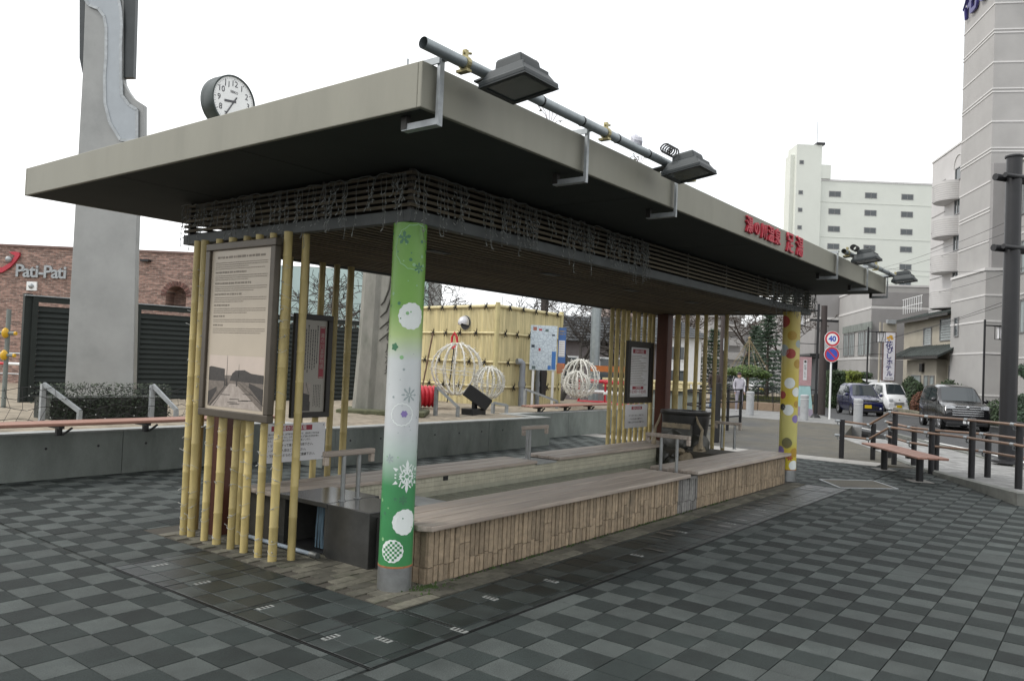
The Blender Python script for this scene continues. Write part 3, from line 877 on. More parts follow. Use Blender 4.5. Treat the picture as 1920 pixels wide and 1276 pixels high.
# white caution sheet under it
t = board('caution_sheet', 'white caution notice with crimson heading behind the left bamboo poles', 4.51, 5.265, .545, .915, SY-.02, 0, None, 'paper_white')
y_ = SY-.0325
MB().box(4.62, 5.10, y_-.0006, y_, .845, .895).build('heading_strip', M['red_print'], t)
put_text('heading_letters', '足湯の注意事項', .048, M['white'], t, (4.86, y_-.0014, .868), 90, 0)
for k, s in enumerate(('湯の川温泉「足湯」は皆様の憩いの場です。足を拭くタオルは', '各自でご用意ください。小さなお子様は保護者の方が付き添い', 'の上、安全にご利用くださいますようお願いします。')):
    put_text('notice_line', s, .0215, M['ink'], t, (4.888 if k < 2 else 4.84, y_-.0009, .812-.03*k), 90, 0, bold=.0004)
for k, s in enumerate(('・マナーを守って楽しくご利用下さい。', '・ペットの入浴はご遠慮下さい。', '・飲食をしながらの入浴はご遠慮下さい。')):
    put_text('notice_line', s, .031, M['ink'], t, ((4.86,4.82,4.87)[k], y_-.0009, .705-.048*k), 90, 0, bold=.0006)
mb = MB()
for x in (4.535, 5.24):
    for z in (.57, .89): mb.tube([(x,y_+.002,z),(x,y_-.004,z)], .008, 8)
mb.build('screws', M['steel'], t)
# analysis board and caution sheet on the far screen
t = board('analysis_board', 'dark framed white board with crimson headings on the far bamboo screen', 11.38, 12.26, 1.01, 2.03, SY-.02, .1, 'dark_frame', 'paper_white', .05)
y_ = SY-.0325
MB().box(11.60, 12.05, y_-.0006, y_, 1.83, 1.90).build('heading_strip', M['red_print'], t)
put_text('heading_letters', '温泉の効能', .062, M['white'], t, (11.82, y_-.0014, 1.862), 90, 0)
MB().box(11.62, 12.0, y_-.0006, y_, 1.235, 1.285).build('heading_strip', M['red_print'], t)
put_text('heading_letters', 'ご利用時間', .042, M['white'], t, (11.81, y_-.0014, 1.258), 90, 0)
put_text('hours_line', '午前9時～午後9時', .07, M['red_print'], t, (11.81, y_-.0009, 1.19), 90, 0)
mb = MB()
for k in range(18): scribble(mb, 11.53, 12.12, 1.79-.028*k, .012, y_, rnd, ragged=.5)
scribble(mb, 11.55, 11.95, 1.13, .012, y_, rnd)
mb.build('small_print', M['ink_grey'], t, kind='stuff')
t = board('far_notice_sheet', 'white caution notice with crimson heading on the far bamboo screen', 11.42, 12.18, .60, .985, SY-.02, 0, None, 'paper_white')
MB().box(11.62, 11.98, y_-.0006, y_, .90, .95).build('heading_strip', M['red_print'], t)
put_text('heading_letters', '足湯の注意事項', .038, M['white'], t, (11.80, y_-.0014, .922), 90, 0)
for k, s in enumerate(('・マナーを守って楽しくご利用下さい。', '・ペットの入浴はご遠慮下さい。', '・飲食をしながらの入浴はご遠慮下さい。')):
    put_text('notice_line', s, .032, M['ink'], t, (11.79, y_-.0009, .80-.055*k), 90, 0, bold=.0006)

# ================================================================ clock on the roof
ck_ = thing('roof_clock', 'round white dial clock in a black drum standing on the roof edge', 'clock', (3.36, 5.30, RZ1-.02))
cl = frame((3.36, 5.30, 3.455), R(6))         # a to the right, b into the drum, c up
CR = .195
def ringpts(r, b, n=48): return [(r*math.cos(2*math.pi*i/n), b, r*math.sin(2*math.pi*i/n)) for i in range(n)]
mb = MB(cl); n = 48
prof = [(CR-.012,-.012),(CR,-.012),(CR,.10),(CR-.004,.105),(CR-.004,.13),(CR-.03,.145),(0.001,.145)]
pts = sum((ringpts(r,b) for r,b in prof), [])
mb.add(pts, [(i*n+k,(i+1)*n+k,(i+1)*n+(k+1)%n,i*n+(k+1)%n) for i in range(len(prof)-1) for k in range(n)])
mb.build('drum', mat('black clock drum', (.02,.032,.03), .35, .2), ck_, 40)
MB(cl).add(ringpts(CR-.01, -.004), [tuple(range(n))]).build('dial', M['white'], ck_)
M['dialink'] = mat('dial grey ink', (.07,.07,.08), .5)
for k in range(1, 13):
    a = R(90-30*k)
    me = text_mesh(str(k), .062, 0, .0006); me.materials.clear(); me.materials.append(M['dialink'])
    x_, z_ = .132*math.cos(a), .132*math.sin(a)
    inst('numeral', me, ck_, cl(x_, -.0055, z_), (R(90),0,R(6)))
me = text_mesh('SEIKO', .026, 0, .0006); me.materials.clear(); me.materials.append(M['dialink'])
inst('dial_name', me, ck_, cl(0, -.0055, .07), (R(90),0,R(6)))
mb = MB(cl)
for k in range(60):
    a = R(6*k); r0, r1 = CR-.022, CR-.030-(.006 if k % 5 == 0 else 0); w = .0028 if k % 5 == 0 else .0011
    c, s = math.cos(a), math.sin(a)
    mb.quad((r0*c-w*s,-.0055,r0*s+w*c),(r0*c+w*s,-.0055,r0*s-w*c),(r1*c+w*s,-.0055,r1*s-w*c),(r1*c-w*s,-.0055,r1*s+w*c))
mb.build('minute_marks', M['dialink'], ck_)
def hand(name, deg, l, back, w, b):
    a = R(90-deg); c, s = math.cos(a), math.sin(a)
    MB(cl).add([(-back*c-w*s,b,-back*s+w*c),(-back*c+w*s,b,-back*s-w*c),(l*c+w*s,b,l*s-w*c),(l*c-w*s,b,l*s+w*c)], [(0,1,2,3)]).build(name, M['dialink'], ck_)
hand('hour_hand', 262, .085, .02, .008, -.008); hand('minute_hand', 212, .135, .045, .005, -.010)
MB().box(3.30, 3.42, 5.3, 5.42, RZ1-.02, RZ1+.12).build('stand', M['black'], ck_)

# ================================================================ pipe rails with brackets and floodlights
def rail(name, label, x0, x1, brs, gp):
    t = thing(name, label, 'pipe rail', (x0, 2.78, RZ1), gp)
    mb = MB(); n = 16
    y, z, r = 2.785, 3.172, .031
    mb.tube([(x0,y,z),(x1,y,z)], r, n, caps=False)
    mb.tube([(x1,y,z),(x0,y,z)], r-.004, n, caps=False)
    mb.build('pipe', M['pipe_grey'], t, 40)
    for bx_ in brs:
        b = MB()
        b.box(bx_-.025, bx_+.025, RY0-.035, RY0-.029, RZ0-.075, RZ1+.035)        # upright flat
        b.box(bx_-.025, bx_-.019, RY0-.05, RY0-.035, RZ0-.075, RZ1+.035)
        b.box(bx_-.025, bx_+.025, RY0-.029, RY0+.22, RZ0-.075, RZ0-.069)          # lower arm
        b.box(bx_-.025, bx_-.020, RY0-.029, RY0+.22, RZ0-.069, RZ0-.04)
        b.box(bx_-.035, bx_+.035, RY0-.05, RY0+.27, RZ1+.028, RZ1+.034)           # upper channel
        b.box(bx_-.035, bx_-.029, RY0-.05, RY0+.27, RZ1-.002, RZ1+.028)
        o = b.build('bracket', M['galv'], t)
        c = MB().tube([(bx_-.0, RY0+.22, RZ1-.03),(bx_, RY0+.22, RZ1+.085)], .006, 6)
        c.build('bolt', M['galv'], o)
        MB().box(bx_-.03, bx_+.0, RY0+.18, RY0+.22, RZ0-.068, RZ0+.004).build('packer', M['dark_frame'], o)
        k = MB(); xx = bx_+.085
        k.tube([(xx-.014,y,z),(xx+.014,y,z)], r+.007, 14); k.box(xx-.02,xx+.02,y-.03,y+.045,z-r-.018,z-r-.004); k.box(xx-.012,xx+.012,y-.012,y+.012,z+r,z+r+.04); k.tube([(xx-.02,y,z+r+.02),(xx+.035,y-.01,z+r+.03)], .007, 6)
        k.build('clamp', M['brass'], t)
    for q in range(5):
        xx = x0+(x1-x0)*(.2+.16*q)
        MB().tube([(xx,y,z),(xx+.012,y,z)], r+.003, 12).build('cable_tie', M['cable'], t)
    return t
rail('pipe_rail', 'galvanised pipe with clamps along the near half of the roof edge', 2.80, 5.62, (3.035, 4.49, 5.85-.0), None)
rail('far_pipe_rail', 'short galvanised pipe with clamps at the far end of the roof edge', 10.42, 13.25, (10.49, 12.0, 13.23), None)

def floodlight(label, x, y, z, tilt=-6, yaw=0):
    """square lamp: lens looks down and a little out from the roof"""
    t = thing('floodlight', label, 'floodlight', (x, y, z), 'floodlights on the roof pipes')
    t.rotation_euler = (R(tilt), 0, R(yaw)); ORIGIN[t.name] = (0,0,0)
    hw = .155
    def ring(w, z): return [(-w,-w,z),(w,-w,z),(w,w,z),(-w,w,z)]
    def loft(rs):
        pts = sum((ring(w, z) for w, z in rs), []); n = len(rs)
        f = [(i*4+k, i*4+(k+1)%4, (i+1)*4+(k+1)%4, (i+1)*4+k) for i in range(n-1) for k in range(4)]
        return pts, f+[(0,3,2,1), tuple((n-1)*4+k for k in range(4))]
    MB().add(*loft([(hw,-.012),(hw,.012),(hw*.93,.018),(hw*.72,.075),(hw*.6,.078)])).build('housing', M['flood'], t, bevel=.004)
    mb = MB(); w = hw*.82
    MB().box(-w, w, -w, w, -.0135, -.0125).build('lens', M['lens'], t)
    fr = MB()
    for a in (-1, 1): fr.box(-hw, hw, a*hw*.91-.015, a*hw*.91+.015, -.020, -.0125); fr.box(a*hw*.91-.015, a*hw*.91+.015, -hw*.82, hw*.82, -.020, -.0125)
    fr.build('lens_frame', M['flood'], t)
    MB().add(*loft([(hw*.58,.078),(hw*.55,.125),(hw*.5,.14)])).build('driver_box', M['flood'], t, bevel=.006)
    fins = MB()
    for k in range(7): fins.box(-hw*.7, hw*.7, -hw*.8+.04*k, -hw*.8+.006+.04*k, .03, .072)
    fins.build('cooling_fins', M['flood'], t)
    br = MB(); br.box(-.05, .05, .10, .27, .082, .092); br.box(-.05,-.04,.08,.12,.05,.092); br.box(.04,.05,.08,.12,.05,.092)
    br.build('mount', M['flood'], t)
    MB().tube([(.06,.02,.14),(.08,0,.175),(.13,-.03,.17),(.135,-.05,.11),(.12,-.04,.05)], .007, 6).build('cord', M['cable'], t, 60)
    return t
floodlight('black square floodlight nearest the roof corner on the pipe rail', 3.34, 2.59, 3.085)
floodlight('black square floodlight hung with cable loops at the end of the near pipe', 5.47, 2.59, 3.075, -8)
floodlight('black square floodlight right of the red roof letters', 10.75, 2.59, 3.09, -8)
floodlight('black square floodlight at the far roof end of the pipe', 13.0, 2.59, 3.07, -6)
for x0, lb in ((5.28, 'loops of black cable beside the second floodlight'), (10.52, 'loops of black cable beside the floodlight right of the roof letters')):
    mb = MB()
    for k in range(5):
        c = (x0+.035*k, 2.7, 3.27); r = .035
        mb.tube([(c[0]+.02*math.sin(a*.5), c[1]+r*math.cos(a), c[2]-.04+r*math.sin(a)) for a in [i*.55 for i in range(13)]], .006, 5)
    solo('cable_coil', mb, M['cable'], lb, 'cable', smooth=60)
mb = MB().ball((5.02, 2.80, 3.225), .05, 9, 6, (1.1,.8,.9), .25)
solo('plastic_wrap', mb, mat('crumpled plastic', (.5,.5,.55), .25, var=.1), 'crumpled clear plastic tied on the roof pipe', 'plastic bag')
# roof weeds
def sprig(x, y, z, lb):
    t = thing('roof_weed', lb, 'weed', (x,y,z), 'weeds growing on the roof'); mb, lf = MB(), MB()
    for k in range(7):
        e = (x+random.uniform(-.09,.09), y+random.uniform(-.06,.06), z+random.uniform(.05,.16))
        mb.tube([(x,y,z),((x+e[0])/2+.01,(y+e[1])/2,(z+e[2])/2+.02),e], .002, 4)
        for q in range(4):
            c = Vector(e)+Vector((random.uniform(-.025,.025),random.uniform(-.02,.02),random.uniform(-.03,.01)))
            lf.add([tuple(c+Vector((random.uniform(-.013,.013),random.uniform(-.01,.01),random.uniform(-.013,.013)))) for _ in range(3)], [(0,1,2)])
    mb.build('stem', M['pillar'], t); lf.build('leaves', mat('weed leaf', (.05,.06,.02), .8), t)
sprig(4.22, 3.0, RZ1, 'small dry weed on the roof edge by the middle bracket'); sprig(5.45, 3.0, RZ1, 'small dry weed on the roof edge by the second floodlight')

# ================================================================ icicle light strings on the louvre band
def icicles(name, label, p0, p1, nrm, n, seed, dim):
    rd = random.Random(seed)
    t = thing(name, label, 'string lights', ((p0[0]+p1[0])/2, (p0[1]+p1[1])/2, 2.45))
    d = Vector((p1[0]-p0[0], p1[1]-p0[1], 0)); L = d.length; d.normalize(); nv = Vector((nrm[0], nrm[1], 0))
    cab, bul = MB(), MB()
    base = Vector((p0[0], p0[1], 2.86))
    path = []
    k = 0; x = 0
    while x < L:
        path.append(tuple(base+d*x+nv*(.02+rd.uniform(0,.012))+Vector((0,0,rd.uniform(-.012,.02))))); x += .06
    cab.tube(path, .0045, 4)
    for k in range(n):
        x = rd.uniform(0, L); ln_ = rd.choice((.16,.22,.27,.31,.35,.41))*rd.uniform(.8,1.1)
        p = base+d*x+nv*.03; pts = []
        dz = 0; sw = rd.uniform(-.06,.06)
        m_ = 7
        for i in range(m_):
            f = i/(m_-1)
            pts.append(tuple(p+d*(sw*f+rd.uniform(-.014,.014))+nv*rd.uniform(0,.016)+Vector((0,0,-ln_*f))))
        cab.tube(pts, .0026, 4)
        for i in range(2, m_):
            q = Vector(pts[i]); e = q+d*rd.uniform(-.022,.022)+nv*rd.uniform(0,.012)+Vector((0,0,rd.uniform(-.032,.0)))
            bul.tube([tuple(q), tuple(e)], [.0025,.004], 5)
    cab.build('wire', M['string_dim'], t, kind='stuff'); bul.build('bulb', M['bulb'] if not dim else M['string_dim'], t, kind='stuff')
icicles('icicle_lights', 'tangled white icicle lights on the short left louvre band', (BX0-.005, BY1), (BX0-.005, BY0), (-1,0), 84, 5, False)
icicles('front_icicle_lights', 'tangled icicle lights hanging on the near part of the long louvre band', (BX0, BY0-.005), (7.2, BY0-.005), (0,-1), 110, 6, False)
icicles('far_icicle_lights', 'thick tangle of icicle lights at the far end of the long louvre band', (10.6, BY0-.005), (BX1+.1, BY0-.005), (0,-1), 120, 8, True)
# light string wound round the end screen poles
rd = random.Random(11)
t = thing('pole_string_lights', 'fine white light string wound round the end bamboo poles', 'string lights', (3.72, 5.7, .05))
cab, bul = MB(), MB()
for y in LEFT_POLES:
    h = 2.4 if y in (6.36, 6.24, 5.11) else 1.0
    for turn in range(int(h/.11)):
        z = .06+turn*.11+rd.uniform(-.02,.02)
        if rd.random() < .35: continue
        rr = .036
        cab.tube([(3.77+rr*math.cos(a), y+rr*math.sin(a), z+.02*math.sin(a+turn)) for a in [2.2+i*.5 for i in range(7)]], .0016, 4)
        a = rd.uniform(2.0, 4.4); q = Vector((3.77+rr*math.cos(a), y+rr*math.sin(a), z))
        bul.tube([tuple(q), tuple(q+Vector((rd.uniform(-.03,-.005), rd.uniform(-.03,.03), rd.uniform(-.015,.02))))], [.0025,.004], 5)
cab.build('wire', M['string'], t, kind='stuff'); bul.build('bulb', M['string'], t, kind='stuff')
for x in (11.02, 11.19, 12.28, 12.44):
    pass
# ================================================================ the foot bath
fb = thing('foot_bath', 'long stone clad foot bath filled with water under the shelter', 'foot bath', (4.14, 3.85, 0))
core = MB()
core.box(4.155, 11.735, 3.868, 4.34, .0, .384)
core.box(4.155, 11.735, 5.62, 6.06, .0, .384)
core.box(4.60, 4.72, 4.34, 5.62, .0, .36); core.box(11.05, 11.735, 4.34, 5.62, .0, .384)
core.build('wall_core', M['grout'], fb)
rs = random.Random(5)
cache = {}
def stone(x, y, z0, z1, w, key, face='y'):
    wq = round(w/.004)*.004
    kk = (wq, round((z1-z0)/.01)*.01, key, face)
    if kk not in cache:
        h = kk[1]; mb = MB(); q = wq/2-.0022; d = rs.uniform(.012,.02)
        if face == 'y': mb.add([(-q,0,0),(q,0,0),(q,0,h-.003),(-q,0,h-.003),(-q+.003,-d,.002),(q-.003,-d*.9,.002),(q-.003,-d*.95,h-.005),(-q+.003,-d*1.05,h-.005)], [(4,5,6,7),(0,1,5,4),(1,2,6,5),(2,3,7,6),(3,0,4,7)])
        else: mb.add([(0,q,0),(0,-q,0),(0,-q,h-.003),(0,q,h-.003),(-d,q-.003,.002),(-d*.9,-q+.003,.002),(-d*.95,-q+.003,h-.005),(-d*1.05,q-.003,h-.005)], [(4,5,6,7),(0,1,5,4),(1,2,6,5),(2,3,7,6),(3,0,4,7)])
        cache[kk] = mb.mesh('stone', M['stone_'+key])
    o = inst('stone', cache[kk], fb, (x, y+rs.uniform(-.003,.002), z0))
x = 4.15
while x < 11.70:
    w = rs.choice((.052,.056,.056,.060,.064))
    key = 'b' if 8.12 < x < 8.62 else 'a'
    c = rs.choice((.10,.12,.12,.13,.14)); 
    if rs.random() < .12: c = rs.choice((.19,.24))
    stone(x+w/2, 3.868, 0, c, w, key); stone(x+w/2, 3.868, c, .384, w, key)
    x += w
y = 3.862
while y < 4.10:
    stone(4.155, y+.03, 0, .12, .06, 'a', 'x'); stone(4.155, y+.03, .12, .384, .06, 'a', 'x'); y += .06
# inner lining: small tiles along the back wall, plaster band below, water
MB().box(4.72, 11.05, 5.606, 5.619, .0, .235).build('plaster_band', M['pool_wall'], fb)
mb = MB()
for r_ in range(3):
    x = 4.72
    while x < 11.0:
        mb.box(x+.0015, x+.0475, 5.603, 5.6185, .2365+.049*r_, .2365+.049*r_+.046); x += .049
MB().box(4.72, 11.05, 5.612, 5.6195, .236, .384).build('tile_backing', M['grout'], fb)
mb.build('lining_tile', M['pool_tile'], fb, kind='stuff')
MB().box(6.22, 6.29, 5.596, 5.62, .33, .375).build('inlet', M['black'], fb)
wm = mat('bath water', (.12,.135,.10), .045, var=.25, vscale=3, spec=.6)
n_, l_ = wm.node_tree.nodes, wm.node_tree.links
wv = n_.new('ShaderNodeTexNoise'); wv.inputs['Scale'].default_value = 11; wv.inputs['Detail'].default_value = 3; wv.inputs['Distortion'].default_value = .6
mp_ = n_.new('ShaderNodeMapping'); mp_.inputs['Scale'].default_value = (1,.45,1)
g_ = [q for q in n_ if q.type == 'NEW_GEOMETRY'][0]
l_.new(g_.outputs['Position'], mp_.inputs['Vector']); l_.new(mp_.outputs['Vector'], wv.inputs['Vector'])
bp_ = n_.new('ShaderNodeBump'); bp_.inputs['Strength'].default_value = .28; bp_.inputs['Distance'].default_value = .05
l_.new(wv.outputs['Fac'], bp_.inputs['Height']); l_.new(bp_.outputs['Normal'], n_['Principled BSDF'].inputs['Normal'])
MB().box(4.72, 11.05, 4.34, 5.606, .0, .185).build('water', wm, fb)
# bench planks
def planks(x0, x1, ys, z0, z1, tipped=0):
    for k, (a, b) in enumerate(ys):
        mb = MB()
        if k == 0 and tipped: mb.prism([(x0+.05,a),(x1,a),(x1,b),(x0,b),(x0-.005,a+.09)], z0, z1)
        else: mb.box(x0+(.15*k if tipped else 0), x1, a, b, z0, z1)
        mb.build('bench_plank', M['bench_wood'], fb, bevel=.008)
planks(4.07, 8.34, ((3.79,3.995),(4.003,4.20),(4.208,4.405)), .388, .428, 1)
planks(8.52, 11.76, ((3.785,3.98),(3.988,4.185),(4.193,4.395)), .402, .442)
planks(4.10, 7.86, ((5.56,5.73),(5.738,5.90),(5.908,6.07)), .388, .424)
planks(8.30, 11.74, ((5.54,5.71),(5.718,5.88),(5.888,6.07)), .396, .432)
MB().box(7.87, 8.29, 5.575, 6.05, .372, .392).build('step_slab', M['concrete_lip'], fb)
MB().box(8.35, 8.51, 3.80, 4.40, .372, .396).build('step_slab', M['stone_b'], fb)
# overflow end: granite block, opening with slab, its inner shade painted black
MB().box(4.13, 4.62, 4.44, 4.93, 0, .425).build('granite_block', M['granite'], fb, bevel=.006)
MB().box(4.20, 4.60, 4.12, 4.432, 0, .384).build('end_wall', M['granite'], fb)
MB().box(4.66, 4.98, 4.41, 4.78, .40, .418).build('corner_slab', M['concrete_lip'], fb)
MB().box(4.14, 4.70, 4.945, 5.56, .385, .424).build('overflow_slab', M['granite'], fb, bevel=.005)
MB().box(4.16, 4.66, 4.94, 4.99, 0, .384).build('overflow_pier', M['granite'], fb)
MB().box(4.16, 4.66, 5.50, 5.58, 0, .384).build('overflow_pier', M['granite'], fb)
MB().box(4.50, 4.66, 4.992, 5.498, 0, .384).build('shade_back', M['black'], fb)  # back of the opening, black to stand for the shade inside
sheet = mat('falling water', (.10,.15,.19), .12, var=.5, vscale=8, stretch=(30,30,.6))
mb = MB()
for k in range(16):
    y = 5.0+.011*k+rs.uniform(0,.006)
    mb.tube([(4.235,y,.378),(4.225,y+rs.uniform(-.006,.006),.2),(4.23,y+rs.uniform(-.01,.01),.03)], [.003,.0045,.005], 5)
mb.build('falling_water', sheet, fb, 60, kind='stuff')
MB().box(4.17, 4.49, 5.0, 5.49, .002, .02).build('shade_floor', M['black'], fb)  # black floor sheet, colour stands in for shade in the opening
mb = MB().tube([(4.06,6.12,.03),(4.06,5.3,.03),(4.06,4.98,.03)], .017, 10)
pp = solo('drain_pipe', mb, mat('grey plastic pipe', (.26,.31,.36), .4), 'thin grey plastic pipe on the bricks by the overflow opening', 'pipe', smooth=50)
MB().tube([(4.06,5.02,.03),(4.06,4.93,.03)], .024, 10).build('coupling', M['steel'], pp, 50)

def handrail(label, a, b, bar0, bar1, z0, z1, ww=.055):
    t = thing('bath_handrail', label, 'handrail', (a[0], a[1], z0), 'handrails of the foot bath')
    for p in (a, b):
        q = MB().tube([(p[0],p[1],z0),(p[0],p[1],z1-.04)], .019, 14).build('upright', M['steel'], t, 50)
        MB().tube([(p[0],p[1],z0),(p[0],p[1],z0+.008)], .032, 14).build('flange', M['steel'], q, 50)
    d = Vector((bar1[0]-bar0[0], bar1[1]-bar0[1], 0)).normalized()
    MB().bar((bar0[0],bar0[1],z1-.02), (bar1[0],bar1[1],z1-.02), ww, .045).build('timber_grip', M['bench_wood'], t, bevel=.01)
    for q, s in ((bar0, 1), (bar1, -1)):
        e = Vector((q[0],q[1],0))+d*.02*s
        MB().bar((e.x,e.y,z1-.043), (e.x,e.y,z1-.11), .04, .04).build('grip_end', M['bench_wood'], t, bevel=.006)
handrail('steel and timber handrail on the granite block nearest the green post', (4.30,4.955), (4.47,4.965), (4.10,4.96), (4.62,4.96), .425, .83)
handrail('steel and timber handrail in the gap of the back bench', (7.90,5.72), (8.20,5.98), (7.72,5.70), (8.24,5.70), .39, .83)
handrail('steel and timber handrail in the gap of the front bench', (8.44,4.22), (8.44,4.02), (8.44,4.42), (8.44,3.86), .396, .84)
handrail('steel and timber handrail beside the spout at the far end', (11.62,4.80), (11.62,4.60), (11.62,4.92), (11.62,4.50), .43, .83)

# spout: dark timber trough on a pile of wet rocks
fo = thing('water_spout', 'dark timber trough on wet rocks pouring water into the bath', 'fountain', (11.35, 5.2, .18))
wet = mat('wet dark rock', (.045,.045,.038), .3, var=.4, vscale=9, bump=.8, bscale=25)
crust = mat('mineral crust', (.22,.18,.12), .6, var=.3, vscale=14, bump=.6)
blk = mat('wet black timber', (.016,.016,.015), .35, var=.3, vscale=10, stretch=(.5,4,8))
def rock(x, y, z, r, sq, m_):
    MB().ball((x,y,z), r, 12, 8, sq, .12).build('rock', m_, fo, 50)
for a in ((11.15,5.50,.24,.16,(1,1,1.2),wet),(11.12,5.28,.22,.13,(1,1,1),wet),(11.05,5.10,.24,.13,(1,.9,1),crust),(11.2,4.98,.3,.12,(.9,.9,1.6),crust),(11.35,5.4,.45,.24,(1,1.2,1.3),wet),(11.4,5.12,.40,.2,(1,1,1.2),wet),(11.0,5.33,.2,.1,(1,1,.9),wet),(11.02,5.2,.38,.06,(1,1.3,.7),crust)): rock(*a)
MB().box(11.18, 11.22, 5.10, 5.60, .42, .76).build('spill_board', wet, fo, bevel=.008)
MB().box(11.165, 11.185, 5.12, 5.58, .70, .775).build('spill_crust', crust, fo)
MB().lathe((11.52,5.36,0), [(.30,.38),(.33,.60),(.36,.80),(.365,.92),(.33,.92),(.32,.84),(.05,.83)], 22).build('trough', blk, fo, 50)
MB().lathe((11.52,5.36,0), [(.375,.90),(.39,.92),(.385,.96),(.33,.96),(.325,.92)], 22, caps=False).build('trough_rim', blk, fo, 50)
for z in (.50, .72): MB().lathe((11.52,5.36,0), [(.318+.1*(z-.45),z),(.322+.1*(z-.45),z+.03)], 22, caps=False).build('hoop', M['black'], fo, 50)
for y0, y1 in ((5.07, 4.93), (5.66, 5.70)):
    MB().tube([(11.30,y0+.02,.90),(11.24,(y0*2+y1)/3,.80),(11.19,y1,.70),(11.15,y1,.58),(11.12,y1-.01,.42)], [.012,.02,.022,.028,.045], 8).build('mineral_streak', crust, fo, 60)
frm = mat('foam', (.55,.58,.56), .3)
mb = MB()
for k in range(40):
    mb.ball((11.0+random.gauss(0,.07), 5.2+random.gauss(0,.15), .187), random.uniform(.006,.02), 6, 4, (1,1,.4))
mb.build('foam', frm, fo, kind='stuff')

# ================================================================ seats, braces and small things on the raised bed
def seat(name, label, x0, x1, y0, y1, gp):
    t = thing(name, label, 'bench', ((x0+x1)/2, (y0+y1)/2, ZT), gp)
    nb = 3; w = (y1-y0)/nb
    for k in range(nb): MB().box(x0, x1, y0+w*k+.004, y0+w*(k+1)-.004, .655, .695).build('seat_plank', M['red_plank'], t, bevel=.012)
    x = x0+.4
    while x < x1-.1:
        b = MB(); b.box(x-.03, x+.03, y0+.05, y1-.05, .62, .654); b.box(x-.03, x+.03, y0+.10, y0+.15, ZT-.01, .62); b.bar((x+.12,y0+.06,.63),(x+.02,y0+.08,ZT), .03, .02)
        b.build('bracket', M['black'], t); x += 1.02
    return t
seat('wall_seat', 'long red brown plank seat on the left retaining wall', -6.5, 7.0, 9.50, 9.88, 'plank seats on the retaining wall')
seat('wall_seat', 'short red brown plank seat on the wall below the wire balls', 13.6, 17.1, 9.80, 10.12, 'plank seats on the retaining wall')

def brace(label, x, y, h, l, ang, gp='galvanised braces on the soil bed'):
    t = thing('steel_brace', label, 'brace', (x,y,ZT-.03), gp)
    ca, sa = math.cos(ang), math.sin(ang)
    MB().bar((x,y,ZT-.05),(x,y,ZT+h), .06, .06, (1,0,0)).build('upright', M['galv'], t)
    MB().bar((x,y,ZT+h),(x+l*ca,y+l*sa,ZT+.16), .055, .05).build('diagonal', M['galv'], t)
    MB().bar((x+l*ca,y+l*sa,ZT-.05),(x+l*ca,y+l*sa,ZT+.17), .055, .05, (1,0,0)).build('foot', M['galv'], t)
brace('galvanised triangular brace left of the dark planted box', 4.59, 11.30, .50, .50, R(-53))
brace('galvanised triangular brace right of the dark planted box', 5.95, 11.05, .50, .36, R(-53))
brace('galvanised triangular brace in front of the big wire ball', 11.08, 10.25, .52, .42, R(-51))
brace('galvanised triangular brace beside the small wire ball', 12.75, 10.2, .2, .28, R(-51))
brace('galvanised triangular brace left of the map board', 15.2, 11.2, .42, .8, R(-38))

# low planted box under the tall pylon, with a net of small lights over it
leafdk = mat('dark evergreen leaf', (.022,.034,.016), .7, var=.4, vscale=12, island=.5)
pb = thing('planted_box', 'low dark evergreen planted box in front of the grey pylon', 'planter', (5.55, 11.65, ZT))
MB().box(4.75, 6.42, 11.45, 11.95, ZT-.05, ZT+.30).build('box', mat('dark weathered planter', (.03,.034,.028), .85, var=.4, vscale=6), pb)
mb = MB()
for k in range(2600):
    x, y, z = random.uniform(4.72,6.45), random.uniform(11.40,12.0), ZT+random.uniform(.02,.5)
    if random.random() < .5: y = 11.42+random.uniform(-.03,.03)
    d = Vector((random.gauss(0,1),random.gauss(0,1),random.gauss(0,1))).normalized(); e = d.orthogonal().normalized(); s = random.uniform(.012,.03)
    c = Vector((x,y,z)); mb.add([tuple(c-d*s), tuple(c+e*s*.5), tuple(c+d*s), tuple(c-e*s*.5)], [(0,1,2,3)])
mb.build('foliage', leafdk, pb, kind='stuff')
nt = thing('net_lights', 'black net of small lights strung along the soil bed behind the left seat', 'string lights', (4.5, 11.1, ZT))
cab, bul = MB(), MB()
rd = random.Random(9)
for row in range(4):
    pts = []
    for k in range(60):
        x = -1.0+k*.14
        pts.append((x, 11.05+.04*math.sin(k*.7+row), ZT+.06+.13*row+.03*math.sin(k*1.9+row*2)+rd.uniform(-.02,.02)))
        if rd.random() < .3: bul.ball(pts[-1], rd.uniform(.006,.011), 5, 3)
    cab.tube(pts, .004, 4)
for k in range(60):
    x = -1.0+k*.14; cab.tube([(x,11.05,ZT+.02),(x+.07,11.03,ZT+.2),(x+rd.uniform(-.04,.1),11.05,ZT+.46)], .003, 4)
cab.build('net', M['cable'], nt, kind='stuff'); bul.build('bulb', M['string'], nt, kind='stuff')

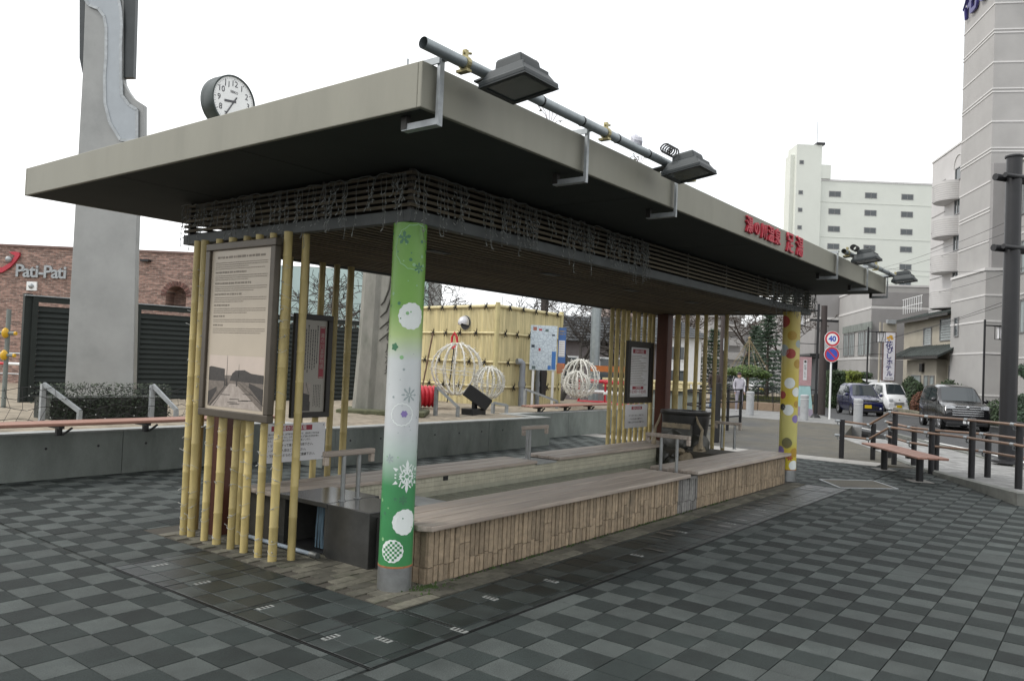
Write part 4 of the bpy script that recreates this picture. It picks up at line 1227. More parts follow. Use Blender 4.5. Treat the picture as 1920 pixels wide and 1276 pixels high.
# wire light balls
def wire_ball(label, c, r, seed):
    rd = random.Random(seed)
    t = thing('wire_light_ball', label, 'light ball', (c[0], c[1], c[2]-r), 'white wire light balls')
    mb, bl = MB(), MB()
    nm = 15
    for k in range(nm):
        a = math.pi*2*k/nm+rd.uniform(-.05,.05)
        p = [(c[0]+r*math.sin(q)*math.cos(a), c[1]+r*math.sin(q)*math.sin(a), c[2]+r*math.cos(q)) for q in [math.pi*i/14 for i in range(15)]]
        mb.tube(p, .013, 5)
        for rep in range(2):
            w = [(x+rd.uniform(-.018,.018), y+rd.uniform(-.018,.018), z+rd.uniform(-.018,.018)) for x,y,z in p]
            bl.tube(w, .005, 3)
            for q in w[1:-1]:
                for m_ in range(2): bl.tube([q, (q[0]+rd.uniform(-.045,.045), q[1]+rd.uniform(-.045,.045), q[2]+rd.uniform(-.045,.045))], [.004,.0075], 4)
    for z in (0, -.15*r):
        rr = math.sqrt(r*r-z*z); p = [(c[0]+rr*math.cos(a), c[1]+rr*math.sin(a), c[2]+z+.04*math.sin(a)) for a in [math.pi*2*i/24 for i in range(25)]]
        mb.tube(p, .006, 5)
    for k in range(6):      # strings crossing inside
        a = rd.uniform(0,6.28); mb.tube([(c[0],c[1],c[2]-r*.96),(c[0]+.5*r*math.cos(a),c[1]+.5*r*math.sin(a),c[2]+rd.uniform(-.2,.1)*r),(c[0]+r*.95*math.cos(a),c[1]+r*.95*math.sin(a),c[2]+rd.uniform(-.1,.2)*r)], .004, 4)
    mb.build('wire_frame', M['ball_white'], t); bl.build('light_string', M['ball_white'], t, kind='stuff')
    return t
wire_ball('largest white wire light ball in front of the bamboo clad hut', (13.02,11.47,1.40), .555, 1)
wire_ball('small white wire light ball right of the black spotlight', (13.23,10.72,1.14), .33, 2)
wire_ball('white wire light ball above the short plank seat', (16.56,10.55,1.27), .46, 3)
wire_ball('small white wire light ball in front of the one above the short seat', (16.0,10.28,1.14), .30, 4)
# black spotlight
sp = thing('spotlight', 'black spotlight tilted on a square black base on the soil bed', 'spotlight', (11.96,10.05,ZT))
MB().box(11.76,12.16,9.9,10.2,ZT-.03,ZT+.11).build('base', M['black'], sp, bevel=.01)
MB().box(11.93,12.01,10.0,10.08,ZT+.11,ZT+.34).build('stem', M['black'], sp)
fr_ = Vector((11.88,10.20,ZT+.48)); to_ = Vector((12.18,9.86,ZT+.18))
MB().bar(tuple(fr_), tuple(to_), .24, .26).build('head', M['black'], sp, bevel=.015)
d_ = (to_-fr_).normalized()
MB().bar(tuple(to_+d_*.001), tuple(to_+d_*.012), .2, .22).build('glass', M['lens'], sp)
# ================================================================ tall grey pylon sign
py0 = (5.93, 12.58, 0)
pf = frame((5.93, 12.56, 0), R(-53.2))     # a to the viewer's right, b away, c up
ptw = thing('sign_pylon', 'tall tapering grey metal pylon with an S shaped ribbon, behind the left seat', 'pylon', (5.93, 12.56, ZT))
M['pylon'] = mat('grey pylon sheet', (.27,.275,.268), .42, .35, var=.10, vscale=2.0, stain=(1.2,.5,.8,(.22,.227,.222)))
M['ribbon'] = mat('pale blue grey ribbon', (.33,.36,.385), .4, .1, var=.05)
M['pyl_dark'] = mat('dark pylon wing', (.05,.055,.056), .35, .4, var=.15, vscale=2)
def S_(u, v): return ((u-186)*12.3/1487.2, (646-v)*12.3/1487.2+1.6+.0)
body = [(-.55,.45),(.535,.45),(.44,3.15),(.43,3.6),(.435,4.5),(.463,4.9),(.438,5.376),(.266,5.475),(.168,5.598),(.10,5.714),(.086,5.806),(.05,6.5),(.02,7.1),(-.05,9.5),(-.62,9.5),(-.58,7.0),(-.555,5.875),(-.55,3.1)]
MB(pf).prism(body, -.02, .10, 'y').build('shaft', M['pylon'], ptw, bevel=.01)
rib = [(.12,4.80),(-.062,5.066),(-.154,5.366),(-.187,5.796),(-.179,6.1),(-.204,6.557),(-.249,6.742),(-.344,6.857),(-.499,6.911),(-.56,7.0),(-.58,9.3),(-.45,9.3),(-.35,7.8),(-.127,7.273),(-.036,7.022),(.01,6.837),(.035,6.626),(.04,6.262),(.065,5.806),(.10,5.503),(.225,5.356),(.352,5.285),(.376,4.80)]
MB(pf).prism(rib, -.05, -.021, 'y').build('ribbon', M['ribbon'], ptw, bevel=.006)
edge = MB(pf)
for a, b in zip(rib, rib[1:]+rib[:1]): edge.bar((a[0],-.048,a[1]), (b[0],-.048,b[1]), .02, .045)
edge.build('ribbon_trim', M['galv'], ptw)
MB(pf).prism([(-.78,9.5),(-.68,7.0),(-.628,6.083),(-.567,5.85),(-.54,5.85),(-.5,9.5)], .0, .09, 'y').build('side_wing', M['pyl_dark'], ptw)
MB(pf).prism([(-.1,9.5),(.02,7.0),(.08,5.80),(.24,5.81),(.208,7.03),(.16,9.5)], .0, .09, 'y').build('side_wing', M['pyl_dark'], ptw)
# ================================================================ dark louvred fence behind the pylon
M['fence'] = mat('dark green fence', (.010,.015,.013), .75, .0, var=.2, vscale=5)
fn = thing('louvre_fence', 'dark green louvred fence running behind the grey pylon', 'fence', (9.4, 15.1, .2))
fa = (6.06, 15.58); fb_ = (13.2, 14.5)
fl = math.hypot(fb_[0]-fa[0], fb_[1]-fa[1]); fang = math.atan2(fb_[1]-fa[1], fb_[0]-fa[0])
ff = frame((fa[0], fa[1], 0), fang)
MB(ff).box(-.12, 0, -.02, .12, .0, 2.46).build('end_panel', M['fence'], fn)
pw = 1.78
sl_ = MB(frame((0,0,0), fang)).add([(.0,-.03,-.052),(pw-.14,-.03,-.052),(pw-.14,.02,.036),(0,.02,.036),(0,-.03,-.038),(pw-.14,-.03,-.038),(pw-.14,.02,.05),(0,.02,.05)], [(0,3,2,1),(4,5,6,7),(0,1,5,4),(2,3,7,6),(1,2,6,5),(3,0,4,7)]).mesh('slat', M['fence'])
for k in range(4):
    a = k*pw
    MB(ff).box(a, a+.09, -.06, .06, .0, 2.42).build('post', M['fence'], fn)
    MB(ff).box(a+.09, a+pw, -.05, .05, 2.32, 2.42).build('top_rail', M['fence'], fn)
    for q in range(20):
        inst('slat', sl_, fn, ff(a+.10, 0, .34+q*.098))
MB(ff).box(-.12, 4*pw, -.07, .08, 2.421, 2.44).build('coping', M['galv'], fn)
# ================================================================ brick shop building
def brick_mat():
    m = mat('red brick wall', (.2,.1,.08), .85)
    n, l = m.node_tree.nodes, m.node_tree.links
    b = n['Principled BSDF']
    g = [x for x in n if x.type == 'NEW_GEOMETRY'][0]
    # wall axes: horizontal run along the facade, height
    dt = n.new('ShaderNodeVectorMath'); dt.operation = 'DOT_PRODUCT'; dt.inputs[1].default_value = (.607,-.795,0)
    l.new(g.outputs['Position'], dt.inputs[0])
    sp = n.new('ShaderNodeSeparateXYZ'); l.new(g.outputs['Position'], sp.inputs[0])
    cb = n.new('ShaderNodeCombineXYZ'); l.new(dt.outputs['Value'], cb.inputs[0]); l.new(sp.outputs['Z'], cb.inputs[1])
    br = n.new('ShaderNodeTexBrick'); br.inputs['Scale'].default_value = 1.0
    br.inputs['Brick Width'].default_value = .22; br.inputs['Row Height'].default_value = .072; br.inputs['Mortar Size'].default_value = .007
    br.inputs['Color1'].default_value = (.30,.185,.15,1); br.inputs['Color2'].default_value = (.14,.092,.077,1); br.inputs['Mortar'].default_value = (.29,.24,.21,1)
    br.inputs['Bias'].default_value = -.1
    l.new(cb.outputs[0], br.inputs['Vector'])
    wn_ = n.new('ShaderNodeTexNoise'); wn_.inputs['Scale'].default_value = 5; wn_.inputs['Detail'].default_value = 5
    mp = n.new('ShaderNodeMapping'); mp.inputs['Scale'].default_value = (1,3.2,1); l.new(cb.outputs[0], mp.inputs['Vector']); l.new(mp.outputs[0], wn_.inputs['Vector'])
    rp = n.new('ShaderNodeMapRange'); rp.inputs['From Min'].default_value = .35; rp.inputs['From Max'].default_value = .7; rp.inputs['To Min'].default_value = .6; rp.inputs['To Max'].default_value = 1.5
    l.new(wn_.outputs['Fac'], rp.inputs['Value'])
    vm = n.new('ShaderNodeVectorMath'); vm.operation = 'SCALE'; l.new(br.outputs['Color'], vm.inputs[0]); l.new(rp.outputs['Result'], vm.inputs['Scale'])
    l.new(vm.outputs[0], b.inputs['Base Color'])
    bp = n.new('ShaderNodeBump'); bp.inputs['Strength'].default_value = .6; bp.inputs['Distance'].default_value = .02; bp.invert = True
    l.new(br.outputs['Fac'], bp.inputs['Height']); l.new(bp.outputs['Normal'], b.inputs['Normal'])
    return m
M['brick'] = brick_mat()
bw = frame((11.08, 31.45, 0), R(-52.0))       # a along the facade to the right, b away
bb = thing('brick_shop', 'low red brick shop building with metal lettering and an arched niche', 'building', (13, 29, 0))
# wall with an arched niche left open
niche_c, niche_w, niche_z0, niche_z1 = 6.28, .36, 2.88, 3.42
def arch(nq=12): return [(niche_c-niche_w, niche_z0)]+[(niche_c-niche_w*math.cos(math.pi*i/nq), niche_z1+niche_w*math.sin(math.pi*i/nq)) for i in range(nq+1)]+[(niche_c+niche_w, niche_z0)]
A = arch()
outer = [(niche_c-niche_w-.001, 0), (-8, 0), (-8, 4.92), (14, 4.92), (14, 0)]
mb = MB(bw)
mb.box(-8, niche_c-niche_w, 0, .8, 0, 4.92); mb.box(niche_c+niche_w, 7.7, 0, .8, 0, 4.92); mb.box(niche_c-niche_w, niche_c+niche_w, .0, .8, 0, niche_z0)
top = [(niche_c-niche_w, 4.92)]+A[1:-1]+[(niche_c+niche_w, 4.92)]
for k in range(len(A)-3):
    p, q = A[k+1], A[k+2]
    mb.add([(p[0],0,p[1]),(q[0],0,q[1]),(q[0],0,4.92),(p[0],0,4.92),(p[0],.8,p[1]),(q[0],.8,q[1]),(q[0],.8,4.92),(p[0],.8,4.92)], [(0,1,2,3),(0,4,5,1),(3,2,6,7)])
mb.box(7.4, 7.7, .8, 9, 0, 4.92)
wl_ = mb.build('wall', M['brick'], bb)
MB(bw).box(niche_c-niche_w, niche_c+niche_w, .70, .78, niche_z0, niche_z1+niche_w).build('niche_back', M['brick'], wl_)
MB(bw).box(-8.05, 7.75, -.05, .85, 4.925, 5.0).build('coping', mat('brick coping', (.17,.11,.095), .8), bb)
vs = mat('brick voussoir', (.13,.065,.055), .85, var=.3, rnd=.3)
for k in range(13):
    a = math.pi*(k+.5)/13; c, s = math.cos(a), math.sin(a)
    MB(bw).bar((niche_c-niche_w*c, -.012, niche_z1+niche_w*s), (niche_c-(niche_w+.17)*c, -.012, niche_z1+(niche_w+.17)*s), .07, .03, (c*.0,1,0)).build('voussoir', vs, wl_)
for k, ch in enumerate('Pati-Pati'):
    xs_ = (.78,1.02,1.23,1.39,1.54,1.76,2.02,2.22,2.37)
    me = text_mesh(ch, .62, .03, .012); me.materials.clear(); me.materials.append(M['galv'])
    inst('shop_letter', me, bb, bw(xs_[k], -.05, 4.06), (R(90),0,R(-52.0)))
sw = [(-.9,3.35),(-.55,3.62),(-.2,3.72),(.02,3.95),(.20,4.0),(.45,4.18),(.62,4.38),(.76,4.62),(.74,4.72),(.6,4.74),(.38,4.72),(.5,4.64),(.6,4.6),(.46,4.36),(.2,4.18),(-.06,4.12),(-.3,3.9),(-.7,3.66)]
MB(bw).prism(sw, -.09, -.01, 'y').build('red_swoosh', M['letter_red'], bb)
MB(bw).ball((.40,-.1,4.46), .115, 14, 10).build('logo_ball', M['galv'], bb, 60)
MB(bw).box(1.05,1.40,-.06,0,3.40,3.71).build('wall_plate', M['white'], bb)
MB(bw).ball((1.22,-.07,3.55), .09, 12, 8).build('wall_lamp', M['galv'], bb, 60)
MB(bw).box(5.05, 5.35, -.25, -.01, 4.58, 4.66).build('wall_spotlight', M['black'], bb)
# pale glass building further right
tg = mat('pale teal glass cladding', (.36,.47,.46), .22, var=.06, vscale=1.5)
tb = thing('glass_building', 'pale teal glass clad building behind the back bamboo poles', 'building', (20, 24, 0))
tf = frame((18.2, 25.6, 0), R(-52.0))
for k in range(5):
    for q, (z0, z1) in enumerate(((0,1.6),(1.615,3.55),(3.565,4.85))):
        MB(tf).box(k*1.2, k*1.2+1.185, 0, .1, z0, z1).build('glass_panel', tg, tb)
MB(tf).box(-.02, 6.0, .11, 6, 0, 4.9).build('core', M['concrete_lip'], tb)

# ================================================================ stone monument
mo = thing('stone_monument', 'tall grey carved stone monument behind the green post', 'monument', (10.45,10.85,ZT))
mf = frame((10.06, 11.28, 0), R(-52.6))
stn = mat('grey carved stone', (.23,.225,.20), .85, var=.2, vscale=4, bump=.35, bscale=30, stain=(1.6,.48,.75,(.10,.115,.085)), stretch=(1,1,.4))
mb = MB(mf)
prof = [(-.08,.0),(.0,-.10),(.22,-.14),(.32,-.10),(.40,-.13),(1.05,-.13),(1.12,0),(1.12,.35),(-.08,.35)]
lev = [(ZT-.05,1.06),(.9,1.02),(1.6,.97),(2.4,.93),(3.3,.9),(3.5,.86)]
pts = []
for z, s in lev: pts += [(.55+(a-.55)*s, b*s, z) for a, b in prof]
n = len(prof)
mb.add(pts, [(i*n+k, i*n+(k+1)%n, (i+1)*n+(k+1)%n, (i+1)*n+k) for i in range(len(lev)-1) for k in range(n)]+[tuple((len(lev)-1)*n+k for k in range(n))])
mb.build('slab', stn, mo, 30)
carve = mat('carved groove', (.06,.06,.05), .9)
for k in range(4):
    p = [(.36+.0*k, -.125, 2.55-.22*k+.0), (.42+.05*k,-.128,2.62-.18*k), (.50+.06*k,-.128,2.85-.12*k), (.53+.07*k,-.126,3.15-.05*k)]
    MB(mf).tube(p, [.010,.018,.018,.012], 6).build('carved_curve', carve, mo, 60)
put_text('carved_letters', '湯の川温泉', .20, carve, mo, mf(.58,-.132,1.75), 90, R(-52.6), depth=.003, vertical=True)
MB(mf).box(-.3, 1.3, -.5, .5, ZT-.02, ZT+.07).build('plinth', mat('mossy plinth', (.10,.105,.06), .95, var=.4, vscale=8, bump=.5), mo, bevel=.02)

# ================================================================ bamboo clad hut
hut = thing('bamboo_hut', 'small hut clad in pale yellow bamboo with rope knots', 'hut', (14.86,11.88,ZT))
M['bam_pale'] = mat('pale bamboo cladding', (.56,.49,.28), .65, var=.16, vscale=5, island=.14, stretch=(3,3,.4))
M['bam_post'] = mat('bamboo corner post', (.46,.40,.20), .5, var=.12)
hc = (14.86, 11.88); hl = (15.36, 16.0); hr = (17.98, 12.14)
H0, H1 = ZT-.05, 3.0
MB().prism([hc, hr, (hr[0]+.4,15.8), hl], H0, H1-.12).build('core', M['bam_post'], hut)
rope = mat('black rope', (.012,.011,.01), .9)
km = MB()
for k in range(9):
    a = random.uniform(0,6.28); km.tube([(0,0,0),(.03*math.cos(a),-.03,.04*math.sin(a)),(.10*math.cos(a),-.03,.115*math.sin(a))], [.014,.009,.005], 4)
km.ball((0,-.015,0), .028, 7, 5)
for fi, (pa, pb_) in enumerate(((hl, hc), (hc, hr))):
    L = math.hypot(pb_[0]-pa[0], pb_[1]-pa[1]); ang = math.atan2(pb_[1]-pa[1], pb_[0]-pa[0])
    fr2 = frame((pa[0], pa[1], 0), ang)
    mb = MB(fr2); x = .02
    while x < L-.03:
        w = random.uniform(.040,.052)
        z1 = H1-.06+random.uniform(-.01,.01)
        mb.add([(x,-.002,H0),(x+w*.25,-.022,H0),(x+w*.75,-.022,H0),(x+w-.002,-.002,H0),(x,-.002,z1),(x+w*.25,-.022,z1),(x+w*.75,-.022,z1),(x+w-.002,-.002,z1)], [(0,1,5,4),(1,2,6,5),(2,3,7,6),(4,5,6,7)])
        x += w
    mb.build('bamboo_strip', M['bam_pale'], hut, kind='stuff')
    kmesh = MB(frame((0,0,0), ang)).add(km.v, km.f).mesh('rope_knot', rope)
    for q, z in enumerate((.98, 1.58, 2.28, 2.93)):
        MB(fr2).tube([(.0,-.045,z),(L,-.045,z)], .04 if z > 2.9 else .028, 10).build('batten', M['bam_pale'], hut, 50)
        x = .18+(.25 if q % 2 else 0)+random.uniform(0,.1)
        while x < L-.1:
            inst('rope_knot', kmesh, hut, fr2(x, -.065, z)); x += random.uniform(.5,.62)
for p in (hl, hc, hr):
    MB().lathe((p[0]-.01,p[1]-.02,0), [(.06,H0),(.06,H1+.02)], 14).build('corner_post', M['bam_post'], hut, 50)
# vent hood
vt = MB()
vh = Vector((14.97, 12.95, 2.53)); ax = Vector((-1,.1,0)).normalized()
fr3 = frame((vh.x, vh.y, vh.z), math.atan2(ax.y, ax.x)-R(90))
pts, faces = [], []; n_a, n_b = 16, 8
for i in range(n_b+1):
    ph = math.pi/2*i/n_b
    for k in range(n_a):
        a = 2*math.pi*k/n_a
        x, z = math.cos(a)*math.cos(ph), math.sin(a)*math.cos(ph); y = math.sin(ph)
        pts.append((.165*x, .05+.17*y, .165*z))
faces = [(i*n_a+k, i*n_a+(k+1)%n_a, (i+1)*n_a+(k+1)%n_a, (i+1)*n_a+k) for i in range(n_b) for k in range(n_a) if not (i >= 0 and i < 6 and math.sin(2*math.pi*(k+.5)/n_a) < -.35)]
vt = MB(lambda a, b, c: fr3(a, b, c)); vt.add(pts, faces)
vo = vt.build('vent_hood', mat('white vent steel', (.55,.55,.58), .35, .2), hut, 60)
MB(fr3).add([(.175*math.cos(2*math.pi*k/20), .03, .175*math.sin(2*math.pi*k/20)) for k in range(20)], [tuple(range(20))]).build('vent_dark', M['black'], vo)
MB(fr3).tube([(0,.0,0),(0,.028,0)], .18, 20).build('vent_flange', M['galv'], vo, 40)
pvc = mat('grey plastic conduit', (.24,.26,.29), .45)
for k, (px, py, h, r) in enumerate(((15.75, 11.72, 1.62, .075), (16.6, 11.85, 1.55, .06))):
    t = thing('vent_pipe', ('thick grey elbow pipe standing left of the map board', 'grey elbow pipe partly behind the map board')[k], 'pipe', (px, py, ZT), 'elbow pipes at the hut')
    MB().tube([(px,py,ZT-.05),(px,py,h-.12),(px-.01,py,h-.04),(px-.06,py+.02,h),(px-.16,py+.06,h)], r, 12).build('pipe', pvc, t, 50)
    MB().tube([(px,py,ZT+.45),(px,py,ZT+.58)], r*1.2, 12).build('joint_sleeve', pvc, t, 50)
# tools and red drum by the hut
t = thing('red_cable_drum', 'red ribbed plastic drum lying behind the green post', 'drum', (12.3,11.9,ZT))
prof = []
for k in range(9):
    prof += [(.20,.09*k),(.235,.09*k+.03),(.235,.09*k+.06),(.20,.09*k+.085)]
redp = mat('red plastic', (.50,.02,.035), .3, var=.12)
mbx = MB(lambda a,b,c: (11.75+c*.90, 12.3-c*.45, ZT+.22+a) if False else (11.95+c*.83-b*.55, 12.15-c*.55-b*.83, ZT+.24+a))
mbx.lathe((0,0,0), prof, 16); mbx.build('drum', redp, t, 40)
MB().tube([(11.9,11.7,ZT),(11.95,11.65,ZT+.3)], .03, 8).build('peg', M['white'], t)
t = thing('leaning_stick', 'long thin wooden stick leaning on the bamboo hut', 'stick', (13.7,14.1,ZT))
MB().tube([(13.9,13.4,ZT-.02),(14.8,13.35+.55,2.25)], .02, 6).build('shaft', mat('old stick', (.09,.05,.03), .8), t)
t = thing('snow_shovel', 'shovel with red handle standing behind the big wire ball', 'shovel', (14.5,13.0,ZT))
MB().tube([(14.45,13.0,ZT),(14.62,13.0,1.9)], .016, 6).build('shaft', M['black'], t)
MB().tube([(14.62,13.03,1.86),(14.63,13.1,2.0),(14.64,13.1,2.15),(14.65,13.03,2.26),(14.66,12.96,2.15),(14.66,12.93,2.0),(14.62,13.0,1.88)], .032, 6).build('grip', redp, t, 60)
t = solo('hanging_jacket', MB().prism([(-.12,-.5),(.12,-.5),(.16,.1),(.1,.3),(-.1,.3),(-.16,.1)], -.05, .05, 'y'), M['black'], 'dark cloth hanging on the hut wall beside the map board', 'cloth', bevel=.03)
t.location = (16.75, 11.80, .75); t.rotation_euler = (0,0,R(4))
# map boards
mp = thing('map_board', 'pale blue sightseeing map board on two white posts', 'map board', (16.0,11.3,ZT))
mfr = frame((15.80, 11.55, 0), R(-52.6))
def map_mat():
    m = mat('printed map', (.52,.58,.62), .4, var=.1, vscale=6)
    n, l = m.node_tree.nodes, m.node_tree.links
    vm = [x for x in n if x.type == 'VECT_MATH'][0]; g = [x for x in n if x.type == 'NEW_GEOMETRY'][0]
    vo = n.new('ShaderNodeTexVoronoi'); vo.feature = 'DISTANCE_TO_EDGE'; vo.inputs['Scale'].default_value = 11
    l.new(g.outputs['Position'], vo.inputs['Vector'])
    rp = n.new('ShaderNodeValToRGB'); rp.color_ramp.elements[0].position = .02; rp.color_ramp.elements[0].color = (.26,.32,.40,1); rp.color_ramp.elements[1].position = .05; rp.color_ramp.elements[1].color = (.50,.57,.62,1)
    l.new(vo.outputs['Distance'], rp.inputs[0]); l.new(rp.outputs[0], vm.inputs[0])
    return m
MB(mfr).box(0, .655, -.03, 0, 1.43, 2.53).build('panel', map_mat(), mp, bevel=.004)
dotc = [mat('map print %d' % k, c, .45) for k, c in enumerate(((.30,.12,.08),(.35,.05,.06),(.10,.14,.14),(.05,.16,.42),(.03,.04,.06)))]
for (a, c, w, h, k) in ((.06,2.40,.09,.09,0),(.20,2.40,.08,.05,1),(.36,2.38,.08,.06,2),(.53,2.28,.07,.04,4),(.03,1.98,.08,.07,4),(.21,1.90,.05,.07,1),(.06,1.45,.09,.08,2),(.45,1.45,.08,.10,3),(.54,1.46,.10,.44,3)):
    MB(mfr).quad((a,-.0312,c),(a+w,-.0312,c),(a+w,-.0312,c+h),(a,-.0312,c+h)).build('map_picture', dotc[k], mp)
for a in (.07, .56): MB(mfr).box(a, a+.06, -.005, .05, ZT-.1, 2.4).build('post', M['white'], mp)
nb = thing('notice_panel', 'narrow blue and orange notice panel right of the map board', 'notice board', (16.4,11.0,ZT))
nfr = frame((16.24, 11.02, 0), R(-52.6))
MB(nfr).box(0, .19, -.02, 0, 1.62, 2.50).build('panel', mat('blue print', (.05,.12,.30), .4), nb)
MB(nfr).box(-.01, .18, -.021, 0, 1.37, 1.618).build('lower_panel', mat('orange print', (.48,.16,.07), .4), nb)
MB(nfr).quad((.02,-.0212,1.78),(.17,-.0212,1.78),(.17,-.0212,2.18),(.02,-.0212,2.18)).build('text_field', M['paper_white'], nb)
mb = MB(nfr)
for k in range(7): mb.box(.03,.16,-.0218,-.0213,1.80+.055*k,1.812+.055*k)
for k in range(4): mb.box(.01,.15,-.0225,-.0212,1.41+.05*k,1.425+.05*k)
for k in range(2): scribble(mb, .02, .17, 2.41-.07*k, .05, -.021, rnd)
mb.build('print_lines', M['ink_grey'], nb, kind='stuff')
MB(nfr).box(.0, .03, .0, .05, ZT-.1, 2.4).build('post', M['bam_post'], nb)
# scaffold barrier and utility cabinet at the left edge
t = thing('scaffold_barrier', 'grey tube barrier with yellow couplers at the left edge', 'barrier', (5.13,14.04,ZT))
bf = frame((5.13, 14.04, 0), R(-52.6)); grp = mat('grey green tube', (.16,.18,.17), .5, .3); yel = mat('yellow coupler', (.55,.32,.01), .4)
MB(bf).tube([(0,0,ZT-.1),(0,0,2.1)], .035, 10).build('upright', grp, t, 50)
for z in (1.37, 1.72):
    MB(bf).tube([(-1.5,-.05,z),(.14,-.05,z)], .028, 10).build('cross_tube', grp, t, 50)
    MB(bf).ball((0,-.06,z), .075, 10, 7, (.7,.8,1.1)).build('coupler', yel, t, 60)
    MB(bf).tube([(.14,-.05,z),(.17,-.05,z)], .03, 10).build('end_cap', yel, t, 50)
t = thing('utility_cabinet', 'pale grey cabinet with two round openings left of the louvred fence', 'cabinet', (9.3,24,.12))
uf = frame((9.17, 24.19, 0), R(-52.6))
MB(uf).box(.0, .45, 0, .4, .5, 1.86).build('body', M['ribbon'], t, bevel=.02)
for z in (1.44, 1.78): MB(uf).tube([(.28,-.012,z),(.28,0,z)], .06, 14).build('opening', M['black'], t)
t = thing('yard_railing', 'thin grey railing in front of the brick shop', 'railing', (8,23.4,.12))
yf = frame((8.0, 24.0-.6, 0), R(-52.6))
for z in (.75, 1.0, 1.28): MB(yf).tube([(-3,0,z),(2.8,0,z)], .02, 6).build('rail', M['galv'], t)
for k in range(8): MB(yf).tube([(-2.8+.8*k,0,.1),(-2.8+.8*k,0,1.28)], .02, 6).build('post', M['galv'], t)
t = thing('barrier_bar', 'red and white striped barrier bar in front of the brick shop', 'barrier', (8,23,.12))
for k in range(6): MB(yf).tube([(-.9+.6*k,-.4,1.02),(-.3+.6*k,-.4,1.02)], .035, 8).build('stripe', (redp, M['white'])[k % 2], t, 50)
for k in (-.8, 2.5): MB(yf).tube([(k,-.4,.1),(k,-.4,1.9 if k < 0 else 1.02)], .03, 8).build('post', M['white'], t)
# ================================================================ handrails beside the bench and the plaza bench
M['rail_black'] = mat('black powder coat', (.016,.016,.018), .4, .2, var=.1)
M['rail_wood'] = mat('brown rail sleeve', (.20,.125,.085), .5, var=.15, vscale=6)
def rail_run(name, label, pts, zs, base):
    """posts at pts, two brown rails; zs: height of the top rail at each post"""
    t = thing(name, label, 'railing', (pts[0][0], pts[0][1], base[0]))
    for (x, y), zt, zb in zip(pts, zs, base):
        p = MB().tube([(x,y,zb-.1),(x,y,zt)], .048, 14).build('post', M['rail_black'], t, 50)
        MB().lathe((x,y,zt), [(.048,0),(.046,.012),(.02,.02)], 14).build('cap', M['rail_black'], p, 50)
    for a, b, za, zb in zip(pts, pts[1:], zs, zs[1:]):
        d = Vector((b[0]-a[0], b[1]-a[1], 0)).normalized(); nn = Vector((-d.y, d.x, 0))*-.09
        for dz in (-.02, -.30):
            A_, B_ = Vector((a[0],a[1],za+dz))+nn*0, Vector((b[0],b[1],zb+dz))+nn*0
            side = Vector((SN[0], SN[1], 0))*-.085
            A_ += side; B_ += side
            MB().tube([tuple(A_), tuple(B_)], .021, 10).build('rail', M['rail_wood'], t, 50)
            for q, e in ((A_, a), (B_, b)):
                MB().tube([tuple(q-d*.05), tuple(q+d*.05)], .027, 10).build('sleeve', M['galv'], t, 50)
                MB().tube([tuple(q), tuple(q+Vector((0,0,-.07))), (e[0], e[1], q.z-.09)], .012, 7).build('support_arm', M['galv'], t, 60)
    return t
rail_run('ramp_handrail', 'near black post handrail with two brown rails behind the bench', [(16.32,4.29),(16.64,3.79),(16.12,3.30),(15.27,2.54),(14.44,1.83),(13.25,1.10),(12.3,.5)], [.74,.69,.985,.985,1.01,1.04,1.05], [0,0,.02,.05,.08,.12,.14])
rail_run('back_handrail', 'far black post handrail with two brown rails nearer the road', [(17.4,3.64),(16.28,3.0),(15.61,2.52),(15.06,1.68),(13.9,.9)], [.735,.72,.74,.77,.80], [.0,.03,.05,.08,.1])
bn = thing('plaza_bench', 'red brown plank bench on two black legs beside the ramp', 'bench', (14.45,2.85,0))
bfr = frame((14.45,2.85,0), math.atan2(.785,1.19))
for k in range(3): MB(bfr).box(-1.15, 1.15, -.235+.158*k, -.235+.153+.158*k, .385, .42).build('seat_plank', M['red_plank'], bn, bevel=.01)
for x in (-.70, .70):
    lg = MB(bfr).lathe((x,0,0), [(.055,0),(.055,.35)], 16); o = lg.build('leg', M['rail_black'], bn, 50)
    MB(bfr).box(x-.04, x+.04, -.21, .21, .35, .384).build('bearer', M['rail_black'], o)
    MB(bfr).box(x-.16, x+.16, -.16, .16, .002, .006).build('footing', M['band'], o)
# ================================================================ big black lamp column at the right
bp0 = (18.3, 1.72, .08)
t = thing('lamp_column', 'thick black column with cross arms at the right edge', 'pole', bp0)
MB().tube([(bp0[0],bp0[1],0),(bp0[0],bp0[1],6.05)], [.155,.14], 20).build('shaft', M['rail_black'], t, 50)
MB().lathe((bp0[0],bp0[1],.04), [(.27,0),(.26,.05),(.2,.07)], 20).build('base_plate', M['rail_black'], t, 40)
MB().lathe((bp0[0],bp0[1],6.05), [(.17,0),(.17,.03),(.13,.05)], 20).build('cap', M['rail_black'], t, 40)
for z in (5.65, 4.25):
    for k, y in enumerate((-.11, .11)):
        MB(frame((bp0[0],bp0[1],z), SANG-R(62))).tube([(-.36,y,0),(2.4,y,0)], .07 if k else .05, 10).build('cross_arm', M['rail_black'], t, 50)
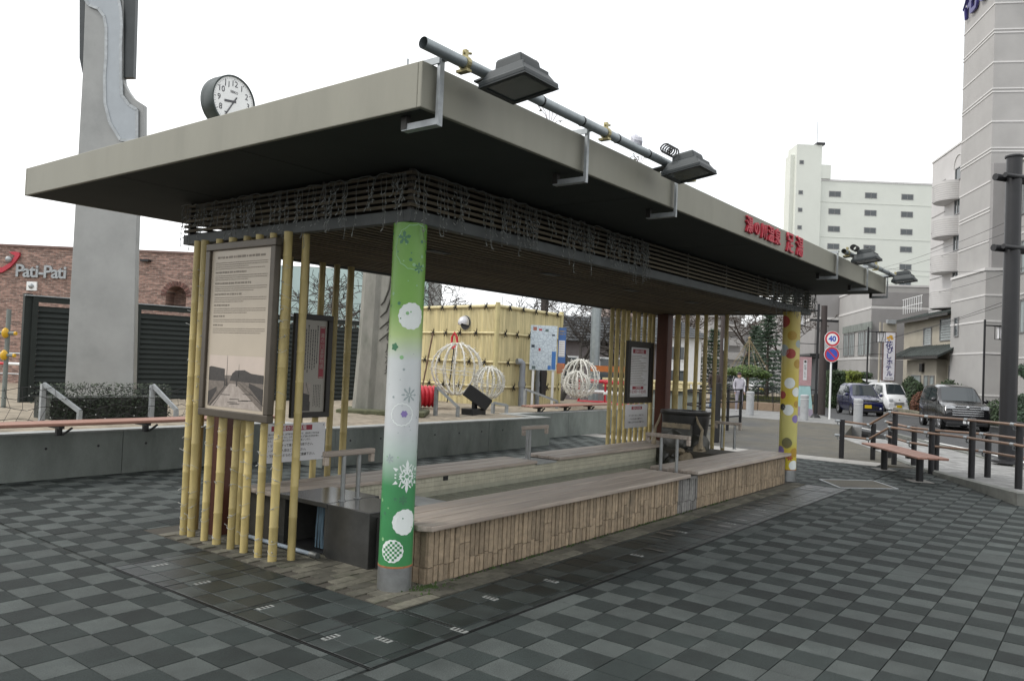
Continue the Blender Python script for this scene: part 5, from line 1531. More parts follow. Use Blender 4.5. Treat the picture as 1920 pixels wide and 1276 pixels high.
# ================================================================ road signs on one post
sg = thing('road_sign', 'speed limit disc above a no parking disc on a white post', 'road sign', (30.07,8.36,0))
sf = frame((30.07,8.36,0), R(-52))
blue = mat('traffic blue', (.03,.07,.42), .4); tred = mat('traffic red', (.48,.02,.03), .4)
MB(sf).tube([(0,0,-.02),(0,0,3.2)], .035, 10).build('post', M['white'], sg, 50)
def disc(z, r, b, mt, nm, par):
    return MB(sf).add([(r*math.cos(2*math.pi*k/32), b, z+r*math.sin(2*math.pi*k/32)) for k in range(32)], [tuple(range(32))]).build(nm, mt, par)
for z, kind in ((2.93, 'a'), (2.37, 'b')):
    MB(sf).tube([(0,-.05,z),(0,-.035,z)], .285, 32).build('sign_plate', M['white'], sg, 40)
    disc(z, .272, -.0512, tred, 'red_ring', sg)
    if kind == 'a':
        disc(z, .20, -.0524, M['white'], 'white_field', sg)
        put_text('speed_figures', '40', .27, blue, sg, sf(0,-.0536,z), 90, R(-52), bold=.012)
    else:
        disc(z, .205, -.0524, blue, 'blue_field', sg)
        c, s = math.cos(R(-45)), math.sin(R(-45)); w = .026
        MB(sf).quad((-.21*c-w*s,-.0536,z-.21*s+w*c),(-.21*c+w*s,-.0536,z-.21*s-w*c),(.21*c+w*s,-.0536,z+.21*s-w*c),(.21*c-w*s,-.0536,z+.21*s+w*c)).build('red_bar', tred, sg)
# ================================================================ street lamps with lantern, bollards, folding sign
def lamp(label, x, y, h, arm=1, base=0, band_=False):
    t = thing('street_lamp', label, 'street lamp', (x,y,base), 'black lantern street lamps')
    MB().tube([(x,y,base),(x,y,base+.9)], .075, 12).build('lower_shaft', M['rail_black'], t, 50)
    MB().tube([(x,y,base+.9),(x,y,h)], .045, 12).build('shaft', M['rail_black'], t, 50)
    MB().lathe((x,y,base), [(.2,0),(.17,.06),(.08,.16)], 12).build('foot', M['rail_black'], t, 50)
    lf_ = frame((x,y,0), R(-52))
    MB(lf_).tube([(0,0,h-.25),(arm*.95,0,h-.25)], .03, 8).build('arm', M['rail_black'], t, 50)
    MB(lf_).tube([(0,0,h-1.5),(arm*.9,0,h-1.5)], .015, 6).build('lower_bar', M['rail_black'], t)
    cx = arm*.72; z1 = h-.28; w = .17; hh = .55
    lg = MB(lf_)
    for a in (-w, w):
        for b in (-w, w): lg.bar((cx+a,b,z1),(cx+a,b,z1-hh), .022, .022, (1,0,0))
        lg.bar((cx-w,a,z1-hh),(cx+w,a,z1-hh), .022, .022); lg.bar((cx+a,-w,z1-hh),(cx+a,w,z1-hh), .022, .022)
        lg.bar((cx-w*.2,a,z1-hh),(cx+w*.6,a,z1), .018, .018)
    lg.box(cx-w-.03, cx+w+.03, -w-.03, w+.03, z1, z1+.05)
    o = lg.build('lantern_frame', M['rail_black'], t)
    MB(lf_).box(cx-.12, cx+.12, -.12, .12, z1-hh+.03, z1-.02).build('lantern_glass', M['paper_white'], o)
lamp('black lantern street lamp behind the yellow post, left of the round road signs', 30.47, 8.98, 4.25, -1)
lamp('black lantern street lamp in front of the hedge and hotel sign', 47.3, 11.2, 4.4, 1, -.62)
lamp('black lantern street lamp left of the thick black column', 39.7, 4.67, 4.3, 1, -.5)
lamp('black lantern street lamp far away behind the bamboo poles', 44.0, 21.0, 4.4, -1)
def bollard(label, x, y):
    t = thing('bollard', label, 'bollard', (x,y,0), 'pale bollards along the driveway')
    m_ = mat('pale bollard', (.34,.35,.36), .5)
    MB().lathe((x,y,0), [(.14,0),(.14,.72),(.10,.725),(.10,.76),(.145,.765),(.145,.86),(.1,.89)], 16).build('shaft', m_, t, 40)
    MB().lathe((x,y,.73), [(.143,.0),(.143,.02)], 16).build('reflector', M['white'], t, 40)
bollard('pale bollard left of the yellow post', 28.8, 10.85); bollard('pale bollard in front of the folding sign', 28.4, 8.75); bollard('pale bollard seen behind the ramp handrail', 26.9, 6.6); bollard('pale bollard far left, seen between the bamboo poles', 29.5, 13.6)
t = thing('folding_sign', 'pink and teal folding street sign behind the yellow post', 'a-frame sign', (31.6,9.8,0))
af = frame((31.3,10.0,0), R(-52))
pink = mat('pink print', (.42,.26,.27), .5); teal = mat('pale teal print', (.26,.42,.42), .5); mauve = mat('mauve print', (.25,.21,.27), .5)
MB(af).add([(-.05,-.25,0),(.62,-.25,0),(.56,-.03,1.15),(.0,-.03,1.15),(-.05,.25,0),(.62,.25,0),(.56,.03,1.15),(.0,.03,1.15)], [(0,1,2,3),(5,4,7,6),(3,2,6,7),(0,3,7,4),(1,5,6,2)]).build('lower_panel', teal, t)
MB(af).add([(-.052,-.256,0),(.622,-.256,0),(.61,-.205,.26),(-.03,-.18,.38)], [(0,1,2,3)]).build('lower_stripe', mauve, t)
MB(af).box(.02, .58, -.04, .02, 1.16, 2.28).build('upper_panel', pink, t)
MB(af).box(.26, .40, -.046, -.041, 1.38, 2.16).build('white_strip', M['paper_white'], t)
put_text('sign_letters', '足湯こちら', .105, M['ink'], t, af(.33,-.048,1.72), 90, R(-52), vertical=True)
MB(af).ball((.33,-.05,2.1), .05, 8, 6, (1,.1,1)).build('sign_dot', M['ink'], t)

# ================================================================ hotel on the far side of the road
M['hotel'] = mat('warm grey tiled wall', (.335,.327,.318), .7, var=.07, vscale=.8)
M['hotel_band'] = mat('white wall band', (.54,.53,.52), .6, var=.05)
M['hotel_dk'] = mat('grey tiled wall', (.25,.242,.24), .7, var=.08, vscale=.8)
M['win_dark'] = glass_mat('dark window glass', (.035,.045,.05), .08)
M['win_pale'] = mat('curtained window glass', (.30,.34,.34), .15, var=.25, vscale=1.2, stretch=(1,1,.2))
M['win_frame'] = mat('window frame', (.20,.20,.20), .5)
def window(par, s0, s1, z0, z1, face, at, mt='win_dark', mull=1, hbar=0):
    """window let into a street-side face (t = at) or an end face (s = at); proud frame, recessed pane"""
    fr_m, pn = MB(ST), MB(ST)
    w = .06
    def B(m, a0, a1, c0, c1, d0, d1):
        if face == 't': m.box(a0, a1, at+d0, at+d1, c0, c1)
        else: m.box(at+d0, at+d1, a0, a1, c0, c1)
    B(fr_m, s0-w, s1+w, z0-w, z0, -.06, .01); B(fr_m, s0-w, s1+w, z1, z1+w, -.06, .01); B(fr_m, s0-w, s0, z0, z1, -.06, .01); B(fr_m, s1, s1+w, z0, z1, -.06, .01)
    for k in range(mull): q = s0+(s1-s0)*(k+1)/(mull+1); B(fr_m, q-.025, q+.025, z0, z1, -.05, .01)
    for k in range(hbar): q = z0+(z1-z0)*(k+1)/(hbar+1); B(fr_m, s0, s1, q-.015, q+.015, -.045, -.009)
    o = fr_m.build('window', M['win_frame'], par)
    B(pn, s0, s1, z0, z1, -.012, -.004)
    pn.build('pane', M[mt], o)
def bandx(par, s0, s1, t0, t1, z, h=.10, d=.03):
    """light band running round a block: street side and near end"""
    mb = MB(ST); mb.box(s0-d, s1, t0-d, t0, z, z+h); mb.box(s0-d, s0, t0, t1, z, z+h)
    mb.build('wall_band', M['hotel_band'], par)
TW, SW = 16.79, 43.4
ht = thing('hotel_tower', 'tall warm grey hotel tower with pale bands and blue lettering at its top', 'building', ST(45,18,0))
MB(ST).box(SW, 47.4, TW, 26, 7.2, 27).build('wall', M['hotel'], ht)
for k in range(13):
    z = 8.7+1.52*k
    if k % 2: bandx(ht, SW, 47.4, TW, 26, z, .07); bandx(ht, SW, 47.4, TW, 26, z+.17, .07)
    else: bandx(ht, SW, 47.4, TW, 26, z, .08)
blue_l = mat('dark blue letters', (.04,.035,.16), .4)
for k, ch in enumerate('花びし'):
    me = text_mesh(ch, 2.0, .06, .05); me.materials.clear(); me.materials.append(blue_l)
    inst('tower_letter', me, ht, ST(46.3-2.0*k, TW-.12, 22.35), (R(90),0,SANG+math.pi))
lowb = thing('hotel_street_block', 'lower grey hotel block under the tower, facing the road', 'building', ST(44.8,17,0))
MB(ST).box(42.9, 47.4, TW-.3, 26, -1.2, 7.15).build('wall', M['hotel'], lowb)
MB(ST).box(42.86, 47.44, TW-.36, 26, 7.16, 7.3).build('parapet', M['hotel_band'], lowb)
for z in (.9, 3.0, 4.6, 5.9): bandx(lowb, 42.9, 47.4, TW-.3, 26, z, .09)
window(lowb, 46.25, 46.75, 4.05, 5.0, 't', TW-.3, mull=0)
MB(ST).box(43.05, 43.39, TW, 17.9, 7.31, 12.6).build('corner_strip', M['hotel_dk'], lowb)
nbk = thing('hotel_near_block', 'nearer grey hotel block with pale framed windows behind the black column', 'building', ST(38,19,0))
MB(ST).box(24, 42.86, 17.79, 28, -1.2, 12.5).build('wall', M['hotel'], nbk)
MB(ST).box(23.9, 42.87, 17.7, 28, 12.51, 12.66).build('parapet', M['hotel_band'], nbk)
for z in (2.8, 5.9, 8.9, 11.5): bandx(nbk, 24, 42.8, 17.79, 28, z, .09)
for s_ in (42.1, 39.2, 36.5, 33.5, 30.5):
    for z in (4.1, 7.0, 9.9):
        window(nbk, s_-.45, s_+.45, z, z+1.5, 't', 17.79, 'win_pale', 1)
# wing with round balconies
wg = thing('hotel_wing', 'pale hotel wing with rounded ribbed balconies left of the tower', 'building', ST(52,18,0))
M['wing'] = mat('pale pinkish wall', (.47,.46,.455), .7, var=.06, vscale=.7)
MB(ST).box(47.45, 55.0, 17.79, 27, -1.2, 15.6).build('wall', M['wing'], wg)
MB(ST).box(47.45, 55.05, 17.74, 27, 15.61, 15.72).build('parapet', M['hotel_band'], wg)
for z in range(5, 15):
    MB(ST).box(52.6, 54.9, 17.765, 17.79, z+.0, z+.05).build('wall_joint', M['hotel_dk'], wg)
for z in (12.35, 10.2, 8.05, 5.9):
    mb = MB(ST); n = 14; cs_, ct_ = 51.5, 17.79
    pr = [(cs_+1.15*math.cos(math.pi*k/n), ct_-1.0*math.sin(math.pi*k/n)) for k in range(n+1)]
    bal = MB(ST).prism(pr, z, z+1.15).build('balcony', M['wing'], wg, 50)
    for q in range(8):
        pr2 = [(cs_+1.17*math.cos(math.pi*k/n), ct_-1.02*math.sin(math.pi*k/n)) for k in range(n+1)]
        MB(ST).prism(pr2, z+.08+.13*q, z+.12+.13*q).build('balcony_rib', M['hotel_band'], bal, 50)
    window(wg, 50.1, 50.9, z-.85, z-.05 if z > 6 else z-.1, 't', 17.79, mull=1)
window(wg, 50.1, 50.9, 13.55, 14.2, 't', 17.79, mull=0)
ar = MB(ST)
for k in range(9):
    a0, a1 = math.pi*k/9, math.pi*(k+1)/9
    ar.bar((50.5+.75*math.cos(a0),17.77,14.3+.75*math.sin(a0)), (50.5+.75*math.cos(a1),17.77,14.3+.75*math.sin(a1)), .06, .06)
ar.build('arch_moulding', M['hotel_band'], wg)
# mid block set back, with long windows
mdk = thing('hotel_middle_block', 'grey three storey hotel block behind the tall vertical hotel sign', 'building', ST(64,17,0))
MB(ST).box(60.700, 70.5, 15.79, 30, -1.2, 8.15).build('wall', M['hotel'], mdk)
MB(ST).box(60.660, 70.54, 15.74, 30, 8.16, 8.3).build('parapet', M['hotel_band'], mdk)
MB(ST).box(60.672, 60.698, 15.79, 24, -1.2, 6.55).build('end_wall_lower', M['hotel_dk'], mdk)
MB(ST).box(60.674, 60.698, 15.79, 24, 6.80, 7.75).build('end_wall_upper', M['hotel_dk'], mdk)
for z in (6.55, 2.9): bandx(mdk, 60.700, 70.5, 15.79, 24, z, .16, .04)
for a, b in ((60.5,62.0),(62.4,63.9),(65.2,66.7),(67.1,68.5)): window(mdk, a, b, 3.25, 4.95, 't', 15.79, 'win_pale', 2)
MB(ST).box(60.3, 68.8, 15.70, 15.78, 5.05, 5.6).build('louvre_panel', M['concrete'], mdk)
fbk = thing('hotel_far_block', 'far grey hotel block with a dark ground floor left of the road signs', 'building', ST(76,15,0))
MB(ST).box(70.6, 84, 13.9, 30, 3.4, 8.6).build('wall', M['hotel_dk'], fbk)
MB(ST).box(70.57, 84, 13.86, 30, 8.61, 8.75).build('parapet', M['hotel_band'], fbk)
MB(ST).box(72.0, 84, 15.2, 30, -1.2, 3.39).build('ground_floor', M['win_dark'], fbk)
bandx(fbk, 70.6, 84, 13.9, 30, 6.3, .2, .04)
MB(ST).box(70.2, 84, 13.5, 15.0, 3.2, 3.39).build('canopy', M['black'], fbk)
MB(ST).box(84.1, 120, 12.6, 30, -1.2, 7.6).build('rear_wall', M['wing'], fbk)
for k in range(5): window(fbk, 85+2.2*k, 86+2.2*k, 4.2, 5.8, 't', 12.6, mull=1)
# Japanese style entrance house
jp = thing('entrance_house', 'beige two storey entrance house with dark green tiled roofs', 'building', ST(52,17,0))
M['beige'] = mat('beige plaster', (.36,.33,.27), .8, var=.08, vscale=1)
M['roof_tile'] = mat('dark green roof tile', (.038,.048,.044), .55, var=.3, vscale=5, rnd=.2)
MB(ST).box(47.5, 57.2, 17.0, 26, -1.2, 5.35).build('wall', M['beige'], jp)
def pitched(t0, t1, s0, s1, z0, z1, lip):
    ro = MB(ST).add([(s0,t0,z0),(s1,t0,z0),(s1,t1,z1),(s0,t1,z1),(s0,t0,z0+.09),(s1,t0,z0+.09),(s1,t1,z1+.09),(s0,t1,z1+.09)], [(0,3,2,1),(4,5,6,7),(0,1,5,4),(1,2,6,5),(2,3,7,6),(3,0,4,7)]).build('roof', M['roof_tile'], jp)
    n = int((s1-s0)/.36)
    for k in range(n+1):
        s = s0+(s1-s0)*k/n
        MB(ST).tube([(s,t0-.02,z0+.11),(s,t1,z1+.11)], .05, 6).build('tile_roll', M['roof_tile'], ro)
    MB(ST).box(s0, s1, t0-.03, t0-.002, z0-.06, z0+.09).build('eave', M['dark_frame'], ro)
pitched(16.35, 18.5, 47.45, 57.6, 5.3, 5.95, 0)
pitched(15.7, 16.99, 46.9, 55.6, 2.85, 3.55, 0)
window(jp, 51.9, 53.2, 3.75, 4.75, 't', 17.0, 'win_pale', 0, 6)
window(jp, 48.2, 50.4, 3.95, 5.15, 't', 17.0, 'win_pale', 0, 7)
MB(ST).box(49.3, 54.6, 16.45, 16.99, -1.2, 2.8).build('porch_wall', M['beige'], jp)
for a, b in ((49.6,50.2),(50.6,51.2),(51.9,53.5)): window(jp, a, b, -.2, 1.8, 't', 16.45, 'win_pale' if a < 52 else 'win_dark', 0)
window(jp, 47.9, 48.8, .3, 2.4, 't', 17.0, 'win_pale', 0)
MB(ST).box(51.3, 51.8, 16.3, 16.44, 2.05, 2.55).build('porch_lamp', M['dark_frame'], jp)
mb = MB(ST)
for k in range(9): mb.bar((54.6+.45*k,17.2,6.0),(54.6+.45*k,17.2,7.0), .03, .03, (1,0,0))
for z in (6.5, 7.0): mb.bar((54.4,17.2,z),(58.4,17.2,z), .035, .035)
mb.build('roof_railing', M['white'], jp)
# tall vertical hotel sign
hs = thing('hotel_sign', 'tall white vertical hotel sign with blue brush lettering and orange leaves', 'sign', ST(53.2,15,0))
MB(ST).box(53.2, 53.4, 14.58, 15.36, 1.4, 4.5).build('sign_box', mat('sign surround', (.14,.09,.08), .5), hs)
MB(ST).box(53.18, 53.2, 14.64, 15.30, 1.46, 4.44).build('face', mat('white sign face', (.66,.65,.69), .35), hs)
MB(ST).tube([(53.3,14.42,0),(53.3,14.42,5.1)], .06, 10).build('post', M['beige'], hs, 50)
MB(ST).box(53.2, 53.4, 15.1, 15.22, 0, 1.4).build('leg', M['beige'], hs); MB(ST).box(53.2, 53.4, 14.6, 15.36, 4.5, 5.05).build('head_panel', M['beige'], hs)
MB(ST).box(52.9, 53.3, 14.75, 15.25, 5.0, 5.25).build('sign_lamp', M['galv'], hs)
for k, ch in enumerate('花びしホテル'):
    me = text_mesh(ch, .46 if k < 1 else .38, 0, .008); me.materials.clear(); me.materials.append(blue_l)
    inst('brush_letter', me, hs, ST(53.17, 14.97+(.03 if k % 2 else -.03), 3.66-.36*k), (R(90),0,SANG-R(90)))
org = mat('orange leaf print', (.62,.34,.03), .4)
for a, z, r in ((14.87,4.12,.10),(15.03,4.2,.12),(15.1,4.06,.09),(14.93,3.97,.07)):
    MB(ST).add([(53.172, a+r*math.cos(q), z+r*.75*math.sin(q)) for q in [math.pi*2*k/10 for k in range(10)]], [tuple(range(10))]).build('leaf_print', org, hs)
put_text('small_letters', '湯の川温泉', .10, M['ink'], hs, ST(53.17,14.97,1.58), 90, SANG-R(90))

# white apartment block far behind
wf_o = (138.65, 39.67, 0)
wa = math.atan2(25.70-39.67, 149.33-138.65)
wf = frame(wf_o, wa)
wb = thing('white_apartment_block', 'tall white nine storey block with small paired windows in the distance', 'building', wf_o)
M['whitewall'] = mat('off white painted wall', (.58,.60,.55), .8, var=.05, vscale=.15)
MB(wf).box(-1.6, 24, 0, 14, 0, 34.6).build('wall', M['whitewall'], wb)
MB(wf).box(-1.7, 24, -.1, 14, 34.61, 34.9).build('parapet', M['hotel_band'], wb)
MB(wf).box(-5.9, -1.62, -.4, 4.0, 0, 40.6).build('stair_tower', M['whitewall'], wb)
MB(wf).box(-1.61, .0, -.35, 6, 34.91, 37.3).build('stair_head', M['whitewall'], wb)
MB(wf).box(-6.6, -5.91, .6, 3.2, 0, 39.0).build('tower_side', M['whitewall'], wb)
MB(wf).box(-2.6, -1.2, -.6, 4, 40.61, 41.0).build('roof_platform', M['black'], wb)
MB(wf).tube([(-2.0,1,41),(-2.0,1,45)], .06, 6).build('aerial', M['galv'], wb)
for q in range(5):
    MB(wf).box(-1.5, 24, -.06, -.001, 31.0-5.96*q, 31.05-5.96*q).build('floor_joint', M['whitewall'], wb)
def wwin(x0, x1, z0, z1, pair=True):
    f_ = MB(wf); f_.box(x0-.12,x1+.12,-.45 if x1 < -1.7 else -.05,-.401 if x1 < -1.7 else -.001,z0-.12,z1+.12)
    o = f_.build('window', M['win_frame'], wb)
    y = -.46 if x1 < -1.7 else -.06
    m_ = (x0+x1)/2
    for a, b in (((x0, m_-.05), (m_+.05, x1)) if pair else ((x0, x1),)):
        MB(wf).box(a, b, y-.01, y+.005, z0, z1).build('pane', M['win_dark'], o)
for q in range(9):
    z = 32.05-2.98*q
    for x in (.62, 6.75, 12.95, 18.5): wwin(x-1.0+.4, x+1.0+.2, z, z+.75)
    if q < 8: wwin(-5.3, -4.8, z+.1, z+.55, False)
wwin(-5.3, -4.8, 37.3, 37.75, False); wwin(-1.3, -.55, 35.6, 36.05, True)
# grey building left of it behind the yellow post
gb = thing('stepped_apartment_block', 'far pale apartment block with stacked balconies behind the yellow post', 'building', (95,38,0))
gf = frame((93, 38.5, 0), R(-52))
MB(gf).box(-6, 2.0, 0, 12, 0, 13).build('wall', M['wing'], gb)
for k in range(6): MB(gf).box(-2.2, 2.0, -1.3, -.01, 3.0+1.7*k, 3.9+1.7*k).build('balcony', M['hotel'], gb)
gb2 = thing('brown_apartment_block', 'far brown apartment block behind the bare trees', 'building', (120,60,0))
gf2 = frame((112, 57, 0), R(-52))
MB(gf2).box(-8, 4, 0, 12, 0, 15).build('wall', mat('brownish wall', (.30,.24,.22), .8), gb2)
for k in range(4):
    for q in range(4):
        MB(gf2).box(-6.5+2.6*q, -5.2+2.6*q, -.03, -.002, 4+2.6*k, 5.3+2.6*k).build('window', M['win_dark'], gb2)
# overhead wires across the road
wires = [((75.1,16.7,11.3),(35.8,2.3,8.4)),((75.1,16.7,11.27),(35.9,2.3,6.0)),((62.3,17.3,3.5),(36,2.3,5.1)),((64.2,14.7,4.4),(33.6,2.1,5.1)),((65.6,12.9,7.8),(33.5,2.1,6.0)),((75.1,16.7,11.0),(35.8,2.3,7.9))]
wt = thing('overhead_wires', 'thin black overhead wires strung along the road across the hotel fronts', 'wires', ST(45,12,5))
for a, b in wires:
    a, b = Vector(a), Vector(b)
    MB().tube([tuple(a.lerp(b, k/10)+Vector((0,0,-1.0*(k/10)*(1-k/10)))) for k in range(11)], .011, 5).build('wire', M['cable'], wt)
# utility poles
for x, y, h, lb in ((23.5,16.6,7.5,'dark utility pole right of the bamboo hut'),(37.5,15.6,9,'dark utility pole with meter boxes seen through the shelter'),(33,9.5,4.4,'dark red utility pole with lantern behind the yellow post')):
    t = thing('utility_pole', lb, 'utility pole', (x,y,0), 'utility poles')
    MB().tube([(x,y,0),(x,y,h)], [.16,.12], 10).build('shaft', mat('dark pole', (.04,.03,.028), .7), t, 50)
    MB().bar((x-.5,y+.4,h-.6),(x+.5,y-.4,h-.6), .09, .09).build('cross_arm', M['black'], t)
    MB().box(x-.25,x+.05,y-.3,y-.12,2.6,3.2).build('meter_box', M['galv'], t)
t = thing('grey_steel_pole', 'plain light grey steel pole behind the right wire balls', 'pole', (22.2,13.6,0))
MB().tube([(22.2,13.6,0),(22.2,13.6,6)], .16, 12).build('shaft', M['pipe_grey'], t, 50); MB().lathe((22.2,13.6,0), [(.3,0),(.3,.05),(.18,.1)], 12).build('foot', M['pipe_grey'], t)
# houses seen through the shelter
def house(name, label, o, ang, w, d, h, rh, wall, roof, wins):
    t = thing(name, label, 'house', (o[0],o[1],0)); f_ = frame((o[0],o[1],0), ang)
    MB(f_).box(0, w, 0, d, 0, h).build('wall', wall, t)
    r = MB(f_).add([(-.5,-.5,h),(w+.5,-.5,h),(w+.5,d+.5,h),(-.5,d+.5,h),(w*.22,d/2,h+rh),(w*.78,d/2,h+rh)], [(0,1,5,4),(1,2,5),(2,3,4,5),(3,0,4),(0,3,2,1)]).build('roof', roof, t)
    for k in range(9):
        a = k/9; MB(f_).bar((-.5+(w*.22+.5)*a, -.5+(d/2+.5)*a, h+rh*a+.03), (w+.5-(w*.22+.5)*a, -.5+(d/2+.5)*a, h+rh*a+.03), .05, .05).build('tile_course', roof, r)
    for (x0,x1,z0,z1) in wins:
        q = MB(f_).box(x0-.07,x1+.07,-.05,-.001,z0-.07,z1+.07).build('window', M['white'], t); MB(f_).box(x0,x1,-.06,-.051,z0,z1).build('pane', M['win_dark'], q)
grr = mat('grey roof tiles', (.085,.09,.095), .6, var=.2, vscale=3)
house('grey_roof_house', 'low house with grey tiled hip roof behind the right wire balls', (27.5,19.6), R(-52), 5.0, 4, 2.6, 1.2, mat('dull mauve wall', (.17,.15,.15), .8), grr, ((.8,1.6,1.0,1.9),(2.6,3.8,1.0,1.9)))
house('white_house', 'white two storey house seen between the far bamboo poles', (44.6,24.8), R(-52), 4.6, 6, 3.6, 1.4, M['white'], grr, ((.6,1.4,2.2,3.0),(2.6,3.5,2.2,3.0),(2.4,3.6,.5,1.5)))
bb2 = thing('tiled_garden_wall', 'low dark garden wall with pale tile capping beside the right wire balls', 'wall', (20.4,11.2,0))
MB().box(20.2, 20.6, 9.0, 12.0, 0, 1.0).build('wall', M['concrete'], bb2); MB().box(20.1,20.7,9.0,12.0,1.0,1.06).build('cap', M['bam_pale'], bb2)
for k in range(14): MB().box(20.08,20.12,9.05+.21*k,9.19+.21*k,1.061,1.2).build('baluster', M['bam_pale'], bb2)
MB().box(20.06,20.7,9.0,12.0,1.201,1.26).build('top_rail', M['bam_pale'], bb2)
# red and white street barriers behind the wire balls
for k, (x, y) in enumerate(((19.2,12.3),(20.2,11.9),(18.8,11.2))):
    t = thing('red_barrier', ('red and white barrier behind the right wire balls, left one','red and white barrier behind the right wire balls, farthest','red and white barrier behind the right wire balls, nearest')[k], 'barrier', (x,y,0), 'red barriers by the hut')
    f_ = frame((x,y,0), R(-50))
    for q, z in enumerate((.55,.85,1.15)): MB(f_).tube([(0,0,z),(1.0,0,z)], .05, 8).build('bar', redp if q != 1 else M['white'], t, 50)
    for a in (.05,.95): MB(f_).tube([(a,0,0),(a,0,1.2)], .03, 8).build('leg', redp, t, 50)
t = solo('orange_awning', MB(frame((21.0,13.0,0), R(-50))).prism([(0,1.42),(1.5,1.42),(1.5,1.60),(0,1.60)], -.4, 0, 'y'), mat('orange cloth', (.42,.13,.03), .7), 'orange cloth awning edge behind the right wire ball', 'awning')
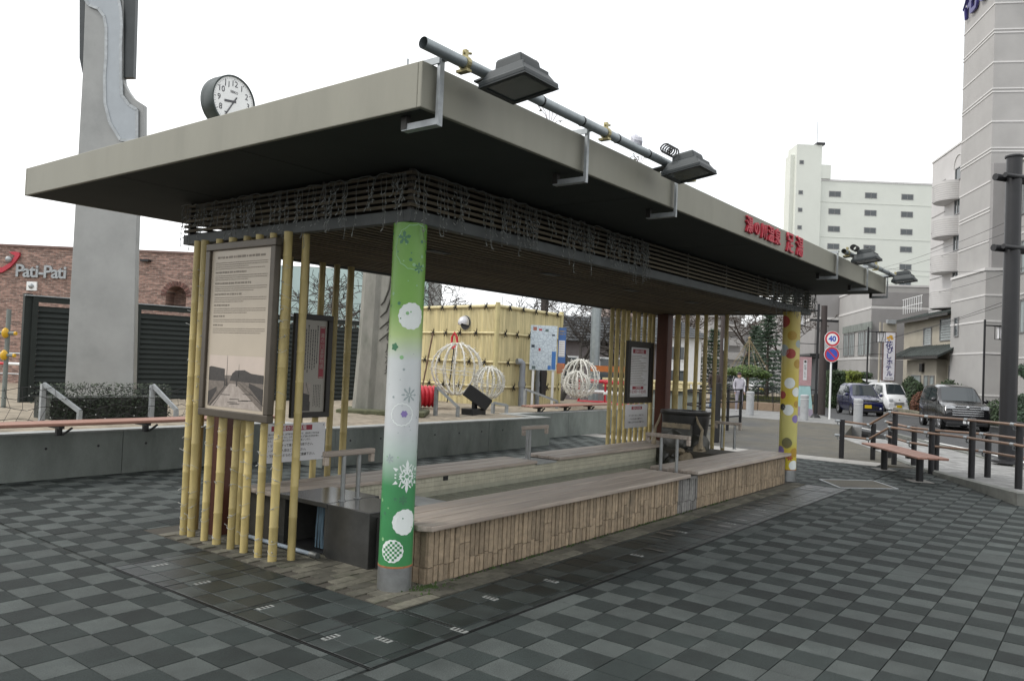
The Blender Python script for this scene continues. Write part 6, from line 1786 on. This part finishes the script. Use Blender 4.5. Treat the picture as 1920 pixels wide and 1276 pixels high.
# ================================================================ vehicles
M['tyre'] = mat('tyre rubber', (.014,.014,.014), .8, var=.1)
M['rim'] = mat('alloy rim', (.42,.43,.44), .3, .8, var=.1)
M['chrome'] = mat('chrome', (.62,.63,.65), .15, .9, var=.03)
M['car_glass'] = glass_mat('car glass', (.03,.038,.042), .04)
M['lamp_glass'] = mat('headlamp glass', (.55,.57,.6), .12, .2, var=.1)
M['plate_y'] = mat('yellow number plate', (.60,.42,.01), .4, var=.03)
def lerp_prof(prof, x):
    for (a, za), (b, zb) in zip(prof, prof[1:]):
        if a <= x <= b: return za+(zb-za)*(x-a)/(b-a)
    return prof[0][1] if x < prof[0][0] else prof[-1][1]
def car(name, label, loc, heading, paint, L, W, H, top, belt, ws, rear_x, wheels, wr, grp, kind, trim):
    """x forward. top: roofline profile, belt: window sill height, ws: (x base, x top) of the windscreen"""
    t = thing(name, label, 'car' if kind != 'van' else 'van', loc, grp, rotz=heading)
    w = W/2; xs = sorted(set([p[0] for p in top]+[-L/2+.02, L/2-.02]+[-L/2+L*k/16 for k in range(1,16)]))
    zb = .22
    def wtop(x):
        z = lerp_prof(top, x)
        return w-.02 if z <= belt+.03 else w-.02-(z-belt)*trim
    def endw(x):
        q = max(0, (abs(x)-(L/2-.35))/.35); return 1-.10*q*q
    pts, ns = [], 12
    for x in xs:
        z = lerp_prof(top, x); e = endw(x); wt_ = wtop(x)*e; ww = w*e; bz = min(belt, z-.10)
        half = [(0,zb),(ww*.86,zb),(ww*.97,zb+.14),(ww,zb+.34),(ww*.99,bz),(wt_,max(bz+.02,z-.07)),(wt_-.10,z-.008),(0,z+.012)]
        ring = half+[(-a,b) for a,b in half[-2:0:-1]]
        pts += [(x,a,b) for a,b in ring]; n = len(ring)
    faces = [(i*n+k, i*n+(k+1)%n, (i+1)*n+(k+1)%n, (i+1)*n+k) for i in range(len(xs)-1) for k in range(n)]
    faces += [tuple(range(n)), tuple((len(xs)-1)*n+k for k in range(n))[::-1]]
    MB().add(pts, faces).build('body', paint, t, 42)
    # glass
    def side_y(x, z):
        zt = lerp_prof(top, x); e = endw(x)
        f = max(0, min(1, (z-belt)/max(.05, zt-.07-belt)))
        return (w*.99*e)*(1-f)+wtop(x)*e*f+.008
    def sidewin(x0, x1, xt0, xt1, nm='side_window'):
        for sg_ in (1, -1):
            m_ = MB(); zt0, zt1 = lerp_prof(top, xt0)-.13, lerp_prof(top, xt1)-.13
            q = [(x0,belt+.03),(x1,belt+.03),(xt1,zt1),(xt0,zt0)]
            m_.add([(x, sg_*side_y(x,z), z) for x, z in q], [(0,1,2,3)]); m_.build(nm, M['car_glass'], t)
    xb, xt = ws
    mid = (xb+xt)/2
    nx = 6
    m_ = MB(); g = []
    for i in range(nx+1):
        f = .06+.86*i/nx; x = xb+(xt-xb)*f; z = lerp_prof(top, x)+.014
        hw = wtop(x)-.10
        for j in range(7): 
            y = -hw+2*hw*j/6; g.append((x+.01, y, z-.008*(abs(y)/hw)**2*2))
    m_.add(g, [(i*7+j,i*7+j+1,(i+1)*7+j+1,(i+1)*7+j) for i in range(nx) for j in range(6)])
    m_.build('windscreen', M['car_glass'], t, 60)
    fx = xt+.12 if kind != 'van' else xt+.05
    seg = [(rear_x+.12, -.35), (-.27, xt-.12)]
    sidewin(rear_x+.10, -.42, rear_x+.22, -.42); sidewin(-.34, xb-.30, -.34, xt-.10)
    # front
    F = L/2
    def ff(y, z, w_, h_, nm, mt, x=F+.004, d=.03, par=None):
        return MB().box(x-d, x, y-w_/2, y+w_/2, z-h_/2, z+h_/2).build(nm, mt, par or t, bevel=.006)
    MB().box(F-.12, F+.03, -w*.86, w*.86, .20, .34).build('bumper', M['black'] if kind != 'van' else paint, t, bevel=.03)
    hz = (belt-.13) if kind != 'van' else belt-.24
    for sg_ in (1, -1):
        MB().prism([(F-.28,sg_*w*.93),(F+.004,sg_*w*.86),(F+.012,sg_*w*.52),(F-.02,sg_*w*.52)], hz-.075, hz+.06).build('headlight', M['lamp_glass'], t, bevel=.01)
        mz = belt+.10; mx = xb-.25
        MB().ball((mx, sg_*(w+.09), mz), .095, 8, 6, (.7,1,.9)).build('mirror', paint if kind != 'kei' else paint, t, 60)
    gz = hz-.02
    if kind == 'mini':
        for k in range(5): ff(0, gz+.06-.085*k, W*.60+.04*min(k,2), .034, 'grille_bar', M['chrome'], F+.02)
        ff(0, gz-.12, W*.66, .42, 'grille', M['black'], F+.006)
        MB().ball((F+.025,0,gz+.02), .055, 10, 6, (.3,1.3,1)).build('badge', M['chrome'], t, 60)
        ff(.0, .37, .33, .16, 'number_plate', M['white'], F+.04)
    elif kind == 'kei':
        ff(0, gz, W*.62, .09, 'grille', M['chrome'], F+.014); ff(0, .46, W*.60, .16, 'lower_grille', M['black'], F+.008)
        p_ = ff(-.05, .50, .33, .165, 'number_plate', M['plate_y'], F+.03)
        for sg_ in (1,-1): MB().ball((F+.0,sg_*w*.74,.42), .05, 8, 6, (.4,1,1)).build('fog_lamp', M['lamp_glass'], t, 60)
    else:
        for k in range(3): ff(0, .66-.075*k, W*.42, .035, 'grille_bar', M['black'], F+.012)
        ff(0, .42, .33, .165, 'number_plate', M['plate_y'], F+.034)
        MB().ball((F+.01,0,.85), .04, 8, 6, (.3,1.4,1)).build('badge', M['chrome'], t, 60)
    for wx in wheels:
        for sg_ in (1, -1):
            y0 = sg_*(w-.19); y1 = sg_*(w+.004)
            o = MB().tube([(wx,y0,wr),(wx,y0+sg_*.02,wr),(wx,y1-sg_*.03,wr),(wx,y1,wr)], [wr*.93,wr,wr,wr*.92], 20).build('wheel', M['tyre'], t, 40)
            MB().tube([(wx,y1-sg_*.004,wr),(wx,y1+sg_*.006,wr)], wr*.66, 18).build('rim', M['rim'], o, 40)
            sp_ = MB()
            for k in range(5):
                a = 2*math.pi*k/5+.3; sp_.bar((wx,y1+sg_*.009,wr),(wx+wr*.6*math.cos(a),y1+sg_*.009,wr+wr*.6*math.sin(a)), .05, .012, (0,1,0))
            sp_.build('spokes', M['chrome'], o)
            MB().tube([(wx,y1-sg_*.015,wr),(wx,y1+sg_*.002,wr)], wr*1.16, 20).build('wheel_arch', M['black'], t, 40)
    if kind != 'van': MB().box(-L/2+.5, xt-.25, -w*.99, -w*.985, .75, .755).build('door_seam', M['black'], t)
    for sg_ in (1, -1):
        for sx in (-.38, xb-.28): MB().box(sx-.006, sx+.006, sg_*(w+.001)-.003, sg_*(w+.001)+.003, .42, belt).build('door_seam', M['black'], t)
        MB().box(-.62,-.46, sg_*(w+.012)-.012, sg_*(w+.012)+.012, belt-.12, belt-.085).build('door_handle', M['chrome'] if kind == 'mini' else paint, t)
    return t
face_cam = SANG+math.pi          # towards the plaza
bluep = mat('dark blue car paint', (.009,.012,.065), .25, .3, var=.05, coat=.8)
blackp = mat('black car paint', (.012,.012,.014), .2, .3, var=.05, coat=.9)
whitep = mat('white car paint', (.66,.67,.68), .3, var=.03, coat=.5)
c0 = ST(43.9, 10.95, zr(43.9))
car('compact_car', 'dark blue compact car with yellow plate driving towards the plaza', c0, face_cam+R(2), bluep, 3.4, 1.48, 1.64,
    [(-1.70,.95),(-1.66,1.30),(-1.5,1.55),(-1.2,1.62),(-.2,1.645),(.32,1.58),(.62,1.32),(.98,1.01),(1.35,.94),(1.62,.84),(1.70,.66)], .96, (1.0,.30), -1.5, (-1.18,1.20), .28, 'vehicles on the road', 'kei', .26)
c0 = ST(51.9, 14.55, zr(51.9)+.1)
vn = car('delivery_van', 'small white delivery van with raised tailgate parked at the hotel', c0, face_cam+R(9), whitep, 3.4, 1.48, 1.88,
    [(-1.70,1.2),(-1.67,1.62),(-1.55,1.82),(-1.2,1.87),(.3,1.89),(.75,1.80),(1.20,1.22),(1.45,1.05),(1.62,.92),(1.70,.62)], 1.06, (1.32,.70), -1.6, (-1.05,1.0), .28, 'vehicles on the road', 'van', .20)
vn.scale = (.94,.94,.94)
MB().add([(-1.62,-.66,1.86),(-1.62,.66,1.86),(-2.45,.60,2.0),(-2.45,-.60,2.0),(-1.62,-.66,1.92),(-1.62,.66,1.92),(-2.45,.60,2.05),(-2.45,-.60,2.05)], [(0,3,2,1),(4,5,6,7),(0,1,5,4),(1,2,6,5),(2,3,7,6),(3,0,4,7)]).build('tailgate', whitep, vn, bevel=.02)
c0 = ST(34.6, 12.2, zr(34.6))
car('minivan', 'black compact minivan with wide chrome grille driving towards the plaza', c0, face_cam+R(-4), blackp, 3.82, 1.68, 1.74,
    [(-1.91,1.0),(-1.86,1.4),(-1.68,1.66),(-1.3,1.72),(-.2,1.745),(.42,1.67),(.74,1.40),(1.10,1.10),(1.45,1.06),(1.78,.98),(1.91,.72)], 1.04, (1.12,.40), -1.7, (-1.26,1.28), .31, 'vehicles on the road', 'mini', .24)
c0 = (53.5, 20.6, -.03)
car('parked_car', 'small pale car parked far away beside the round hedge', c0, R(-120), whitep, 3.6, 1.5, 1.5,
    [(-1.80,.95),(-1.76,1.2),(-1.5,1.42),(-1.2,1.48),(-.2,1.5),(.32,1.42),(.62,1.2),(.98,.95),(1.35,.9),(1.72,.8),(1.80,.66)], .92, (1.0,.30), -1.5, (-1.18,1.20), .28, 'vehicles on the road', 'kei', .26)

# ================================================================ people on the far pavement
def person(label, loc, ang, h, top_c, leg_c, hair_c, stride=.12):
    t = thing('person', label, 'person', loc, None, rotz=ang)
    k = h/1.7
    skin = mat('skin', (.42,.26,.19), .6, var=.05)
    J = {'pel':(0,0,.92),'waist':(0,.01,1.06),'chest':(0,.0,1.28),'neck':(0,.01,1.45),'headb':(0,.025,1.53),'headt':(0,.02,1.65),
         'shl':(-.17,0,1.40),'ell':(-.23,-.02,1.13),'wrl':(-.20,.12,.93),'hal':(-.195,.155,.86),'shr':(.17,0,1.40),'elr':(.23,-.03,1.13),'wrr':(.22,.10,.92),'har':(.215,.13,.85),
         'hil':(-.085,0,.88),'knl':(-.095,.06+stride*.6,.49),'anl':(-.095,stride,.09),'tol':(-.10,stride+.15,.04),'hir':(.085,0,.88),'knr':(.09,.03-stride*.3,.49),'anr':(.09,-stride,.10),'tor':(.095,-stride+.14,.04)}
    E_ = [('pel','waist'),('waist','chest'),('chest','neck'),('neck','headb'),('headb','headt'),('chest','shl'),('shl','ell'),('ell','wrl'),('wrl','hal'),('chest','shr'),('shr','elr'),('elr','wrr'),('wrr','har'),
          ('pel','hil'),('hil','knl'),('knl','anl'),('anl','tol'),('pel','hir'),('hir','knr'),('knr','anr'),('anr','tor')]
    rad = {'pel':(.15,.11),'waist':(.145,.10),'chest':(.16,.11),'neck':(.05,.05),'headb':(.075,.085),'headt':(.08,.095),'shl':(.075,.075),'shr':(.075,.075),'ell':(.052,.052),'elr':(.052,.052),'wrl':(.033,.033),'wrr':(.033,.033),'hal':(.035,.022),'har':(.035,.022),
           'hil':(.095,.095),'hir':(.095,.095),'knl':(.065,.065),'knr':(.065,.065),'anl':(.045,.045),'anr':(.045,.045),'tol':(.04,.032),'tor':(.04,.032)}
    names = list(J); me = bpy.data.meshes.new('body')
    me.from_pydata([tuple(c*k for c in J[n]) for n in names], [(names.index(a), names.index(b)) for a, b in E_], [])
    o = bpy.data.objects.new('body', me); col.objects.link(o); o.parent = t
    sk = o.modifiers.new('skin', 'SKIN')
    for i, n in enumerate(names):
        v = me.skin_vertices[0].data[i]; v.radius = tuple(r*k for r in rad[n]); v.use_root = (n == 'pel')
    ss_ = o.modifiers.new('sub', 'SUBSURF'); ss_.levels = ss_.render_levels = 2
    # clothes by height: shoes, trousers, jacket, skin
    m = mat('clothed body', (1,1,1), .8, var=.1)
    n_, l_ = m.node_tree.nodes, m.node_tree.links
    tc = n_.new('ShaderNodeTexCoord'); sp = n_.new('ShaderNodeSeparateXYZ'); l_.new(tc.outputs['Object'], sp.inputs[0])
    mr = n_.new('ShaderNodeMapRange'); mr.inputs['From Max'].default_value = 1.75*k; l_.new(sp.outputs['Z'], mr.inputs['Value'])
    rp = n_.new('ShaderNodeValToRGB'); rp.color_ramp.interpolation = 'CONSTANT'; e = rp.color_ramp.elements
    for _ in range(2): e.new(.5)
    for q, (z, c) in enumerate(((0,(.4,.4,.4)),(.1,leg_c),(.90,top_c),(1.47,(.42,.26,.19)))): e[q].position = z/1.75; e[q].color = (*c, 1)
    l_.new(mr.outputs[0], rp.inputs[0]); vm = [x for x in n_ if x.type == 'VECT_MATH'][0]; l_.new(rp.outputs[0], vm.inputs[0])
    me.materials.append(m)
    MB().ball((0,-.005*k,1.645*k), .10*k, 12, 8, (.9,1.05,.85), .03).build('hair', mat('hair', hair_c, .7), t, 60)
    MB().ball((0,.125*k,1.575*k), .014*k, 6, 4, (1,1.2,1.4)).build('nose', skin, t, 60)
    for sg_ in (-1, 1):
        MB().ball((sg_*.032*k,.105*k,1.605*k), .01*k, 6, 4).build('eye', M['ink'], t, 60)
        MB().ball((sg_*.088*k,.02*k,1.58*k), .02*k, 6, 4, (.5,.8,1.3)).build('ear', skin, t, 60)
        for f_ in range(4):
            b0 = Vector(((-.195 if sg_ < 0 else .215)+(.014*f_-.021), .15 if sg_ < 0 else .125, .845))*k
            MB().tube([tuple(b0), tuple(b0+Vector((0,.012,-.035))*k), tuple(b0+Vector((0,.008,-.062+.006*abs(f_-1)))*k)], [.008*k,.0075*k,.006*k], 6).build('finger', skin, t, 60)
        b0 = Vector(((-.165 if sg_ < 0 else .185), .155 if sg_ < 0 else .13, .87))*k
        MB().tube([tuple(b0), tuple(b0+Vector((.012,.02,-.02))*k), tuple(b0+Vector((.008,.025,-.042))*k)], [.009*k,.008*k,.006*k], 6).build('thumb', skin, t, 60)
    MB().tube([(-.03*k,.112*k,1.54*k),(.03*k,.112*k,1.54*k)], .006*k, 5).build('mouth', mat('lips', (.3,.12,.1), .6), t)
    return t
person('person in a dark brown jacket and blue jeans behind the far bamboo poles', (29.9,12.75,0), R(140), 1.69, (.045,.032,.03), (.05,.09,.16), (.03,.025,.02))
person('person in pale clothes with dark hair right of the one in jeans', (30.6,12.0,0), R(130), 1.55, (.42,.40,.45), (.30,.28,.33), (.03,.015,.025), .06)

# ================================================================ vegetation
def leaf_cloud(mb, c, rad, n, size, rnd, shell=.55, flat=1.0):
    for _ in range(n):
        d = Vector((rnd.gauss(0,1), rnd.gauss(0,1), rnd.gauss(0,1))).normalized()
        r = shell+(1-shell)*rnd.random()
        p = Vector((c[0]+d.x*rad[0]*r, c[1]+d.y*rad[1]*r, c[2]+d.z*rad[2]*r))
        u = Vector((rnd.gauss(0,1), rnd.gauss(0,1), rnd.gauss(0,1)*flat)).normalized(); v = u.orthogonal().normalized()
        s = size*rnd.uniform(.6,1.4)
        mb.add([tuple(p-u*s), tuple(p+v*s*.5), tuple(p+u*s), tuple(p-v*s*.5)], [(0,1,2,3)])
def leafm(name, c): return mat(name, c, .65, var=.35, vscale=2.5, island=.45)
g_dark = leafm('dark hedge leaf', (.028,.052,.018)); g_mid = leafm('mid green leaf', (.06,.10,.02)); g_yel = leafm('yellow green leaf', (.13,.16,.025)); g_con = leafm('conifer needle', (.022,.045,.022)); g_red = leafm('russet leaf', (.11,.045,.025)); g_grass = leafm('grass blade', (.10,.11,.03))
barkm = mat('grey brown bark', (.07,.055,.045), .9, var=.3, vscale=8, bump=.5)
barkg = mat('grey bark', (.055,.048,.042), .9, var=.3, vscale=8, bump=.5)
def hedge(label, s0, s1, t0, t1, z0, z1, lm, seed, n=2600, cat='hedge', rough=.1):
    rd = random.Random(seed); c = ST((s0+s1)/2, (t0+t1)/2, z0)
    t = thing('hedge', label, cat, c, 'clipped hedges at the hotel'); mb = MB()
    for _ in range(n):
        f = rd.random(); s, q, z = rd.uniform(s0,s1), rd.uniform(t0,t1), rd.uniform(z0,z1)
        if f < .4: s = s0
        elif f < .7: q = t0
        else: z = z1
        bump_ = rough*math.sin(s*3+q*4)*math.sin(z*5+q*3)
        p = Vector(ST(s+rd.gauss(0,.05)-bump_, q+rd.gauss(0,.05), z+rd.gauss(0,.05)+bump_*.6))
        u = Vector((rd.gauss(0,1),rd.gauss(0,1),rd.gauss(0,1))).normalized(); v = u.orthogonal().normalized(); w = rd.uniform(.04,.10)
        mb.add([tuple(p-u*w), tuple(p+v*w*.55), tuple(p+u*w), tuple(p-v*w*.55)], [(0,1,2,3)])
    mb.build('foliage', lm, t, kind='stuff')
    MB(ST).box(s0+.12, s1, t0+.12, t1-.1, z0, z1-.12).build('shade_core', mat('hedge shade', (.015,.02,.01), .9), t)  # solid core, shade inside the hedge put into its dark colour
hedge('dark green clipped hedge right of the no parking sign', 58, 59.6, 12.5, 13.55, -.66, 1.85, g_dark, 1)
hedge('bright yellow green clipped hedge beside the street lamp', 57.6, 59.6, 13.6, 14.55, -.56, 1.85, g_yel, 2)
hedge('narrow dark hedge at the left of the hotel sign', 57.5, 59.4, 14.6, 15.2, -.56, 1.8, g_dark, 3, 1600)
def bush(label, s, t, z, r, h, lm, seed, n=1300, cat='bush'):
    rd = random.Random(seed); o = thing('round_bush', label, cat, ST(s,t,z), 'clipped bushes at the hotel'); mb = MB(); c = ST(s,t,z+h*.52)
    leaf_cloud(mb, c, (r,r,h*.52), n, .07, rd, .8)
    mb.build('foliage', lm, o, kind='stuff'); MB().ball(c, 1, 10, 8, (r*.8,r*.8,h*.45)).build('shade_core', mat('bush shade', (.014,.02,.01), .9), o)  # near-black solid core paints the shade within the leaves
bush('tall round dark bush left of the entrance house', 51.6, 15.8, -.5, .6, 2.2, g_dark, 11); bush('round dark bush in front of the porch', 50.5, 15.75, -.5, .55, 1.95, g_dark, 12)
bush('wide russet shrub behind the minivan', 49.2, 15.85, -.45, .72, 1.35, g_red, 13, 1700, 'shrub'); bush('low russet shrub left of the minivan', 50.2, 15.8, -.45, .45, 1.0, g_red, 14, 1000, 'shrub')
bush('round clipped bush above the minivan roof', 45.3, 15.75, -.4, .68, 2.0, g_dark, 15); bush('pointed clipped bush right of the round one above the minivan', 43.9, 15.75, -.4, .68, 1.75, g_dark, 16)
pl = thing('planter_wall', 'low mossy stone edging under the hotel shrubs', 'wall', ST(48,14,-.5))
for k in range(4): MB(ST).box(44+1.2*k, 45.18+1.2*k, 14.02, 14.25, -1.0, -.1+.02*(k % 2)).build('edging_stone', mat('mossy stone', (.17,.16,.12), .9, var=.3, vscale=3), pl, bevel=.03)
# cloud pruned pine beside the black column
pn = thing('pruned_pine', 'cloud pruned dark green pine at the right edge behind the black column', 'tree', ST(31.5,14.6,-.2))
rd = random.Random(21)
tr = [ST(31.6,14.9,-.3), ST(31.5,14.7,.8), ST(31.8,14.9,1.8), ST(31.5,14.7,2.9), ST(31.6,14.9,3.9)]
MB().tube(tr, [.16,.14,.11,.09,.05], 8).build('trunk', barkg, pn, 60)
mb = MB()
for (s,t,z,r,h) in ((31.0,13.7,2.05,.75,.33),(31.2,15.4,2.7,.9,.4),(31.4,13.9,.95,.8,.4),(31.2,14.9,1.5,1.0,.45),(31.5,14.6,3.7,.8,.4),(31,16,1.0,1.2,.8),(31,13.4,.2,.7,.5),(31.3,15,.2,1.2,.7),(31.2,16,3.2,.9,.4),(31,16.8,2.2,1.0,.5)):
    leaf_cloud(mb, ST(s,t,z), (r*.95,r*.95,h), 1500, .075, rd, .45)
    MB().tube([tr[2] if z < 2.2 else tr[3], ST(s,t,z-.1)], [.05,.02], 6).build('limb', barkg, pn)
mb.build('crown', g_con, pn, kind='stuff')
lh = thing('hedge', 'long low dark hedge in front of the hotel under the pruned pine', 'hedge', ST(31,14.5,-.2), 'clipped hedges at the hotel')
mb = MB()
for k in range(14): leaf_cloud(mb, ST(25+k*.9,14.7,.3), (.6,.5,.62), 520, .07, rd, .7)
mb.build('foliage', g_dark, lh, kind='stuff'); MB(ST).box(25,37.5,14.5,15,-.6,.6).build('shade_core', mat('hedge core', (.014,.02,.01), .9), lh)  # dark solid box stands for the shade behind the leaves

def bare_tree(label, base, h, seed, lean=(0,0), depth=6, spread=.55, r0=.14, bark=None, first=.3, rmin=.007, grp='bare winter trees'):
    rd = random.Random(seed); t = thing('bare_tree', label, 'tree', base, grp); trunk, tw = MB(), MB()
    def grow(p, d, l, r, lev):
        n = 4; pts = [p]; rs_ = [r]; q = Vector(p); dd = Vector(d)
        for i in range(n):
            dd = (dd+Vector((rd.gauss(0,.13), rd.gauss(0,.13), rd.gauss(0,.10)+(.03 if lev < 3 else .0)))).normalized(); q = q+dd*l/n; pts.append(tuple(q)); rs_.append(max(rmin, r*(1-.38*(i+1)/n)))
        (trunk if lev < 2 else tw).tube(pts, rs_, 7 if lev < 2 else (4 if lev < 4 else 3), caps=False)
        if lev >= depth: return
        nb = rd.choice((2,3,3)) if lev else rd.choice((3,4))
        for b in range(nb):
            i = rd.choice((2,3,4)) if lev else rd.choice((2,3,4,4))
            a = Vector((rd.gauss(0,1), rd.gauss(0,1), rd.gauss(0,.45))).normalized()
            nd = (dd*(1-spread)+a*spread*1.15+Vector((0,0,.10))).normalized()
            grow(pts[i], nd, l*rd.uniform(.58,.82), rs_[i]*rd.uniform(.55,.75), lev+1)
    grow(tuple(base), (lean[0], lean[1], 1), h*first, r0, 0)
    trunk.build('trunk', bark or barkg, t, 60); tw.build('crown', bark or barkg, t, kind='stuff')
bare_tree('bare tree with knotty branches behind the left part of the bamboo hut', (19.0,18.6,0), 7.5, 3, depth=6, rmin=.01, r0=.18)
bare_tree('bare spreading tree behind the middle of the bamboo hut', (20.4,16.4,0), 7, 4, (.1,-.2), depth=6, rmin=.01, r0=.17)
bare_tree('bare tree right of the bamboo hut leaning over the grey roofed house', (22.6,15.4,0), 6.5, 9, (.45,-.55), depth=6, spread=.62)
bare_tree('bare tree beside the grey steel pole', (25.5,14.4,0), 7, 12, (.1,-.1), depth=6, rmin=.01)
bare_tree('small bare sapling in front of the teal glass building', (15.4,17.6,.1), 4.6, 15, depth=5, r0=.05, first=.34)
bare_tree('tall brown bare tree behind the far bamboo poles, leftmost', (50.0,25.5,0), 11, 31, depth=6, r0=.2, bark=barkm, rmin=.018)
bare_tree('tall brown bare tree above the white house', (58,28,0), 14, 32, depth=6, r0=.2, bark=barkm, rmin=.018)
bare_tree('tall brown bare tree left of the conifer', (60,23.5,0), 12, 33, depth=6, r0=.2, bark=barkm, rmin=.018)
bare_tree('tall brown bare tree right behind the conifer', (66,22,0), 12, 34, depth=6, r0=.2, bark=barkm, rmin=.018)
bare_tree('tall brown bare tree behind the white house, farthest left', (55,33,0), 13, 35, depth=6, r0=.2, bark=barkm, rmin=.018)
bare_tree('tall brown bare tree between the white house and the conifer', (56,25.5,0), 13, 36, depth=6, r0=.2, bark=barkm, rmin=.018)
bare_tree('bare tree behind the teal building and pylon fence', (17.5,21.0,0), 7, 37, depth=6, r0=.15, rmin=.01)
# conifer and pine with rope cone in the park
def conifer(label, base, h, r, seed):
    rd = random.Random(seed); t = thing('conifer', label, 'tree', base)
    MB().tube([base,(base[0],base[1],base[2]+h)], [.13,.02], 8).build('trunk', barkm, t, 60); mb = MB()
    z = .5
    while z < h-.1:
        rr = r*(1-z/h)**.8+.06
        for k in range(9):
            a = rd.uniform(0,6.28); e = Vector((math.cos(a)*rr, math.sin(a)*rr, .12-.10*rr)); b0 = Vector((base[0],base[1],base[2]+z))
            for q in range(26):
                f = rd.uniform(.15,1); p = b0+e*f+Vector((rd.gauss(0,.07),rd.gauss(0,.07),rd.gauss(0,.05))); u = (e.normalized()+Vector((rd.gauss(0,.5),rd.gauss(0,.5),rd.gauss(0,.3)))).normalized(); v = u.orthogonal().normalized(); s = rd.uniform(.07,.15)
                mb.add([tuple(p-u*s),tuple(p+v*s*.3),tuple(p+u*s),tuple(p-v*s*.3)], [(0,1,2,3)])
        z += .24
    mb.build('crown', g_con, t, kind='stuff')
conifer('dark green conifer left of the yellow post', (48.6,17.3,-.03), 5.6, 1.55, 41)
conifer('smaller dark green conifer between the tall one and the bamboo poles', (52.5,22.5,-.03), 4.6, 1.6, 42)
conifer('broad dark conifer behind the smaller one', (56.5,21.0,-.03), 5.0, 1.9, 43)
yk = thing('roped_pine', 'small pine under a cone of straw ropes left of the conifer', 'tree', (43.0,16.4,-.03))
MB().tube([(43.0,16.4,-.03),(43.05,16.45,1.6)], [.07,.04], 7).build('trunk', barkg, yk, 60)
straw = mat('straw rope', (.24,.19,.11), .8)
MB().tube([(43.0,16.35,0),(43.0,16.35,3.45)], .035, 6).build('centre_pole', straw, yk)
MB().ball((43.0,16.35,3.48), .09, 8, 6).build('rope_top', straw, yk, 60)
for k in range(16):
    a = 2*math.pi*k/16; MB().tube([(43.0,16.35,3.45),(43.0+1.05*math.cos(a),16.35+1.05*math.sin(a),1.75)], .008, 4).build('rope', straw, yk)
mb = MB()
for (dx,dy,z,r) in ((0,0,1.75,.8),(.7,.3,1.5,.6),(-.7,-.2,1.55,.65),(.2,-.7,1.5,.6),(-.3,.7,1.6,.6)): leaf_cloud(mb, (43+dx,16.4+dy,z), (r,r,.25), 700, .08, rd, .4)
mb.build('crown', g_mid, yk, kind='stuff')
gi = MB()
for k in range(2600):
    a, r = random.uniform(0,6.28), math.sqrt(random.random()); x, y = 46+3.6*r*math.cos(a), 17.2+2.4*r*math.sin(a)
    gi.add([(x-.03,y,-.03),(x+.03,y,-.03),(x+random.uniform(-.08,.08),y+random.uniform(-.08,.08),.12+.25*(1-r))], [(0,1,2)])
o = gi.build('grass_island', g_grass, None); o['kind'] = 'stuff'; o['label'] = 'short green grass round the roped pine'
# low black fence on a brown planter edge by the driveway
lf_ = thing('planter_fence', 'low black railing on brown stone blocks left of the yellow post', 'fence', (33,11.6,0))
pfm = frame((32.6,13.9,0), R(-78))
for k in range(7): MB(pfm).box(.62*k, .62*k+.60, 0, .3, 0, .34).build('stone_block', mat('brown block', (.20,.145,.10), .85, rnd=.2), lf_, bevel=.02)
for k in range(8): MB(pfm).box(.6*k, .6*k+.04, .13, .17, .34, 1.0).build('post', M['rail_black'], lf_)
for z in (.42, .96): MB(pfm).box(0, 4.25, .135, .165, z, z+.04).build('rail', M['rail_black'], lf_)
mb = MB(pfm)
for k in range(40): mb.box(.05+.105*k, .065+.105*k, .145, .155, .46, .955)
mb.build('bar', M['rail_black'], lf_, kind='stuff')
# dark steel gate frame behind the spout
gt = thing('black_railing', 'black steel railing behind the far bamboo poles', 'railing', (18.5,9.0,0))
for k in range(5): MB().box(17.9+.9*k, 17.96+.9*k, 8.35, 8.41, 0, 1.12).build('post', M['rail_black'], gt)
for z in (.35, .75, 1.08): MB().box(17.9, 21.6, 8.36, 8.40, z, z+.04).build('rail', M['rail_black'], gt)
MB().box(16.9,17.05,7.1,7.25,0,1.32).build('end_post', M['rail_black'], gt)
for z in (.35, .75, 1.08): MB().bar((16.98,7.18,z),(17.93,8.38,z), .03, .04).build('rail', M['rail_black'], gt)
